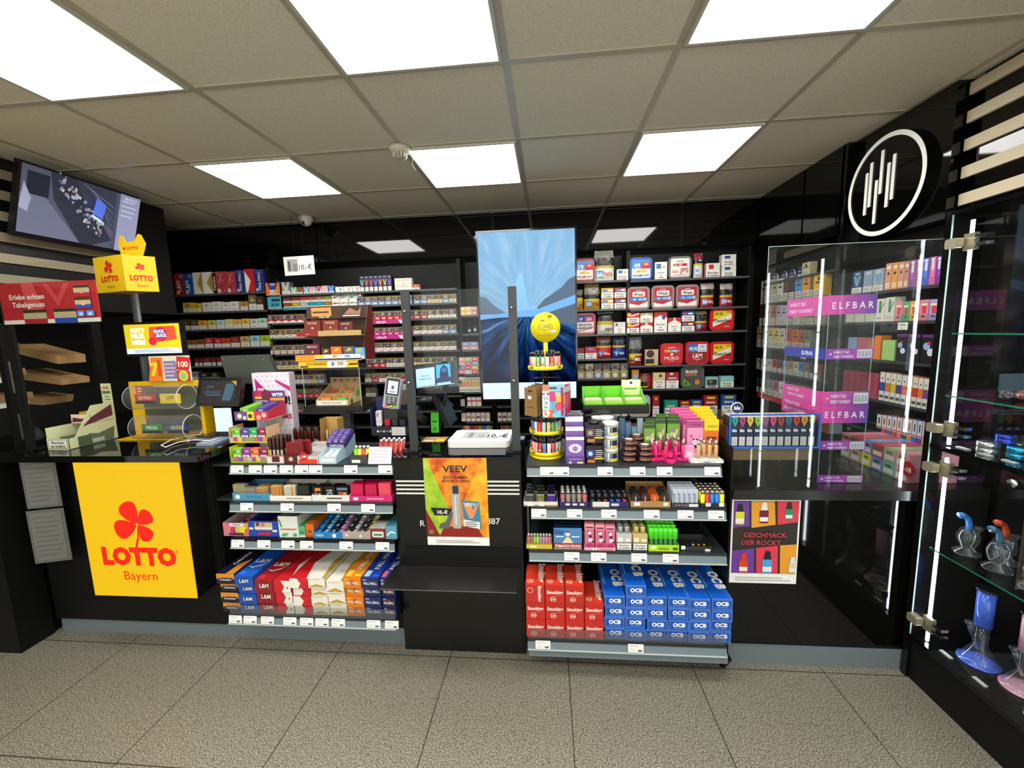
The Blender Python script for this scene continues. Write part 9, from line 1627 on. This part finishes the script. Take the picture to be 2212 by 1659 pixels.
def band(z0, z1, big, left, mt, digits=False):
    m = M().box(ex0-.002, ex1+.002, ey0-.004, ey0-.002, z0, z1, mt); f = m.front(ex0-.002, ex1+.002, ey0-.0043, z0, z1)
    if big: f.t('E L F B A R', .5, .3, .36, '#F2ECF4', .01, wmax=.86)
    else: f.t('MAKE IT ELF.', .34, .55, .24, '#F0E0F0', .02, wmax=.34); f.t('ENJOY YOURSELF!', .38, .14, .24, '#F0E0F0', .02, wmax=.42); f.c(.1, .5, .03, '#E0B0E0', 6)
    if digits: f.rr(.66, .1, .97, .9, .02, '#C8C8CC'); f.t('8.8.8.8', .815, .25, .5, '#8A8A90', .02, wmax=.26)
    obj('header_band', m, t)
    if left:
        m = M().box(ex0-.004, ex0-.002, ey0-.002, ey1, z0, z1, mat(left, .35)); f = Face(m, (ex0-.0043, ey1, z0), (0, -1, 0), (0, 0, 1), ey1-ey0, z1-z0)
        if left != '#2A3AA8': f.t('MAKE IT ELF.', .3, .6, .2, '#F4D8EC', .02, wmax=.42); f.t('ENJOY YOURSELF', .38, .2, .2, '#F4D8EC', .02, wmax=.6)
        else: f.t('ELFBAR', .6, .3, .4, '#D8E0F8', .03, wmax=.6)
        obj('side_band', m, t)
band(1.575, 1.655, True, '#D850A8', PKP); band(1.385, 1.43, False, '#2A3AA8', PP, True); band(1.185, 1.245, False, '#D84AA0', PKP, True); band(1.105, 1.184, True, '#D84AA0', PKP); band(.985, 1.025, False, None, PP, True); band(RZ+.002, RZ+.036, False, None, PP, True)
put('vape_box', 'vape box', 'orange box standing inside the clear tower', None, 'eo', lambda f: (f.r(0, 0, 1, 1, '#C86A2A'), f.r(.2, .6, .8, .72, '#E8C8A8'), f.r(0, 0, 1, .5, '#8A98A8')), '#C86A2A', 1790, 1820, 898, 940, 2.0, 1.021, .05)
# stacked flavour boxes on the right counter by the wall
sc = ['#D88A9A', '#8AB89A', '#7A90C0', '#D8C84A', '#E0A0A8', '#A8B890', '#C84A5A', '#7A98C8', '#C85A5A']
for lv in range(2):
    for i in range(6):
        m = M().box(-.10, .10, -.033, .033, 0, .062, mat(sc[(i+lv*4) % 9], .4)); f = Face(m, (-.1003, .033, 0), (0, -1, 0), (0, 0, 1), .066, .062); f.r(.1, .15, .9, .5, '#E8DCD8'); f.r(.25, .6, .75, .8, shade(sc[(i+lv*3) % 9], .6)); f = Face(m, (-.1, -.033, .0622), (1, 0, 0), (0, 1, 0), .2, .066); f.r(.1, .2, .5, .8, shade(sc[(i+lv*4) % 9], 1.15))
        cp(m.data('vape_carton'), 'vape_carton', (1.66, 1.90+.069*i, RZ+.0005+lv*.063), 0, 'pastel vape carton on the low counter, %s from front, %s layer' % (ORD[i], ('lower', 'upper')[lv]), 'box', 'pastel vape cartons on the low counter')
m = M().cyl((1.553, 1.862, .9), (1.556, 1.862, .9), .034, mat('#B82030'), 8, smooth=False); f = Face(m, (1.5525, 1.896, .866), (0, -1, 0), (0, 0, 1), .068, .068); f.t('-18', .5, .3, .3, '#EDE6E2', .04); tag(obj('age_sticker', m), 'red octagonal minus 18 sticker on the pastel cartons', 'sticker')
tag(obj('corner_shelf', M().box(1.601, 1.83, 1.80, 2.30, .79, .832, mat('#1B1A17', .25)).box(1.601, 1.83, 1.80, 1.82, 0, .79, MATTE)), 'dark shelf end joining the low counter to the wall', 'counter').name = 'counter_end'
# ---- showcase goods
GLS = sheet((.9, .93, .94), 1, .02)
def bong(x, y, z, H, c, word, r=.026, base=.055, tint=None):
    t = thing('glass_bong', word, 'water pipe', (x, y, z))
    cb_ = mat(c, .12) if c else GLS
    obj('glass_base', M().lathe([(base*.6, .0), (base, .006), (base*.96, .016), (r*1.3, .05), (r*.75, .075), (r*.8, H*.5)], GLS, n=20), t)
    obj('foot_disc', M().lathe([(0, 0.001), (base*1.12, .001), (base*1.12, .006), (base*.5, .02), (0, .022)], cb_, n=22), t)
    obj('neck', M().lathe([(r, H*.5), (r, H*.96), (r*.9, H*.96), (r*.9, H*.52)], cb_, n=20), t)
    obj('rim', M().lathe([(r*.9, H*.955), (r*1.35, H*.985), (r*1.35, H), (r*.9, H*.99)], mat('#151518', .1), n=20), t)
    obj('downstem', M().tube([(-.012, -.0, .06), (-.045, -.01, H*.42), (-.055, -.012, H*.5)], [.007, .008, .009], GLS, 8).lathe([(.007, 0), (.016, .018), (.017, .022)], GLS, (-.057, -.012, H*.5), 12), t)
bong(1.66, 1.60, .2065, .31, '#4A6AD8', 'tall glass bong with blue neck and foot'); bong(1.69, 1.475, .2065, .30, '#E0A0B8', 'tall glass bong with pink neck and foot'); bong(1.64, 1.34, .2065, .28, None, 'clear glass bong beside the pink one', .024, .06)
def rig(x, y, z, c, word, s=1):
    t = thing('glass_rig', word, 'water pipe', (x, y, z), .3)
    obj('body', M().lathe([(.02*s, 0), (.04*s, .004), (.042*s, .012), (.018*s, .03), (.03*s, .05), (.034*s, .075), (.026*s, .1), (.016*s, .11)], GLS, n=18), t)
    obj('bent_neck', M().tube([(0, 0, .105*s), (-.004, 0, .13*s), (-.018, 0, .155*s), (-.042, 0, .17*s), (-.055, 0, .168*s)], [.011, .01, .009, .008, .013], mat(c, .15), 10), t)
    obj('bowl', M().tube([(.03*s, 0, .05*s), (.05*s, 0, .085*s)], .006, GLS, 8).lathe([(.006, 0), (.016, .016), (.018, .02)], GLS, (.05*s, 0, .085*s), 12), t)
for x, y, c, wd in ((1.63, 1.66, '#3A8AE0', 'small glass rig with blue bent neck'), (1.70, 1.60, '#D8502A', 'small glass rig with red bent neck'), (1.63, 1.55, '#4A7A98', 'small glass rig with slate bent neck'), (1.70, 1.48, '#3A7AA8', 'small glass rig with steel blue neck'), (1.63, 1.43, '#D8DCE0', 'small glass rig with clear neck')): rig(x, y, .6205, c, wd)
for i, (x, y, z, r, h, c, wd) in enumerate(((1.60, 1.60, 1.0495, .03, .045, '#B8BABC', 'silver'), (1.63, 1.53, 1.0495, .03, .045, '#1E9AC8', 'turquoise'), (1.63, 1.575, 1.096, .027, .032, '#1E3AB8', 'blue'), (1.66, 1.47, 1.0495, .03, .045, '#A8A090', 'pewter'), (1.70, 1.60, 1.0495, .028, .04, '#8A8E92', 'grey'), (1.60, 1.42, 1.0495, .03, .045, '#1E9AC8', 'second turquoise'))):
    cp(M().lathe([(r*.96, 0), (r, .003), (r, h*.45), (r*.95, h*.48), (r, h*.52), (r, h*.96), (r*.9, h), (0, h)], mat(c, .18, .85), n=24).data('herb_grinder'), 'herb_grinder', (x, y, z), 0, '%s metal grinder on the middle board of the showcase' % wd, 'grinder')
m = M().box(-.03, .03, -.05, .05, 0, .15, '#DADAD4'); f = Face(m, (-.0303, .05, 0), (0, -1, 0), (0, 0, 1), .1, .15); f.t('ELFBAR', .5, .86, .06, '#8A8A88', .01, wmax=.5); f.r(.35, .15, .6, .75, '#2A8ABE'); f.p([(.55, .5), (1, .75), (1, .62), (.55, .35)], '#3A9ACA'); f.p([(0, .25), (.3, .4), (.3, .34), (0, .2)], '#D86AA8')
cp(m.data('vape_box'), 'vape_box', (1.66, 1.47, 1.4905), 0, 'white vape box on the top glass shelf of the showcase', 'vape box')
m = M().box(-.05, .05, -.1, .1, 0, .05, MATTE); f = Face(m, (-.0503, .1, 0), (0, -1, 0), (0, 0, 1), .2, .05); f.t('CHAMP', .3, .3, .4, '#E0E0DC', .04); cp(m.data('black_box'), 'black_box', (1.68, 1.42, 1.2505), 0, 'black lettered box on the second glass shelf', 'box')
for i in range(3): tag(obj('hand_pipe', M().lathe([(0, 0), (.016, .006), (.018, .02), (.012, .03), (.007, .05), (.006, .1), (.008, .11)], (GLS, mat('#8A3A30', .15), GLS)[i], (0, 0, 0), 12, ax=(.1, -1, .08)), None, (1.62+.035*i, 1.60-.02*i, 1.269)), '%s hand pipe lying on the second glass shelf' % ('left clear', 'reddish', 'right clear')[i], 'pipe')
for i, (x, y, z) in enumerate(((1.57, 1.63, .2065), (1.57, 1.50, .2065), (1.575, 1.66, 1.0495), (1.575, 1.58, 1.0495), (1.575, 1.50, 1.0495))): tag(obj('price_label', M().box(x-.007, x+.007, y-.022, y+.022, z, z+.004, mat('#D8DAD8', .3))), 'small clear price label in the showcase, %s' % ('on the floor by the blue bong', 'on the floor by the pink bong', 'front left of the grinders', 'middle of the grinders', 'right of the grinders')[i], 'price label')
